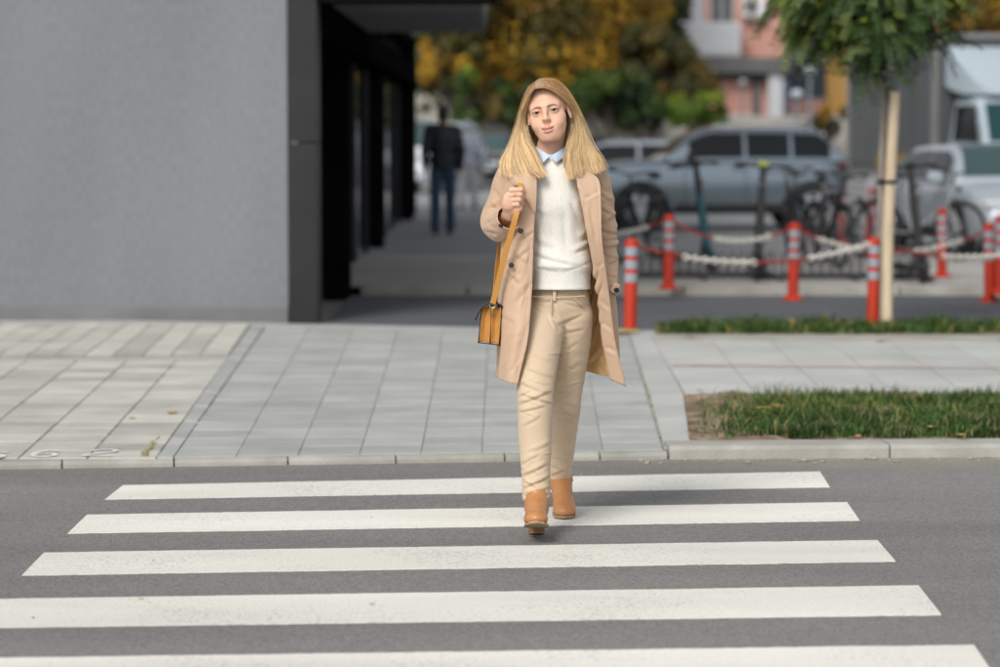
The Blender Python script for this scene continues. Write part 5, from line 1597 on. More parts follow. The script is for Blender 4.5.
# tint: skin, lips, brows, lashes, nails
Q = (V - hc) @ Rn / HS
def seg_d(P, poly):
    d = np.full(len(P), 9.0)
    for a, b in zip(poly[:-1], poly[1:]):
        a = np.array(a); b = np.array(b); ab = b - a
        t = np.clip(((P - a) @ ab) / (ab @ ab), 0, 1)
        d = np.minimum(d, np.linalg.norm(P - a - t[:, None] * ab, axis=1))
    return d
skin = np.array((0.74, 0.455, 0.320))
C = np.tile(skin, (len(V), 1)) * (1 + 0.04 * Wav(60, 12, 3)(V))[:, None]
def blend(w, c):
    global C
    w = np.clip(w, 0, 1)[:, None]
    C = C * (1 - w) + np.array(c) * w
head = (Q[:, 2] > -0.14) & (np.abs(Q[:, 0]) < 0.1)
front = head & (Q[:, 1] < -0.03)
for s in (-1, 1):
    d = np.linalg.norm(Q - np.array((s * 0.040, -0.075, -0.038)), axis=1)
    blend(0.26 * np.exp(-(d / 0.020) ** 2) * front, (0.70, 0.33, 0.24))
    d = np.linalg.norm((Q - np.array((s * 0.0325, -0.088, 0.010))) * np.array((1, .6, 1.6)), axis=1)
    blend(0.35 * np.exp(-(d / 0.014) ** 2) * front, (0.36, 0.20, 0.14))
d = np.linalg.norm(Q - np.array((0, -0.112, -0.042)), axis=1)
blend(0.25 * np.exp(-(d / 0.012) ** 2), (0.60, 0.28, 0.2))
lipc = (0.60, 0.275, 0.225)
P2 = Q.copy()
dU = seg_d(P2, UL) - np.interp(np.abs(Q[:, 0]), [0, 0.012, 0.0245], [0.0066, 0.0058, 0.0022])
dL = seg_d(P2, LL) - np.interp(np.abs(Q[:, 0]), [0, 0.012, 0.0225], [0.0072, 0.0064, 0.0020])
blend(ss(-np.minimum(dU, dL), -0.0012, 0.0012) * front * (Q[:, 2] < -0.054), lipc)
blend(ss(-(seg_d(Q, SL) - 0.0026), -0.001, 0.0010) * front * (np.abs(Q[:, 0]) < 0.023), (0.20, 0.05, 0.045))  # dark line paints the shade of the crease between the lips
for s in (-1, 1):
    br = [(s * 0.0125, -0.093, 0.0135), (s * 0.022, -0.0905, 0.0168), (s * 0.034, -0.083, 0.0180), (s * 0.0465, -0.070, 0.0120)]
    q2 = Q * np.array((1, 0.05, 1)); b2 = [np.array(b_) * np.array((1, 0.05, 1)) for b_ in br]
    wv = np.interp(np.abs(Q[:, 0]), [0.010, 0.018, 0.034, 0.047], [0.0026, 0.0032, 0.0026, 0.0012])
    blend(0.80 * ss(-(seg_d(q2, b2) - wv), -0.0016, 0.0010) * front, (0.15, 0.075, 0.04))
    # lashes and liner round the opening
    ex = (Q[:, 0] - s * 0.0325) / 0.0150; ez = (Q[:, 2] + 0.0010 - s * 0.06 * (Q[:, 0] - s * 0.0325)) / 0.0056
    el = np.sqrt(ex ** 2 + ez ** 2)
    up = ss(Q[:, 2], -0.004, 0.000)
    near = front & (Q[:, 1] < -0.062)
    blend(np.exp(-((el - 0.88) / 0.22) ** 2) * (0.25 + 0.70 * up) * near, (0.045, 0.025, 0.020))
    # hairline shadowless: darker root colour at the temples belongs to the hair itself
for (mcp, pip, dip, tip) in fing:
    d = np.linalg.norm(V - (tip * 0.75 + dip * 0.25 + np.array([0, -0.006, -0.003])), axis=1)
    blend(ss(-d, -0.0085, -0.0055), (0.16, 0.02, 0.03))
    for q in (pip, dip):
        blend(0.22 * np.exp(-(np.linalg.norm(V - q, axis=1) / 0.010) ** 2), (0.52, 0.25, 0.18))
body = mesh_obj('body', V, F, M_skin, her, True, col=C)
# ---- eyes
for s in (-1, 1):
    Rr = 0.0137 * HS
    cen = np.array((s * 0.0325, -0.0722, -0.0008)) * HS
    gaze = np.array((0.12, -1.0, -0.02)); gaze /= np.linalg.norm(gaze)      # towards the viewer
    az = Vector(gaze); ax_ = az.orthogonal().normalized(); ay = az.cross(ax_)
    th_ = [0.0, R(11), R(19), R(26), R(31), R(36), R(45), R(65), R(90), R(130), R(180)]
    Vv = [az]; Ff = []; mi = []
    n = 28
    for t in th_[1:-1]:
        for k in range(n):
            a = 2 * math.pi * k / n
            Vv.append(az * math.cos(t) + (ax_ * math.cos(a) + ay * math.sin(a)) * math.sin(t))
    Vv.append(-az)
    for k in range(n): Ff.append((0, 1 + k, 1 + (k + 1) % n)); mi.append(2)
    for i in range(len(th_) - 3):
        for k in range(n):
            Ff.append((1 + i * n + k, 1 + (i + 1) * n + k, 1 + (i + 1) * n + (k + 1) % n, 1 + i * n + (k + 1) % n)); mi.append(1 if th_[i + 2] < R(33) else 0)
    for k in range(n): Ff.append((len(Vv) - 1, 1 + (len(th_) - 3) * n + (k + 1) % n, 1 + (len(th_) - 3) * n + k)); mi.append(0)
    P = np.array([(np.array(v) * Rr + cen) for v in Vv]) @ Rn.T + hc
    mesh_obj('eye', P, Ff, [M_eyew, M_iris, M_pupil], her, True, mi=mi)
# earrings
for s in (-1, 1):
    MB().ball(Hd(s * 0.0775, -0.006, -0.034), 0.0042, 10, 8).build('earring', M_gold, her, True)

# ---------------------------------------------------------------- cloth folds placed in the photograph's own pixels
def folds(V, N, lst, face=True):
    """each fold: (x1, y1, x2, y2, half width px, height mm); raises a soft ridge with a valley below it"""
    X, Y = to_px(V + O)
    d = np.zeros(len(V))
    vis = ss(-N[:, 1], -0.15, 0.25) if face else 1.0
    for (x1, y1, x2, y2, wpx, mm) in lst:
        L = math.hypot(x2 - x1, y2 - y1); tx, ty = (x2 - x1) / L, (y2 - y1) / L
        s = ((X - x1) * tx + (Y - y1) * ty) / L
        u = -(X - x1) * ty + (Y - y1) * tx
        win = ss(s, -0.12, 0.22) * ss(-s, -1.12, -0.72)
        bow = 0.08 * L * (4 * s * (1 - s))
        u = u - bow * 0.25
        d += mm / 1000 * win * (np.exp(-(u / wpx) ** 2) - 0.85 * np.exp(-((u - 1.35 * wpx) / (wpx * 0.6)) ** 2))
    return V + N * (d * vis * FOLD_K)[:, None]
FOLD_K = 1.5
def noisy(V, N, amp, freq, seed, stretch=(1, 1, 1)):
    w = Wav(freq, 14, seed, stretch); r = 1 - np.abs(w(V)) * 1.6
    return V + N * (amp * r)[:, None]

# ---------------------------------------------------------------- trousers
xs = axis(-0.20, 0.20, 0.0034); zs = axis(0.06, 1.02, 0.0034)
ys = axis(-0.32, 0.60, 0.0045)
T = SDF(xs, ys, zs)
T.ell(W(559, 303, 0.015), (0.112, 0.100, 0.105), 0.03)
T.cap(W(559, 284, 0.005), W(559, 300, 0.01), 0.092, 0.097, 0.03, sx=1.10, sy=0.92)
rr_ = [0.088, 0.080, 0.0695, 0.0665, 0.0610, 0.0530, 0.0515]
lr = [0.084, 0.074, 0.0605, 0.0570, 0.0500, 0.0455, 0.0445]
def leg(P, r, n=26):
    Pd = cr(np.array(P), n); rd = cr(np.array(r)[:, None], n)[:, 0]
    for i in range(n - 1): T.cap(Pd[i], Pd[i + 1], rd[i], rd[i + 1], 0.006)
leg(rl, rr_); leg(ll, lr)
# cut the hems and the waist
def cut(c, nrm, sel):
    c = np.asarray(c); nrm = np.asarray(nrm) / np.linalg.norm(nrm)
    X = T.a[0][:, None, None]; Y = T.a[1][None, :, None]; Z = T.a[2][None, None, :]
    d = (X - c[0]) * nrm[0] + (Y - c[1]) * nrm[1] + (Z - c[2]) * nrm[2]
    T.D = np.where(sel(X, Y, Z), np.maximum(T.D, d), T.D).astype(np.float32)
mid = W(552, 450, 0.05)
cut(W(536.5, 500.5, -0.235), (0.10, 0.28, -1), lambda X, Y, Z: (Y < 0.05) & (Z < 0.4) & (X < 1))
cut(W(559.5, 486.0, 0.39), (0.05, -0.30, -1), lambda X, Y, Z: (Y >= 0.05) & (Z < 0.4) & (X < 1))
V, F = T.mesh(); V = relax(V, F, 3, 0.5)
N = vnormals(V, F)
FR = []
g_ = np.random.default_rng(77)
# knee and shin of the leading leg
FR += [(518, 402, 552, 388, 2.6, 4.5), (519, 410, 545, 404, 2.2, 3.5), (520, 380, 551, 392, 2.8, 4), (528, 367, 553, 376, 2.4, 3), (521, 392, 538, 397, 2.0, 3.0), (530, 395, 553, 402, 2.0, 3.2),
       (522, 424, 540, 414, 2.5, 2.6), (533, 352, 552, 360, 3, 2), (517, 396, 530, 389, 1.8, 2.6), (534, 381, 552, 384, 1.8, 2.2)]
# ankle bunching, leading leg
FR += [(522, 474, 546, 462, 2.4, 4.5), (523, 486, 549, 474, 2.4, 4.5), (524, 478, 540, 488, 2.0, 3.2), (526, 492, 549, 486, 1.8, 3.0), (521, 462, 538, 452, 2.6, 3), (535, 470, 550, 482, 2.0, 3), (530, 450, 550, 440, 2.8, 2.4)]
# trailing leg
FR += [(555, 405, 578, 415, 2.4, 4.0), (556, 412, 577, 422, 2.4, 2.6), (556, 398, 576, 404, 2.2, 2.5), (551, 463, 571, 470, 2.2, 4), (550, 474, 571, 464, 2.0, 3.6), (550, 478, 569, 479, 1.6, 2.6), (553, 455, 572, 460, 2.2, 2.6), (556, 440, 573, 447, 2.6, 2),
       (556, 352, 578, 338, 3, 2.2), (557, 372, 580, 360, 3, 1.8)]
# hips
FR += [(556, 322, 582, 312, 2.6, 3.4), (554, 318, 570, 330, 2.2, 2.8), (560, 331, 584, 326, 2.6, 2.4), (535, 299, 553, 308, 2.2, 3.2), (534, 305, 550, 313, 2.0, 2.6), (553, 304, 562, 320, 2.0, 2.6), (565, 300, 585, 305, 2.6, 2.4), (549, 312, 556, 330, 2.0, 2.4)]
for _ in range(46):            # fine creases at knees, ankles and thighs
    if g_.uniform() < 0.6: cx_, cy_, hw_ = 536, g_.choice([g_.normal(396, 11), g_.normal(484, 10), g_.uniform(345, 470)]), 14
    else: cx_, cy_, hw_ = 564, g_.choice([g_.normal(408, 8), g_.normal(470, 8), g_.uniform(330, 400)]), 11
    a_ = g_.normal(0, 0.42); l_ = g_.uniform(8, 20); x_ = cx_ + g_.uniform(-hw_, hw_)
    FR.append((x_ - l_ / 2 * math.cos(a_), cy_ - l_ / 2 * math.sin(a_), x_ + l_ / 2 * math.cos(a_), cy_ + l_ / 2 * math.sin(a_), g_.uniform(1.0, 1.5), g_.uniform(0.9, 1.9)))
FR = [q[:5] + (q[5] * 0.72,) for q in FR]
V = folds(V, N, FR)
V = noisy(V, N, 0.0011, 45, 5, (1, 1, 0.6))
mesh_obj('trousers', V, F, M_trou, her, True)
# hem bands, fly, belt loops, pocket seams
def loop_band(c, nrm, r0, r1, h, m, name, n=48):
    nrm = Vector(nrm).normalized(); a = nrm.orthogonal().normalized(); b = nrm.cross(a)
    V = []; prof = [(r0, 0), (r0 + 0.0035, 0.002), (r1 + 0.004, h - 0.003), (r1, h), (r1 - 0.004, h)]
    for r, z in prof:
        for k in range(n):
            t = 2 * math.pi * k / n; w = 1 + 0.025 * math.sin(3 * t + 1) + 0.012 * math.sin(7 * t)
            V.append(Vector(c) + (a * math.cos(t) + b * math.sin(t)) * r * w + nrm * z)
    return mesh_obj(name, V, grid_faces(len(prof), n, True), m, her, True)
loop_band(W(536.5, 500.0, -0.198), (-0.04, -0.10, 1), 0.0485, 0.0490, 0.022, M_trou, 'trouser_hem')
loop_band(W(559.6, 488.0, 0.424), (-0.03, 0.30, 1), 0.0447, 0.0447, 0.022, M_trou, 'trouser_hem')
mb = MB(); mb.box(W(554.5, 294, -0.098), (0.013, 0.006, 0.052), bev=0.002); mb.build('belt_loop', M_trou, her, True)
mb = MB(); mb.tube([W(533, 296.5, -0.085), W(545, 297.2, -0.096), W(556, 297.4, -0.099), W(570, 297, -0.094), W(585, 296, -0.075)], 0.0025, 6); mb.build('waist_seam', M_trou, her, True)
mb = MB(); mb.tube(cr([W(551.5, 298, -0.099), W(551, 306, -0.101), W(551.5, 315, -0.100), W(553.5, 322, -0.093)], 10), 0.0028, 6); mb.build('fly_seam', M_trou, her, True)
mb = MB(); mb.tube(cr([W(574, 298, -0.087), W(579, 303, -0.078), W(585.5, 308, -0.05)], 8), 0.0022, 6); mb.build('pocket_seam', M_trou, her, True)

# ---------------------------------------------------------------- sweater
def ring_rows(rows, nu, nv):
    """rows: list of (py, cx px, half width px, front dy, back dy, droop px)"""
    a = np.linspace(0, 2 * math.pi, nv, endpoint=False)
    K = cr(np.array(rows, dtype=float), nu)
    P = np.zeros((nu, nv, 3))
    for i, (py, cx, hw, fy, by, dr) in enumerate(K):
        c, s_ = np.cos(a), np.sin(a)
        e = 0.86
        x = np.sign(c) * np.abs(c) ** e * hw; q = np.sign(s_) * np.abs(s_) ** e
        dy = np.where(q < 0, -q * fy, q * by)
        for j in range(nv):
            P[i, j] = W(cx + x[j], py + (dr * -q[j] if q[j] < 0 else 0), dy[j])
    return P.reshape(-1, 3), grid_faces(nu, nv, True)[:, ::-1]
rows = [(152.5, 549.5, 14.8, -0.066, 0.078, 5), (155, 549.5, 15.5, -0.070, 0.08, 5), (158.5, 549.5, 17.5, -0.073, 0.08, 4), (163, 550, 24, -0.08, 0.085, 3), (172, 551, 32, -0.098, 0.09, 1), (188, 552, 34, -0.118, 0.095, 0), (205, 553, 33.5, -0.127, 0.10, 0),
        (222, 555, 31.5, -0.116, 0.095, 0), (242, 557, 30.5, -0.108, 0.09, 0), (258, 558.5, 32, -0.116, 0.10, 0), (266, 559, 33, -0.121, 0.105, 0), (270, 559.5, 32, -0.116, 0.103, 0), (275, 559.5, 31, -0.112, 0.10, 0), (283, 559.5, 30.8, -0.112, 0.10, 0.6), (288.5, 559.5, 31, -0.114, 0.10, 0.8), (289.3, 559.5, 29.5, -0.106, 0.094, 0.8)]
V, F = ring_rows(rows, 170, 150)
N = vnormals(V, F)
if N[:, 1][np.argmin(V[:, 1])] > 0: F = F[:, ::-1].copy(); N = -N
X, Y = to_px(V + O)
SW = [(532, 262, 560, 268, 3.4, 1.6), (562, 268, 590, 258, 3.4, 1.8), (545, 255, 580, 262, 3.5, 3), (530, 248, 550, 256, 3.5, 3), (573, 250, 591, 240, 3.0, 4), (578, 238, 590, 224, 3.4, 3.5), (535, 235, 556, 246, 4, 2.4), (540, 218, 545, 255, 5, 2.2), (570, 212, 574, 250, 4.5, 2.5), (575, 200, 585, 222, 3.4, 3), (536, 205, 548, 214, 4, 2), (556, 226, 562, 262, 4, 2)]
V = folds(V, N, SW)
V = noisy(V, N, 0.0012, 26, 8)
# ribbed welt and neck band: real relief
ang = np.tile(np.arange(150), 170)
rib = ((Y > 270.5) & (Y < 289)) * 1.0 + (Y < 158.2) * 0.8
V = V + N * (0.0011 * np.cos(ang * 2 * math.pi * 75 / 150) * rib)[:, None]
mesh_obj('sweater', V, F, M_knit, her, True)
# shirt collar: two points and the band behind them
def flap(pts, dys, name, m, th=0.003, par=None):
    P = [W(x, y, d) for (x, y), d in zip(pts, dys)]
    nrm = np.cross(P[1] - P[0], P[2] - P[0]); nrm /= np.linalg.norm(nrm)
    if nrm[1] > 0: nrm = -nrm
    mb = MB(); mb.prism(P, nrm * th); return mb.build(name, m, par or her)
flap([(536.0, 147.5), (541.5, 151.5), (549.4, 156.2), (543.2, 163.0), (538.6, 159.6)], [-0.040, -0.066, -0.084, -0.096, -0.075], 'shirt_collar', M_shirt)
flap([(564.6, 147.5), (558.5, 152.0), (551.0, 156.6), (556.0, 163.2), (563.8, 157.6)], [-0.036, -0.062, -0.084, -0.096, -0.060], 'shirt_collar', M_shirt)
rows = [(147.5, 550.2, 14.6, -0.050, 0.075, 7), (151, 550.2, 15.0, -0.060, 0.078, 6.5), (155.5, 550, 15.6, -0.068, 0.08, 5), (158, 550, 15.6, -0.068, 0.08, 5)]
V, F = ring_rows(rows, 10, 80)
mesh_obj('collar_band', V, F, M_shirt, her, True)

# ---------------------------------------------------------------- coat
rowsC = [
 [(534, 160, -.058), (531.5, 158, -.035), (529, 156, -.005), (528, 153.5, .03), (536, 151, .065), (549, 150, .078), (562, 151, .065), (570, 153.5, .03), (570, 156, -.005), (569, 159, -.035), (568, 162, -.058)],
 [(536.5, 168, -.108), (524, 165, -.085), (513, 164, -.045), (507, 163, .02), (516, 161, .09), (549, 160, .11), (582, 161, .09), (594, 163, .02), (589, 165, -.05), (573, 167, -.100), (583, 170, -.112)],
 [(537, 180, -.138), (522, 177, -.118), (509.5, 176, -.065), (503.5, 175, .01), (512, 174, .10), (550, 173, .125), (588, 174, .10), (598.5, 175, .01), (595, 177, -.07), (577, 180, -.132), (598.5, 180, -.130)],
 [(535.5, 205, -.158), (521, 205, -.150), (507, 205, -.085), (503, 205, .0), (512, 205, .10), (550, 205, .13), (588, 205, .10), (596, 205, .0), (594.5, 205, -.08), (582.5, 205, -.148), (601.0, 205, -.150)],
 [(533.5, 240, -.156), (520, 240, -.152), (506, 240, -.090), (502, 240, .0), (511, 240, .10), (550, 240, .13), (590, 240, .10), (599, 240, .01), (599, 240, -.070), (589, 240, -.138), (602.2, 240, -.150)],
 [(532, 290, -.155), (517, 290, -.156), (502.5, 290, -.095), (500, 290, .0), (510, 288, .115), (551, 287, .155), (592, 288, .125), (610, 290, .08), (613.5, 290, .0), (597.5, 289, -.062), (609, 290, -.090)],
 [(527.5, 340, -.190), (514, 340, -.182), (501.5, 340, -.105), (499, 340, .0), (509, 336, .13), (552, 334, .18), (594, 336, .16), (613, 339, .12), (618.8, 340, .04), (604.0, 339, -.012), (615.5, 340, -.045)],
 [(517.5, 384.3, -.200), (508, 382.5, -.192), (500.5, 379.5, -.115), (498, 377.5, .0), (507, 373, .14), (552, 369.5, .20), (586, 371.5, .18), (606, 376, .14), (620.5, 381, .06), (611, 379, .012), (626.5, 386.3, -.02)],
]
K = np.array([[W(*p) for p in r] for r in rowsC])          # (8, 11, 3)
NU, NV = 190, 300
K2 = cr(K, NU)                                            # along the height
Vg = cr(K2.transpose(1, 0, 2), NV).transpose(1, 0, 2)     # (NU, NV, 3)
# even out the rows of samples near the fold column by re-spacing along the arc
uu = np.linspace(0, 1, NU)[:, None]; vv = np.linspace(0, 1, NV)[None, :]
# hanging folds of the skirt: long waves that grow towards the hem
V = Vg.reshape(-1, 3)
F = grid_faces(NU, NV)
N = vnormals(V, F)
j0 = np.argmin(np.abs(V[:, 1] - 0.13) + np.abs(V[:, 0])); 
if N[j0, 1] < 0: F = F[:, ::-1].copy(); N = -N             # outward: the back faces +y
Uc = np.repeat(uu[:, 0], NV); Vc = np.tile(vv[0], NU)
amp = ss(Uc, 0.45, 1.0) * 0.010
bodyw = ss(Vc, 0.16, 0.26) * ss(-Vc, -0.80, -0.70)
V = V + N * (amp * bodyw * np.sin(Vc * 48 + 2.2 * np.sin(Uc * 4)))[:, None]
CF = [(505, 262, 528, 246, 3.0, 4.5), (508, 268, 522, 282, 3.0, 4.0), (506, 280, 520, 268, 2.4, 3.6), (512, 300, 529, 280, 3.2, 3.0), (503, 296, 512, 250, 4, 3.2), (500, 330, 515, 285, 5, 3.0), (510, 350, 528, 310, 5, 2.6), (504, 372, 519, 335, 5, 2.4),
      (516, 240, 533, 228, 2.6, 3.5), (513, 250, 530, 262, 2.8, 3.0), (521, 290, 530, 300, 2.4, 2.0), (503, 312, 518, 322, 3, 2)]
g_ = np.random.default_rng(5)
for _ in range(26):
    x_, y_ = g_.uniform(500, 532), g_.uniform(235, 375); a_ = g_.normal(-1.0, 0.5); l_ = g_.uniform(12, 34)
    CF.append((x_ - l_ / 2 * math.cos(a_), y_ - l_ / 2 * math.sin(a_), x_ + l_ / 2 * math.cos(a_), y_ + l_ / 2 * math.sin(a_), g_.uniform(1.4, 2.6), g_.uniform(0.5, 1.2)))
CF = [q[:5] + (q[5] * 0.62,) for q in CF]
# back and side seen from inside
V = folds(V, N, CF)
LF = [(586, 300, 596, 268, 2.4, -5), (589, 310, 600, 280, 2.4, -5), (586, 330, 598, 305, 2.6, -4.5), (590, 345, 601, 318, 2.4, -4), (588, 362, 604, 344, 3.0, -4), (600, 290, 606, 360, 3, -3.0), (592, 300, 594, 365, 3.4, -3.6), (597, 350, 610, 374, 2.6, -3)]
V = folds(V, N, LF, face=False)
# lapel crease and the facing's little dents on the viewer's right
FF = [(584, 199, 600, 190, 2.2, 1.6), (580, 182, 592, 194, 2.6, 2.2), (584, 201, 590, 230, 2.4, 2.6), (590, 206, 597, 240, 2.6, 2.4), (601, 300, 611, 309, 2.2, 2.0), (603, 322, 614, 330, 2.4, 2.0), (606, 346, 618, 352, 2.4, 2.0), (597, 268, 604, 262, 2.0, 2.0)]
V = folds(V, N, FF, face=False)
V = noisy(V, N, 0.0012, 24, 12, (1, 1, 0.5))
# stitching ridge one centimetre inside both front edges
for edge in (0, 1):
    dist = (Vc if edge == 0 else 1 - Vc)
    V = V + N * (0.0016 * np.exp(-((dist - 0.012) / 0.004) ** 2) * (1 + 0.7 * np.sin(Uc * 260)))[:, None]
coat = mesh_obj('coat', V, F, [M_coat, M_lining, M_coat], her, True)
sm = coat.modifiers.new('thickness', 'SOLIDIFY'); sm.thickness = 0.0045; sm.offset = -1.0; sm.material_offset = 1; sm.material_offset_rim = 0
# facing: the strip inside the left front edge keeps the outer cloth
fmask = (Vc.reshape(NU, NV)[:-1, :-1].ravel() > 0.895) | (Vc.reshape(NU, NV)[:-1, :-1].ravel() < 0.08)
coat.data.polygons.foreach_set('material_index', np.where(fmask, 1, 0).astype(np.int32))
coat.data.materials[0] = M_coat; coat.data.materials[1] = M_coat
coat.data.materials.append(M_lining)
coat.data.materials[2] = M_coat
sm.material_offset = 3
while len(coat.data.materials) < 5: coat.data.materials.append(M_coat)
coat.data.materials[3] = M_lining; coat.data.materials[4] = M_coat
def tube_loft(P, rad, nu, nv, flat=None):
    Pd = cr(np.array(P), nu); rd = cr(np.array(rad, dtype=float)[:, None], nu)[:, 0]
    V = np.zeros((nu, nv, 3)); ref = np.array([1.0, 0.0, 0.0])
    for i in range(nu):
        t = Pd[min(i + 1, nu - 1)] - Pd[max(i - 1, 0)]; t /= np.linalg.norm(t)
        a = ref - t * ref.dot(t); a /= np.linalg.norm(a); ref = a
        b = np.cross(t, a)
        an = np.linspace(0, 2 * math.pi, nv, endpoint=False)
        V[i] = Pd[i] + (np.cos(an)[:, None] * a + np.sin(an)[:, None] * b) * rd[i]
    return V.reshape(-1, 3), grid_faces(nu, nv, True)
def sleeve(P, rad, fl, seed, nu=120, nv=96, ring=0.0, FK=1.0):
    V, F = tube_loft(P, rad, nu, nv)
    N = vnormals(V, F); c = V.reshape(nu, nv, 3).mean(1).repeat(nv, 0)
    if ((V - c) * N).sum() < 0: F = F[:, ::-1].copy(); N = -N
    t = np.repeat(np.linspace(0, 1, nu), nv)
    V0 = V; V = folds(V, N, fl); V = V0 + (V - V0) * (FK * (1 - 0.85 * ss(t, 0.80, 0.95)))[:, None]
    w = Wav(38, 14, seed, (0.7, 0.7, 1.5)); r = 1 - np.abs(w(V)) * 1.8
    V = V + N * ((0.0012 + ring * np.exp(-((t - 0.52) / 0.2) ** 2)) * r)[:, None]
    o = mesh_obj('sleeve', V, F, [M_coat, M_lining], her, True)
    m = o.modifiers.new('thickness', 'SOLIDIFY'); m.thickness = 0.004; m.offset = -1; m.material_offset = 1
    return o
# right sleeve: elbow bent, cuff open towards the hand
RS = [W(520, 169, .005), W(511.5, 175, .01), W(504.5, 192, .03), W(498.5, 212, .055), W(496.5, 222, .035), W(500.5, 226.5, -.035), W(505.5, 223.5, -.095), W(509.8, 217.5, -.150)]
RR = [0.050, 0.057, 0.055, 0.058, 0.060, 0.058, 0.0555, 0.050]
sleeve(RS, RR, [(486, 214, 501, 208, 2.4, 5), (485, 221, 500, 214, 2.2, 4.5), (486, 228, 503, 232, 2.4, 4), (494, 237, 508, 229, 2.2, 4), (492, 200, 504, 212, 2.8, 4), (488, 206, 497, 203, 2.4, 3), (496, 186, 507, 200, 3, 3), (499, 230, 513, 236, 2, 3), (498, 168, 504, 182, 3, 2), (490, 222, 500, 226, 2, 3)], 15, ring=0.0016, FK=0.55)
RSV = (bpy.data.objects['sleeve'].data, )
# cuff strap and buttons of the right sleeve
cd = (W(509.8, 217.5, -.150) - W(505.5, 223.5, -.095)); cd /= np.linalg.norm(cd)
def button(p, nrm, r=0.0105):
    nrm = Vector(nrm).normalized(); p = Vector(p)
    mb = MB(); mb.tube([p, p + nrm * 0.0025, p + nrm * 0.0042, p + nrm * 0.0045], [r, r, r * 0.9, r * 0.72], 18)
    mb.torus(p + nrm * 0.0040, nrm, r * 0.82, r * 0.14, 18, 6)
    o = mb.build('button', M_button, her, True); return o
def surface_at(me, px, py):
    n = len(me.vertices); co = np.zeros(n * 3); me.vertices.foreach_get('co', co); co = co.reshape(-1, 3)
    no = np.zeros(n * 3); me.vertices.foreach_get('normal', no); no = no.reshape(-1, 3)
    X, Y = to_px(co + O); d = np.hypot(X - px, Y - py) + np.where(no[:, 1] < -0.1, 0, 50)
    c = np.where(d < d.min() + 1.2)[0]; i = c[np.argmin(co[c, 1])]
    return co[i], no[i]
p_, n_ = surface_at(RSV[0], 501.5, 222.0)
button(p_, n_, 0.009)
button(W(520.6, 230.8, -0.178), (-0.1, -1, 0.05)); button(W(511.5, 265.3, -0.163), (-0.35, -1, 0.05))
# left sleeve: hand in the coat pocket
LS = [W(585, 169, .005), W(593, 174, .012), W(599.5, 190, .03), W(602.5, 215, .05), W(604.6, 238, .05), W(606, 262, .03), W(607.2, 284, .0), W(607.6, 294, -.015)]
LR = [0.046, 0.050, 0.049, 0.050, 0.050, 0.046, 0.040, 0.037]
sleeve(LS, LR, [(600, 190, 613, 200, 2.4, 3), (601, 206, 616, 214, 2.2, 4), (601, 222, 617, 212, 2.2, 4), (601, 228, 618, 232, 2.0, 4.5), (603, 238, 619, 236, 2.0, 5), (602, 246, 619, 243, 1.8, 5), (604, 252, 618, 257, 2.0, 4.5), (605, 264, 617, 258, 2.0, 4), (606, 272, 616, 276, 2.0, 3), (598, 176, 608, 190, 3, 2.4)], 16, ring=0.003)
mb = MB(); mb.box(W(615, 288, -.052), (0.028, 0.008, 0.040), Matrix.Rotation(R(28), 4, 'Y') @ Matrix.Rotation(R(20), 4, 'Z'), bev=0.003); mb.build('cuff_tab', M_coat, her, True)
button(W(616.3, 290.2, -0.060), (0.5, -1, 0.0), 0.010)
mb = MB(); mb.torus(W(607.2, 286, -.003), (0.02, -0.12, -1), 0.0405, 0.004, 36, 6); mb.build('cuff_strap', M_coat, her, True)
# lapel on her right front, small collar leaf with dark undershade of the neck hole
def sheet(rows, m, name, nu=24, nv=24, th=0.004, par=None):
    K = np.array([[W(*p) for p in r] for r in rows])
    Vg = cr(cr(K, nu).transpose(1, 0, 2), nv).transpose(1, 0, 2)
    o = mesh_obj(name, Vg.reshape(-1, 3), grid_faces(nu, nv), m, par or her, True)
    s = o.modifiers.new('thickness', 'SOLIDIFY'); s.thickness = th; s.offset = 0
    return o
sheet([[(535.5, 160, -.085), (527, 162, -.098), (517, 166, -.092)], [(536.5, 176, -.146), (526, 174, -.146), (513.5, 177, -.118)], [(536.8, 190, -.168), (527, 187, -.168), (516.5, 184, -.145)], [(536, 206, -.172), (532, 203, -.174), (525, 197, -.170)], [(535.4, 214, -.166), (534.5, 213, -.168), (533, 211, -.168)]], M_coat, 'lapel')
sheet([[(520, 160, -.050), (511, 163, -.040)], [(519, 168, -.100), (508, 171, -.070)], [(516.5, 179, -.128), (511.5, 182, -.105)], [(518.5, 184.5, -.140), (515.5, 185.5, -.130)]], M_coat, 'coat_collar', 18, 14)
sheet([[(569, 160, -.070), (580, 162, -.070), (592, 164, -.035)], [(571, 165, -.098), (583, 165, -.098), (597, 167, -.055)], [(573, 170, -.116), (585, 169.5, -.118), (599, 171, -.078)]], M_coat, 'coat_collar', 18, 18)

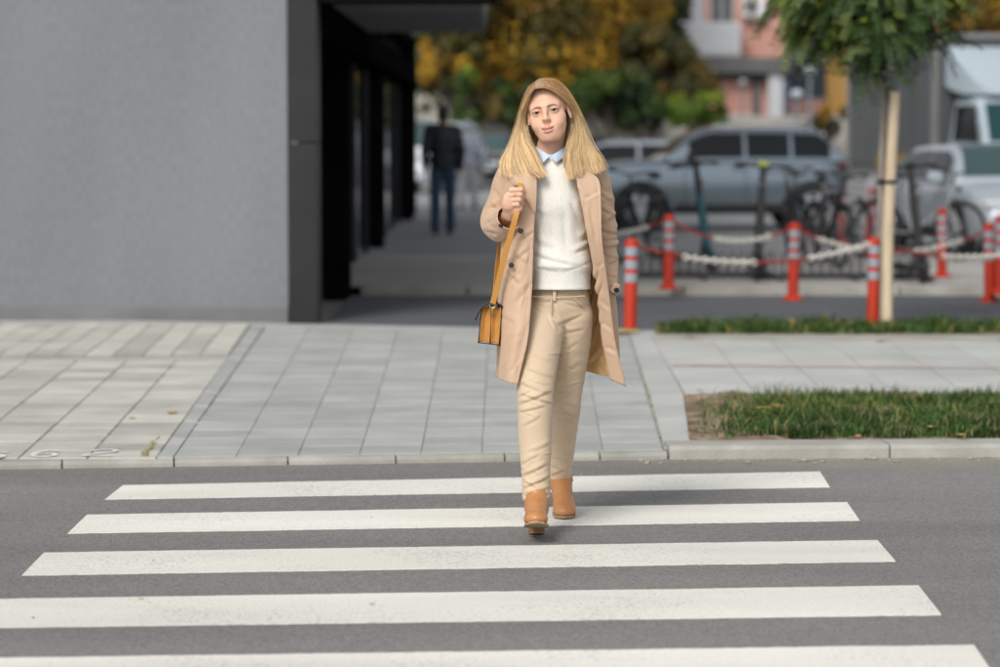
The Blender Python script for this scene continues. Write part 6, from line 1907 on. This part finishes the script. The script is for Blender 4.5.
# ---------------------------------------------------------------- boots
def boot(origin, toe_dir, pitch_deg, roll=0.0, name='boot', left=False):
    """local frame: x lateral, y from the heel to the toe, z up; heel seat over y 0..0.06"""
    xs = axis(-0.065, 0.065, 0.0032); ys = axis(-0.03, 0.275, 0.0036); zs = axis(-0.005, 0.215, 0.0034)
    b = SDF(xs, ys, zs)
    b.ell((0, 0.030, 0.090), (0.034, 0.038, 0.060), 0.02)
    b.cap((0, 0.045, 0.115), (0, 0.150, 0.052), 0.041, 0.037, 0.02)
    b.ell((0, 0.185, 0.034), (0.042, 0.056, 0.029), 0.025)
    b.ell((0.004 if left else -0.004, 0.215, 0.028), (0.034, 0.038, 0.022), 0.02)
    b.cap((0, 0.042, 0.10), (0, 0.036, 0.20), 0.040, 0.039, 0.02, sx=0.96, sy=1.0)
    Y = b.a[1][None, :, None]; Z = b.a[2][None, None, :]
    sole = np.interp(b.a[1], [-0.05, 0.06, 0.10, 0.165, 0.22, 0.28], [0.056, 0.054, 0.040, 0.011, 0.010, 0.018])[None, :, None]
    b.D = np.maximum(b.D, (sole - Z)).astype(np.float32)
    b.D = np.maximum(b.D, Z - 0.168 + 0 * Y).astype(np.float32)
    V, F = b.mesh(); V = relax(V, F, 2, 0.5)
    N = vnormals(V, F)
    # creases across the vamp
    for (y0, mm) in ((0.135, 1.8), (0.150, 1.6), (0.118, 1.5), (0.09, 1.2), (0.07, 1.4)):
        u = V[:, 1] - y0 - 0.35 * (V[:, 2] - 0.06) + 0.10 * np.abs(V[:, 0])
        V = V - N * (mm / 1000 * np.exp(-(u / 0.0035) ** 2) * ss(V[:, 2], 0.035, 0.06))[:, None]
    tr = foot_tr(origin, toe_dir, pitch_deg, roll)
    bo_ = mesh_obj('boot', tr(V), F, M_boot, her, True)
    # sole: outline of the foot, offset outward, following the sole line
    ny = 40
    yy = np.linspace(-0.004, 0.258, ny)
    half = np.interp(yy, [-0.004, 0.01, 0.03, 0.06, 0.10, 0.15, 0.19, 0.22, 0.245, 0.258], [0.006, 0.026, 0.033, 0.033, 0.031, 0.039, 0.0435, 0.039, 0.026, 0.004])
    sz = np.interp(yy, [-0.05, 0.06, 0.10, 0.165, 0.22, 0.28], [0.056, 0.054, 0.040, 0.011, 0.010, 0.018])
    V = []
    for y, h, z in zip(yy, half, sz):
        o = (0.004 if left else -0.004) * ss(np.array(y), 0.12, 0.24)
        V += [(o - h, y, z - 0.006), (o - h, y, z + 0.0025), (o + h, y, z + 0.0025), (o + h, y, z - 0.006)]
    F = [tuple(int(q) for q in r) for r in grid_faces(ny, 4, True)] + [(0, 1, 2, 3), tuple((ny - 1) * 4 + q for q in (3, 2, 1, 0))]
    mb = MB(); mb.add(tr(V), F); mb.build('sole', M_sole, bo_, False)
    # stacked block heel
    V = []
    for z, s, yb in ((0.0, 0.86, 0.006), (0.02, 0.88, 0.004), (0.049, 1.0, 0.0)):
        for k in range(20):
            t = 2 * math.pi * k / 20
            V.append((0.0325 * s * math.cos(t), min(0.032 + 0.034 * s * math.sin(t), 0.060) + yb * 0.3, z))
    F = [tuple(int(q) for q in r) for r in grid_faces(3, 20, True)] + [tuple(range(20)), tuple(reversed(range(40, 60)))]
    mb = MB(); mb.add(tr(V), F); mb.build('heel', M_heel, bo_, False)
    for sx in (-1, 1):
        mb = MB(); mb.tube(tr([(sx * 0.0375, 0.045, 0.165), (sx * 0.0385, 0.05, 0.14), (sx * 0.0385, 0.055, 0.11), (sx * 0.036, 0.055, 0.085)]), 0.0028, 6); mb.build('zip', M_zip, bo_, True)
        mb = MB(); mb.tube(tr([(sx * 0.040, 0.05, 0.140), (sx * 0.0415, 0.052, 0.125), (sx * 0.043, 0.056, 0.108)]), [0.0015, 0.003, 0.004], 8, flat=0.5); mb.build('zip_pull', M_heel, bo_, True)
    return bo_
boot(*FOOT['r'])
boot(*FOOT['l'], left=True)

# ---------------------------------------------------------------- hair: strands laid along guide locks
def head_pt(x, y, z): return Hd(x, y, z)
LG = [[(535.2, 88.6, -.110), (529.6, 94.5, -.102), (526.3, 103, -.070), (522.3, 114, .0), (522.5, 127, .005), (527.0, 141, -.050), (535, 153, -.098), (540.5, 165, -.135), (547, 176, -.154)],
      [(534.8, 85.2, -.098), (528.6, 93, -.078), (525.0, 104, -.045), (521.3, 117, .0), (520.5, 130, .0), (522.0, 145, -.052), (529, 159, -.115), (535, 171, -.150), (542, 177.5, -.162)],
      [(535.4, 82.2, -.066), (527.6, 91, -.045), (523.5, 105, -.022), (520.2, 119, .0), (517.8, 134, -.010), (516.5, 149, -.060), (519, 162, -.105), (523, 172, -.135), (527, 177, -.148)],
      [(538, 79.6, -.02), (528, 89, -.005), (522.6, 105, .005), (519.2, 120, .010), (515, 136, .0), (510.5, 151, -.03), (507.5, 162, -.07), (508.5, 171, -.095), (510, 178, -.110)],
      [(542, 78, .03), (531, 87, .050), (524, 104, .062), (520, 120, .066), (514.8, 136, .06), (508.5, 150, .045), (503.5, 160, .02), (502.5, 167, -.005), (502, 174, -.02)],
      [(546, 79, .075), (535, 90, .105), (530, 106, .12), (526, 122, .12), (521, 138, .12), (516, 152, .12), (512, 162, .12), (510, 170, .12), (509, 176, .125)],
      [(548, 81, .09), (545, 95, .125), (543, 110, .13), (542, 125, .125), (541, 140, .12), (540, 152, .125), (540, 162, .13), (540, 170, .135), (540, 177, .14)]]
RG = [[(535.4, 88.7, -.112), (545.5, 87.6, -.119), (556.5, 92.6, -.111), (567.5, 101, -.068), (574.5, 112, .0), (575.0, 126, .005), (571.0, 141, -.050), (566.5, 155, -.105), (566.5, 168, -.140), (568, 178, -.150)],
      [(535.0, 85.3, -.100), (548, 83.4, -.104), (560, 90, -.088), (569.5, 101, -.048), (575.5, 115, .0), (577.5, 129, .0), (576.0, 143, -.046), (572.5, 157, -.100), (573.5, 169, -.136), (575.5, 179, -.150)],
      [(535.7, 82.3, -.067), (550.5, 81, -.072), (562.5, 89.5, -.052), (570.8, 102, -.028), (577.5, 117, .0), (580.5, 131, -.012), (581, 145, -.052), (582.5, 157, -.085), (584.5, 167, -.115), (587, 174, -.128)],
      [(538.3, 79.7, -.02), (552, 79.8, -.022), (564, 88.5, -.008), (572.4, 103, .0), (579, 118, .006), (583.6, 132, .0), (587.5, 146, -.025), (592, 157, -.055), (594.5, 166, -.085), (597, 173, -.098)],
      [(544, 78.5, .03), (554, 79, .03), (564.8, 87.5, .05), (573, 102, .06), (580, 117, .066), (586, 133, .06), (592.5, 148, .035), (599, 157, .01), (602, 164, -.018), (604.5, 170, -.035)],
      [(547, 79, .075), (554, 81, .08), (561, 90, .10), (568, 105, .12), (575, 121, .12), (579, 136, .12), (584, 150, .115), (588, 161, .115), (590, 170, .12), (591, 176, .12)],
      [(549, 81, .09), (552, 88, .11), (554, 98, .125), (555, 112, .13), (556, 127, .125), (557, 141, .12), (558, 153, .125), (558, 163, .13), (558, 171, .135), (558, 178, .14)]]
def hair(guides, n, seed, name, NP=18):
    g = np.random.default_rng(seed)
    G = np.array([cr(np.array([W(*p) for p in q]), NP) for q in guides])     # (k, NP, 3)
    k = len(guides)
    # denser towards the visible front locks
    u = g.beta(1.0, 1.25, n) * (k - 1)
    i = np.minimum(u.astype(int), k - 2); f = (u - i)[:, None, None]
    E = np.concatenate([[2 * G[0] - G[1]], G, [2 * G[-1] - G[-2]]])
    p0, p1, p2, p3 = E[i], E[i + 1], E[i + 2], E[i + 3]
    P = 0.5 * (2 * p1 + (p2 - p0) * f + (2 * p0 - 5 * p1 + 4 * p2 - p3) * f ** 2 + (-p0 + 3 * p1 - 3 * p2 + p3) * f ** 3)
    t = np.linspace(0, 1, NP)[None, :, None]
    # layering under the surface and clumping into locks that separate at the ends
    cen = np.array([hc[0] + 0.0, hc[1] + 0.04, hc[2] - 0.02])
    inw = (cen - P); inw[..., 2] *= 0.2; inw /= np.maximum(np.linalg.norm(inw, axis=2, keepdims=True), 1e-6)
    lay = np.abs(g.normal(0, 0.0065, (n, 1, 1)))
    P = P + inw * lay * (0.5 + 0.9 * t)
    ncl = 110
    clump = np.floor(u / (k - 1) * ncl).astype(int)
    cg = np.random.default_rng(seed + 5)
    co = cg.normal(0, 1, (ncl + 1, 3)); cl_ = cg.uniform(0.80, 1.07, ncl + 1); cph = cg.uniform(0, 6.28, ncl + 1); cam_ = cg.uniform(0.4, 1.2, ncl + 1)
    P = P + co[clump][:, None, :] * np.array([0.0050, 0.0050, 0.002]) * t ** 1.3
    cu = (np.floor(u / (k - 1) * ncl) + 0.5) / ncl * (k - 1)
    pull = (cu - u)[:, None, None]
    tang = np.gradient(G, axis=0)[np.clip(np.round(u).astype(int), 0, k - 1)]
    P = P + tang * pull * (0.55 * ss(t, 0.3, 0.9)) * g.uniform(0.3, 1.3, (n, 1, 1))
    wave = np.sin(t * 9.0 + cph[clump][:, None, None]) * 0.0035 * cam_[clump][:, None, None] * ss(t, 0.3, 0.8)
    P = P + wave * np.array([1.0, 0.4, 0])
    P = P + g.normal(0, 0.0017, (n, 1, 3)) * (0.25 + t) + g.normal(0, 1, (n, 1, 3)) * 0.0050 * ss(t, 0.45, 1.0) * (g.uniform(size=(n, 1, 1)) < 0.28)
    # lengths vary
    lf = (cl_[clump] * (1.05 - 0.40 * g.uniform(size=n) ** 1.9))
    tt = np.linspace(0, 1, NP)[None, :] * np.minimum(lf, 1.0)[:, None] * (NP - 1)
    a = np.minimum(tt.astype(int), NP - 2); fr = (tt - a)[..., None]
    rowi = np.arange(n)[:, None]
    P = P[rowi, a] * (1 - fr) + P[rowi, a + 1] * fr
    # a few flyaways
    fly = g.uniform(size=n) < 0.028
    P[fly] += (g.normal(0, 0.011, (fly.sum(), 1, 3)) - inw[fly] * 0.006) * (np.linspace(0, 1, NP) ** 0.8)[None, :, None]
    r = 0.00082 * g.uniform(0.7, 1.2, n)
    r[fly] *= 0.42
    rad = r[:, None] * (1 - 0.65 * np.linspace(0, 1, NP) ** 3)[None, :]
    T = np.gradient(P, axis=1); T /= np.maximum(np.linalg.norm(T, axis=2, keepdims=True), 1e-9)
    A = np.cross(T, np.array([0.31, -0.93, 0.2])); A /= np.maximum(np.linalg.norm(A, axis=2, keepdims=True), 1e-9)
    Bv = np.cross(T, A)
    ring = [P + (A * math.cos(q) + Bv * math.sin(q)) * rad[..., None] for q in (0.3, 2.4, 4.5)]
    V = np.stack(ring, 2).reshape(-1, 3)                                    # (n, NP, 3)
    base = (np.arange(n) * NP * 3)[:, None, None]
    s = (np.arange(NP - 1) * 3)[None, :, None]; q = np.arange(3)[None, None, :]
    a_ = base + s + q; b_ = base + s + (q + 1) % 3
    F = np.stack([a_, b_, b_ + 3, a_ + 3], -1).reshape(-1, 4)
    # natural regrowth: brown at the parting, golden lengths
    root = np.array((0.33, 0.18, 0.08)); midc = np.array((0.62, 0.385, 0.175)); tip = np.array((0.86, 0.635, 0.355))
    tv = np.linspace(0, 1, NP)[None, :, None] + g.normal(0, 0.07, (n, 1, 1)) + (cg.normal(0, 0.09, ncl + 1)[clump])[:, None, None]
    c = root + (midc - root) * ss(tv, 0.02, 0.32) + (tip - midc) * ss(tv, 0.26, 0.70)
    c = c * np.clip(g.normal(1, 0.22, (n, 1, 1)), 0.5, 1.5) * np.clip(cg.normal(1, 0.19, ncl + 1), 0.6, 1.4)[clump][:, None, None]
    C = np.repeat(c.reshape(-1, 3), 3, axis=0)
    return mesh_obj(name, V, F, M_hair, her, True, col=C)
hair(LG, 9000, 101, 'hair')
hair(RG, 9000, 202, 'hair')
# skull cap of short roots closing the parting
g = np.random.default_rng(9)

# ---------------------------------------------------------------- ring
mb = MB(); f_ = fing[1]; pm = f_[0] * 0.45 + f_[1] * 0.55
mb.torus(pm, f_[1] - f_[0], 0.0112, 0.0012, 24, 6); mb.ball(pm + np.array([-0.002, -0.0125, 0.003]), 0.0026, 8, 6); mb.build('ring', M_gold, her, True)

# ================================================================== the hand bag on her shoulder
M_bag = mat('tan_suede', (0.42, 0.185, 0.030), (0.50, 0.225, 0.040), 18, 0.75, 0.3, 200, sheen=0.3, bdist=0.002)
M_bagl = mat('honey_leather', (0.50, 0.235, 0.045), (0.56, 0.27, 0.06), 10, 0.45, 0.15, 150, bdist=0.002)
M_edge = mat('dark_edge_paint', (0.03, 0.016, 0.010), None, rough=0.5)
M_flapm = mat('brown_flap_leather', (0.15, 0.075, 0.035), (0.20, 0.10, 0.045), 12, 0.45, 0.2, 120)
bagO = O + W(489, 345, 0.0)
bag = empty('handbag', bagO, 'small tan satchel handbag hanging by its strap from the shoulder of the walking woman', 'handbag')
def Wb(px, py, dy): return W(px, py, dy) + O
yF, yB = -0.105, 0.085
def gusset(x0, x1, y0, y1, xb0, xb1, yb0, yb1, name):
    """one accordion side of the bag: a shallow fold that dents inward"""
    K = np.array([[Wb(x0, y0, yF - 0.004), Wb((x0 + x1) / 2, (y0 * .5 + y1 * .5) + 1.0, yF + 0.014), Wb(x1, y1, yF - 0.004)],
                  [Wb((x0 + xb0) / 2, (y0 + yb0) / 2, yF - 0.006), Wb((x0 + x1 + xb0 + xb1) / 4, (y0 + y1 + yb0 + yb1) / 4, yF + 0.006), Wb((x1 + xb1) / 2, (y1 + yb1) / 2, yF - 0.006)],
                  [Wb(xb0, yb0, yF - 0.004), Wb((xb0 + xb1) / 2, (yb0 + yb1) / 2 - 1.6, yF + 0.003), Wb(xb1, yb1, yF - 0.004)]])
    Vg = cr(cr(K, 22).transpose(1, 0, 2), 18).transpose(1, 0, 2)
    o = mesh_obj(name, Vg.reshape(-1, 3), grid_faces(22, 18), M_bag, bag, True, off=bagO)
    m = o.modifiers.new('thickness', 'SOLIDIFY'); m.thickness = 0.003; m.offset = 0
gusset(482.5, 491.5, 307, 306, 478.8, 489.8, 342.5, 343.5, 'gusset')
gusset(491.8, 501.6, 306, 306.5, 490.6, 498.8, 343.8, 345.0, 'gusset')
def plate(pts, name, m, th, depth0=yF, depth1=yB):
    """panel running from front to back of the bag along a line of pixels"""
    rows = [[Wb(x, y, d) for d in np.linspace(depth0 - 0.006, depth1, 8)] for x, y in cr(np.array(pts, dtype=float), 14)]
    V = np.array(rows).reshape(-1, 3)
    o = mesh_obj(name, V, grid_faces(14, 8), [m, M_edge, M_edge], bag, True, off=bagO)
    s = o.modifiers.new('thickness', 'SOLIDIFY'); s.thickness = th; s.offset = 0; s.material_offset_rim = 1
plate([(482.2, 306.5), (480.5, 322), (478.4, 343.2)], 'outer_panel', M_bagl, 0.0050)
plate([(491.6, 305), (490.9, 322), (490.1, 344.6)], 'divider', M_bagl, 0.0055)
plate([(502.0, 306), (500.6, 325), (498.9, 346.0)], 'inner_panel', M_bagl, 0.0050)
plate([(478.6, 342.6), (484.3, 343.2), (490, 343.8)], 'base', M_bagl, 0.004); plate([(490, 343.8), (494.5, 344.4), (499, 345.2)], 'base', M_bagl, 0.004)
plate([(502.2, 306.5), (497, 303.2), (489, 302.8), (483.5, 305.5), (479.0, 312), (475.3, 320.2)], 'flap', M_flapm, 0.006, yF - 0.012)
mb = MB(); mb.torus(Wb(492.6, 304.8, yF - 0.016), (0.1, 1, 0.1), 0.0115, 0.0022, 24, 8); mb.tube([Wb(492.5, 307.5, yF - 0.016), Wb(492.3, 311, yF - 0.016), Wb(492.0, 314.5, yF - 0.014)], [0.0028, 0.0042, 0.003], 10); mb.build('ring', M_gold, bag, True, off=bagO)
def ribbon(P, w, th, wd, name, n=70, m=None):
    Pd = cr(np.array(P), n); V = []
    for i in range(n):
        t = Pd[min(i + 1, n - 1)] - Pd[max(i - 1, 0)]; t /= np.linalg.norm(t)
        a = np.array(wd[min(int(i / n * len(wd)), len(wd) - 1)] if False else [np.interp(i / (n - 1), np.linspace(0, 1, len(wd)), [q[k] for q in wd]) for k in range(3)])
        a = a - t * a.dot(t); a /= np.linalg.norm(a); b = np.cross(t, a)
        for (s1, s2) in ((-1, -1), (1, -1), (1, 1), (-1, 1)): V.append(Pd[i] + a * s1 * w / 2 + b * s2 * th / 2)
    F = [tuple(int(q) for q in r) for r in grid_faces(n, 4, True)] + [(0, 1, 2, 3), tuple((n - 1) * 4 + q for q in (3, 2, 1, 0))]
    mi = []
    mb = MB(); mb.add(V, F); return mb.build(name, m or M_bagl, bag, True, off=bagO)
ribbon([Wb(492.8, 303.5, yF - 0.018), Wb(496, 291, yF - 0.035), Wb(501.5, 268, yF - 0.062), Wb(508.5, 242, -0.190), Wb(514.5, 221, -0.214), Wb(518.0, 207, -0.214), Wb(519.6, 198, -0.214), Wb(520.4, 190, -0.190), Wb(520.6, 179, -0.132), Wb(520.2, 168, -0.098), Wb(520, 161.5, -0.062), Wb(520.4, 158.0, -0.01), Wb(519.5, 159, 0.06),
        Wb(514, 175, 0.135), Wb(505, 215, 0.15), Wb(498, 262, 0.11), Wb(494, 303, yB)], 0.0215, 0.0032, [(0.9, -0.35, 0), (0.95, -0.3, 0.1), (0.95, -0.3, 0.1), (1, -0.1, 0), (1, 0, 0), (0.6, 0.8, 0)], 'strap')
# ================================================================== the far pedestrians
def pedestrian(base, H, rz, label, pose, top_m, leg_m, shoe_m, hair_m, jacket_len=0.50, skirt=False):
    """one continuous body, with jacket, trousers, shoes and hair as parts; faces -y before turning by rz"""
    o = empty('person', base, label, 'person')
    k = H / 1.78
    st = pose['step']
    hip = 0.93 * k
    P = lambda x, y, z: np.array([x * k, y * k, z * k])
    Jt = dict(rh=P(-.09, 0, .92), rk=P(-.105, -st * .55, .50), ra=P(-.11, -st, .09), lh=P(.09, 0, .92), lk=P(.105, st * .30, .50), la=P(.11, st, .10),
              rs=P(-.19, 0, 1.44), re=P(-.25, .06, 1.16), rw=P(-.23, -.06 + pose['arm'], .92), ls=P(.19, 0, 1.44), le=P(.25, .06, 1.16), lw=P(.23, -.10 - pose['arm'], .93))
    xs = axis(-.40, .40, .014); ys = axis(-.42, .42, .014); zs = axis(0, 1.95, .014)
    b = SDF(xs, ys, zs)
    b.ell(P(0, .0, 1.66), (.074 * k, .092 * k, .108 * k), .02); b.ell(P(0, -.03, 1.60), (.055 * k, .06 * k, .065 * k), .02); b.ell(P(0, -.10, 1.645), .016 * k, .012)
    for s in (-1, 1): b.ell(P(s * .077, .01, 1.645), (.012, .02, .032), .008)
    b.cap(P(0, .02, 1.58), P(0, .02, 1.42), .055 * k, .065 * k, .03)
    b.ell(P(0, .01, 1.28), (.165 * k, .105 * k, .24 * k), .05); b.ell(P(0, 0, 1.0), (.15 * k, .105 * k, .16 * k), .05)
    for s, a, e, w in ((-1, 'rs', 're', 'rw'), (1, 'ls', 'le', 'lw')):
        b.cap(Jt[a], Jt[e], .05 * k, .042 * k, .03); b.cap(Jt[e], Jt[w], .040 * k, .028 * k, .02)
        h = Jt[w] + P(0, -.01, -.06); b.ell(h, (.022 * k, .035 * k, .05 * k), .02)
        for f in range(4):
            q = h + P(0, -.03 + f * .02, -.03); b.cap(q, q + P(-s * .006, -.004, -.055 + abs(f - 1.4) * .008), .009, .008, .004)
        b.cap(h + P(-s * .01, -.03, .02), h + P(-s * .02, -.06, -.02), .011, .009, .006)
    for a, kn, an in (('rh', 'rk', 'ra'), ('lh', 'lk', 'la')):
        b.cap(Jt[a], Jt[kn], .08 * k, .055 * k, .03); b.cap(Jt[kn], Jt[an], .052 * k, .035 * k, .02)
    V, F = b.mesh(); V = relax(V, F, 1)
    mesh_obj('body', V, F, M_skin2, o, True)
    j = SDF(xs, ys, zs)
    j.ell(P(0, .01, 1.27), (.205 * k, .14 * k, .26 * k), .05); j.ell(P(0, .0, 1.0), (.185 * k, .14 * k, .19 * k), .06)
    j.cap(P(-.15, .01, 1.45), P(.15, .01, 1.45), .075 * k, None, .05)
    if skirt: j.cap(P(0, 0, .95), P(0, 0, .62), .15 * k, .22 * k, .05)
    for a, e, w in (('rs', 're', 'rw'), ('ls', 'le', 'lw')):
        j.cap(Jt[a], Jt[e], .072 * k, .062 * k, .03); j.cap(Jt[e], Jt[w], .060 * k, .050 * k, .02)
    V, F = j.mesh(); V = relax(V, F, 1); N = vnormals(V, F); V = noisy(V, N, .006, 16, 4)
    mesh_obj('jacket', V, F, top_m, o, True)
    t = SDF(xs, ys, zs)
    t.ell(P(0, 0, .93), (.16 * k, .125 * k, .13 * k), .04)
    for a, kn, an in (('rh', 'rk', 'ra'), ('lh', 'lk', 'la')):
        t.cap(Jt[a], Jt[kn], .098 * k, .078 * k, .03); t.cap(Jt[kn], Jt[an], .076 * k, .070 * k, .02)
    V, F = t.mesh(); V = relax(V, F, 1); N = vnormals(V, F); V = noisy(V, N, .004, 22, 6)
    mesh_obj('trousers', V, F, leg_m, o, True)
    for an in ('ra', 'la'):
        s_ = SDF(xs, ys, zs)
        s_.cap(Jt[an] + P(0, .03, -.03), Jt[an] + P(0, -.16, -.045), .045 * k, .038 * k, .02); s_.cap(Jt[an], Jt[an] + P(0, 0, -.05), .045 * k, None, .02)
        V, F = s_.mesh(); V[:, 2] = np.maximum(V[:, 2], 0.005); mesh_obj('shoe', V, F, shoe_m, o, True)
    h = SDF(xs, ys, zs)
    h.ell(P(0, .018, 1.69), (.082 * k, .095 * k, .092 * k), .02); h.ell(P(0, .05, 1.62), (.075 * k, .06 * k, .08 * k), .02)
    h.ell(P(0, -.085, 1.62), (.07 * k, .075 * k, .085 * k), .01, True)
    V, F = h.mesh(); V = noisy(V, vnormals(V, F), .004, 60, 2); mesh_obj('hair', V, F, hair_m, o, True)
    o.rotation_euler = (0, 0, rz)
    return o
M_skin2 = mat('far_skin', (0.42, 0.25, 0.18), (0.46, 0.28, 0.20), 20, 0.6)
M_navyj = mat('navy_jacket', (0.012, 0.014, 0.021), (0.022, 0.025, 0.034), 8, 0.6, 0.3, 40)
M_jean = mat('blue_jeans', (0.025, 0.05, 0.095), (0.045, 0.08, 0.14), 9, 0.85, 0.3, 80)
M_dshoe = mat('brown_shoe', (0.05, 0.03, 0.025), None, rough=0.5)
M_dhair = mat('dark_hair', (0.02, 0.015, 0.012), (0.035, 0.026, 0.02), 40, 0.6)
M_ltop = mat('pale_blue_jacket', (0.42, 0.46, 0.56), (0.52, 0.55, 0.63), 8, 0.8, 0.3, 30)
M_ltr = mat('pale_trousers', (0.48, 0.48, 0.52), (0.55, 0.55, 0.58), 8, 0.85)
p = gnd(443, 234.5, 0.055)
pedestrian(p, 1.82, R(186), 'man in dark navy jacket and blue jeans walking away along the arcade', dict(step=0.10, arm=0.05), M_navyj, M_jean, M_dshoe, M_dhair)
p = gnd(468, 209, 0.055)
pedestrian((p[0], p[1], 0.055), 1.66, R(170), 'person in pale blue jacket and light trousers walking beyond the man in navy', dict(step=0.14, arm=-0.05), M_ltop, M_ltr, M_dshoe, M_ltop)
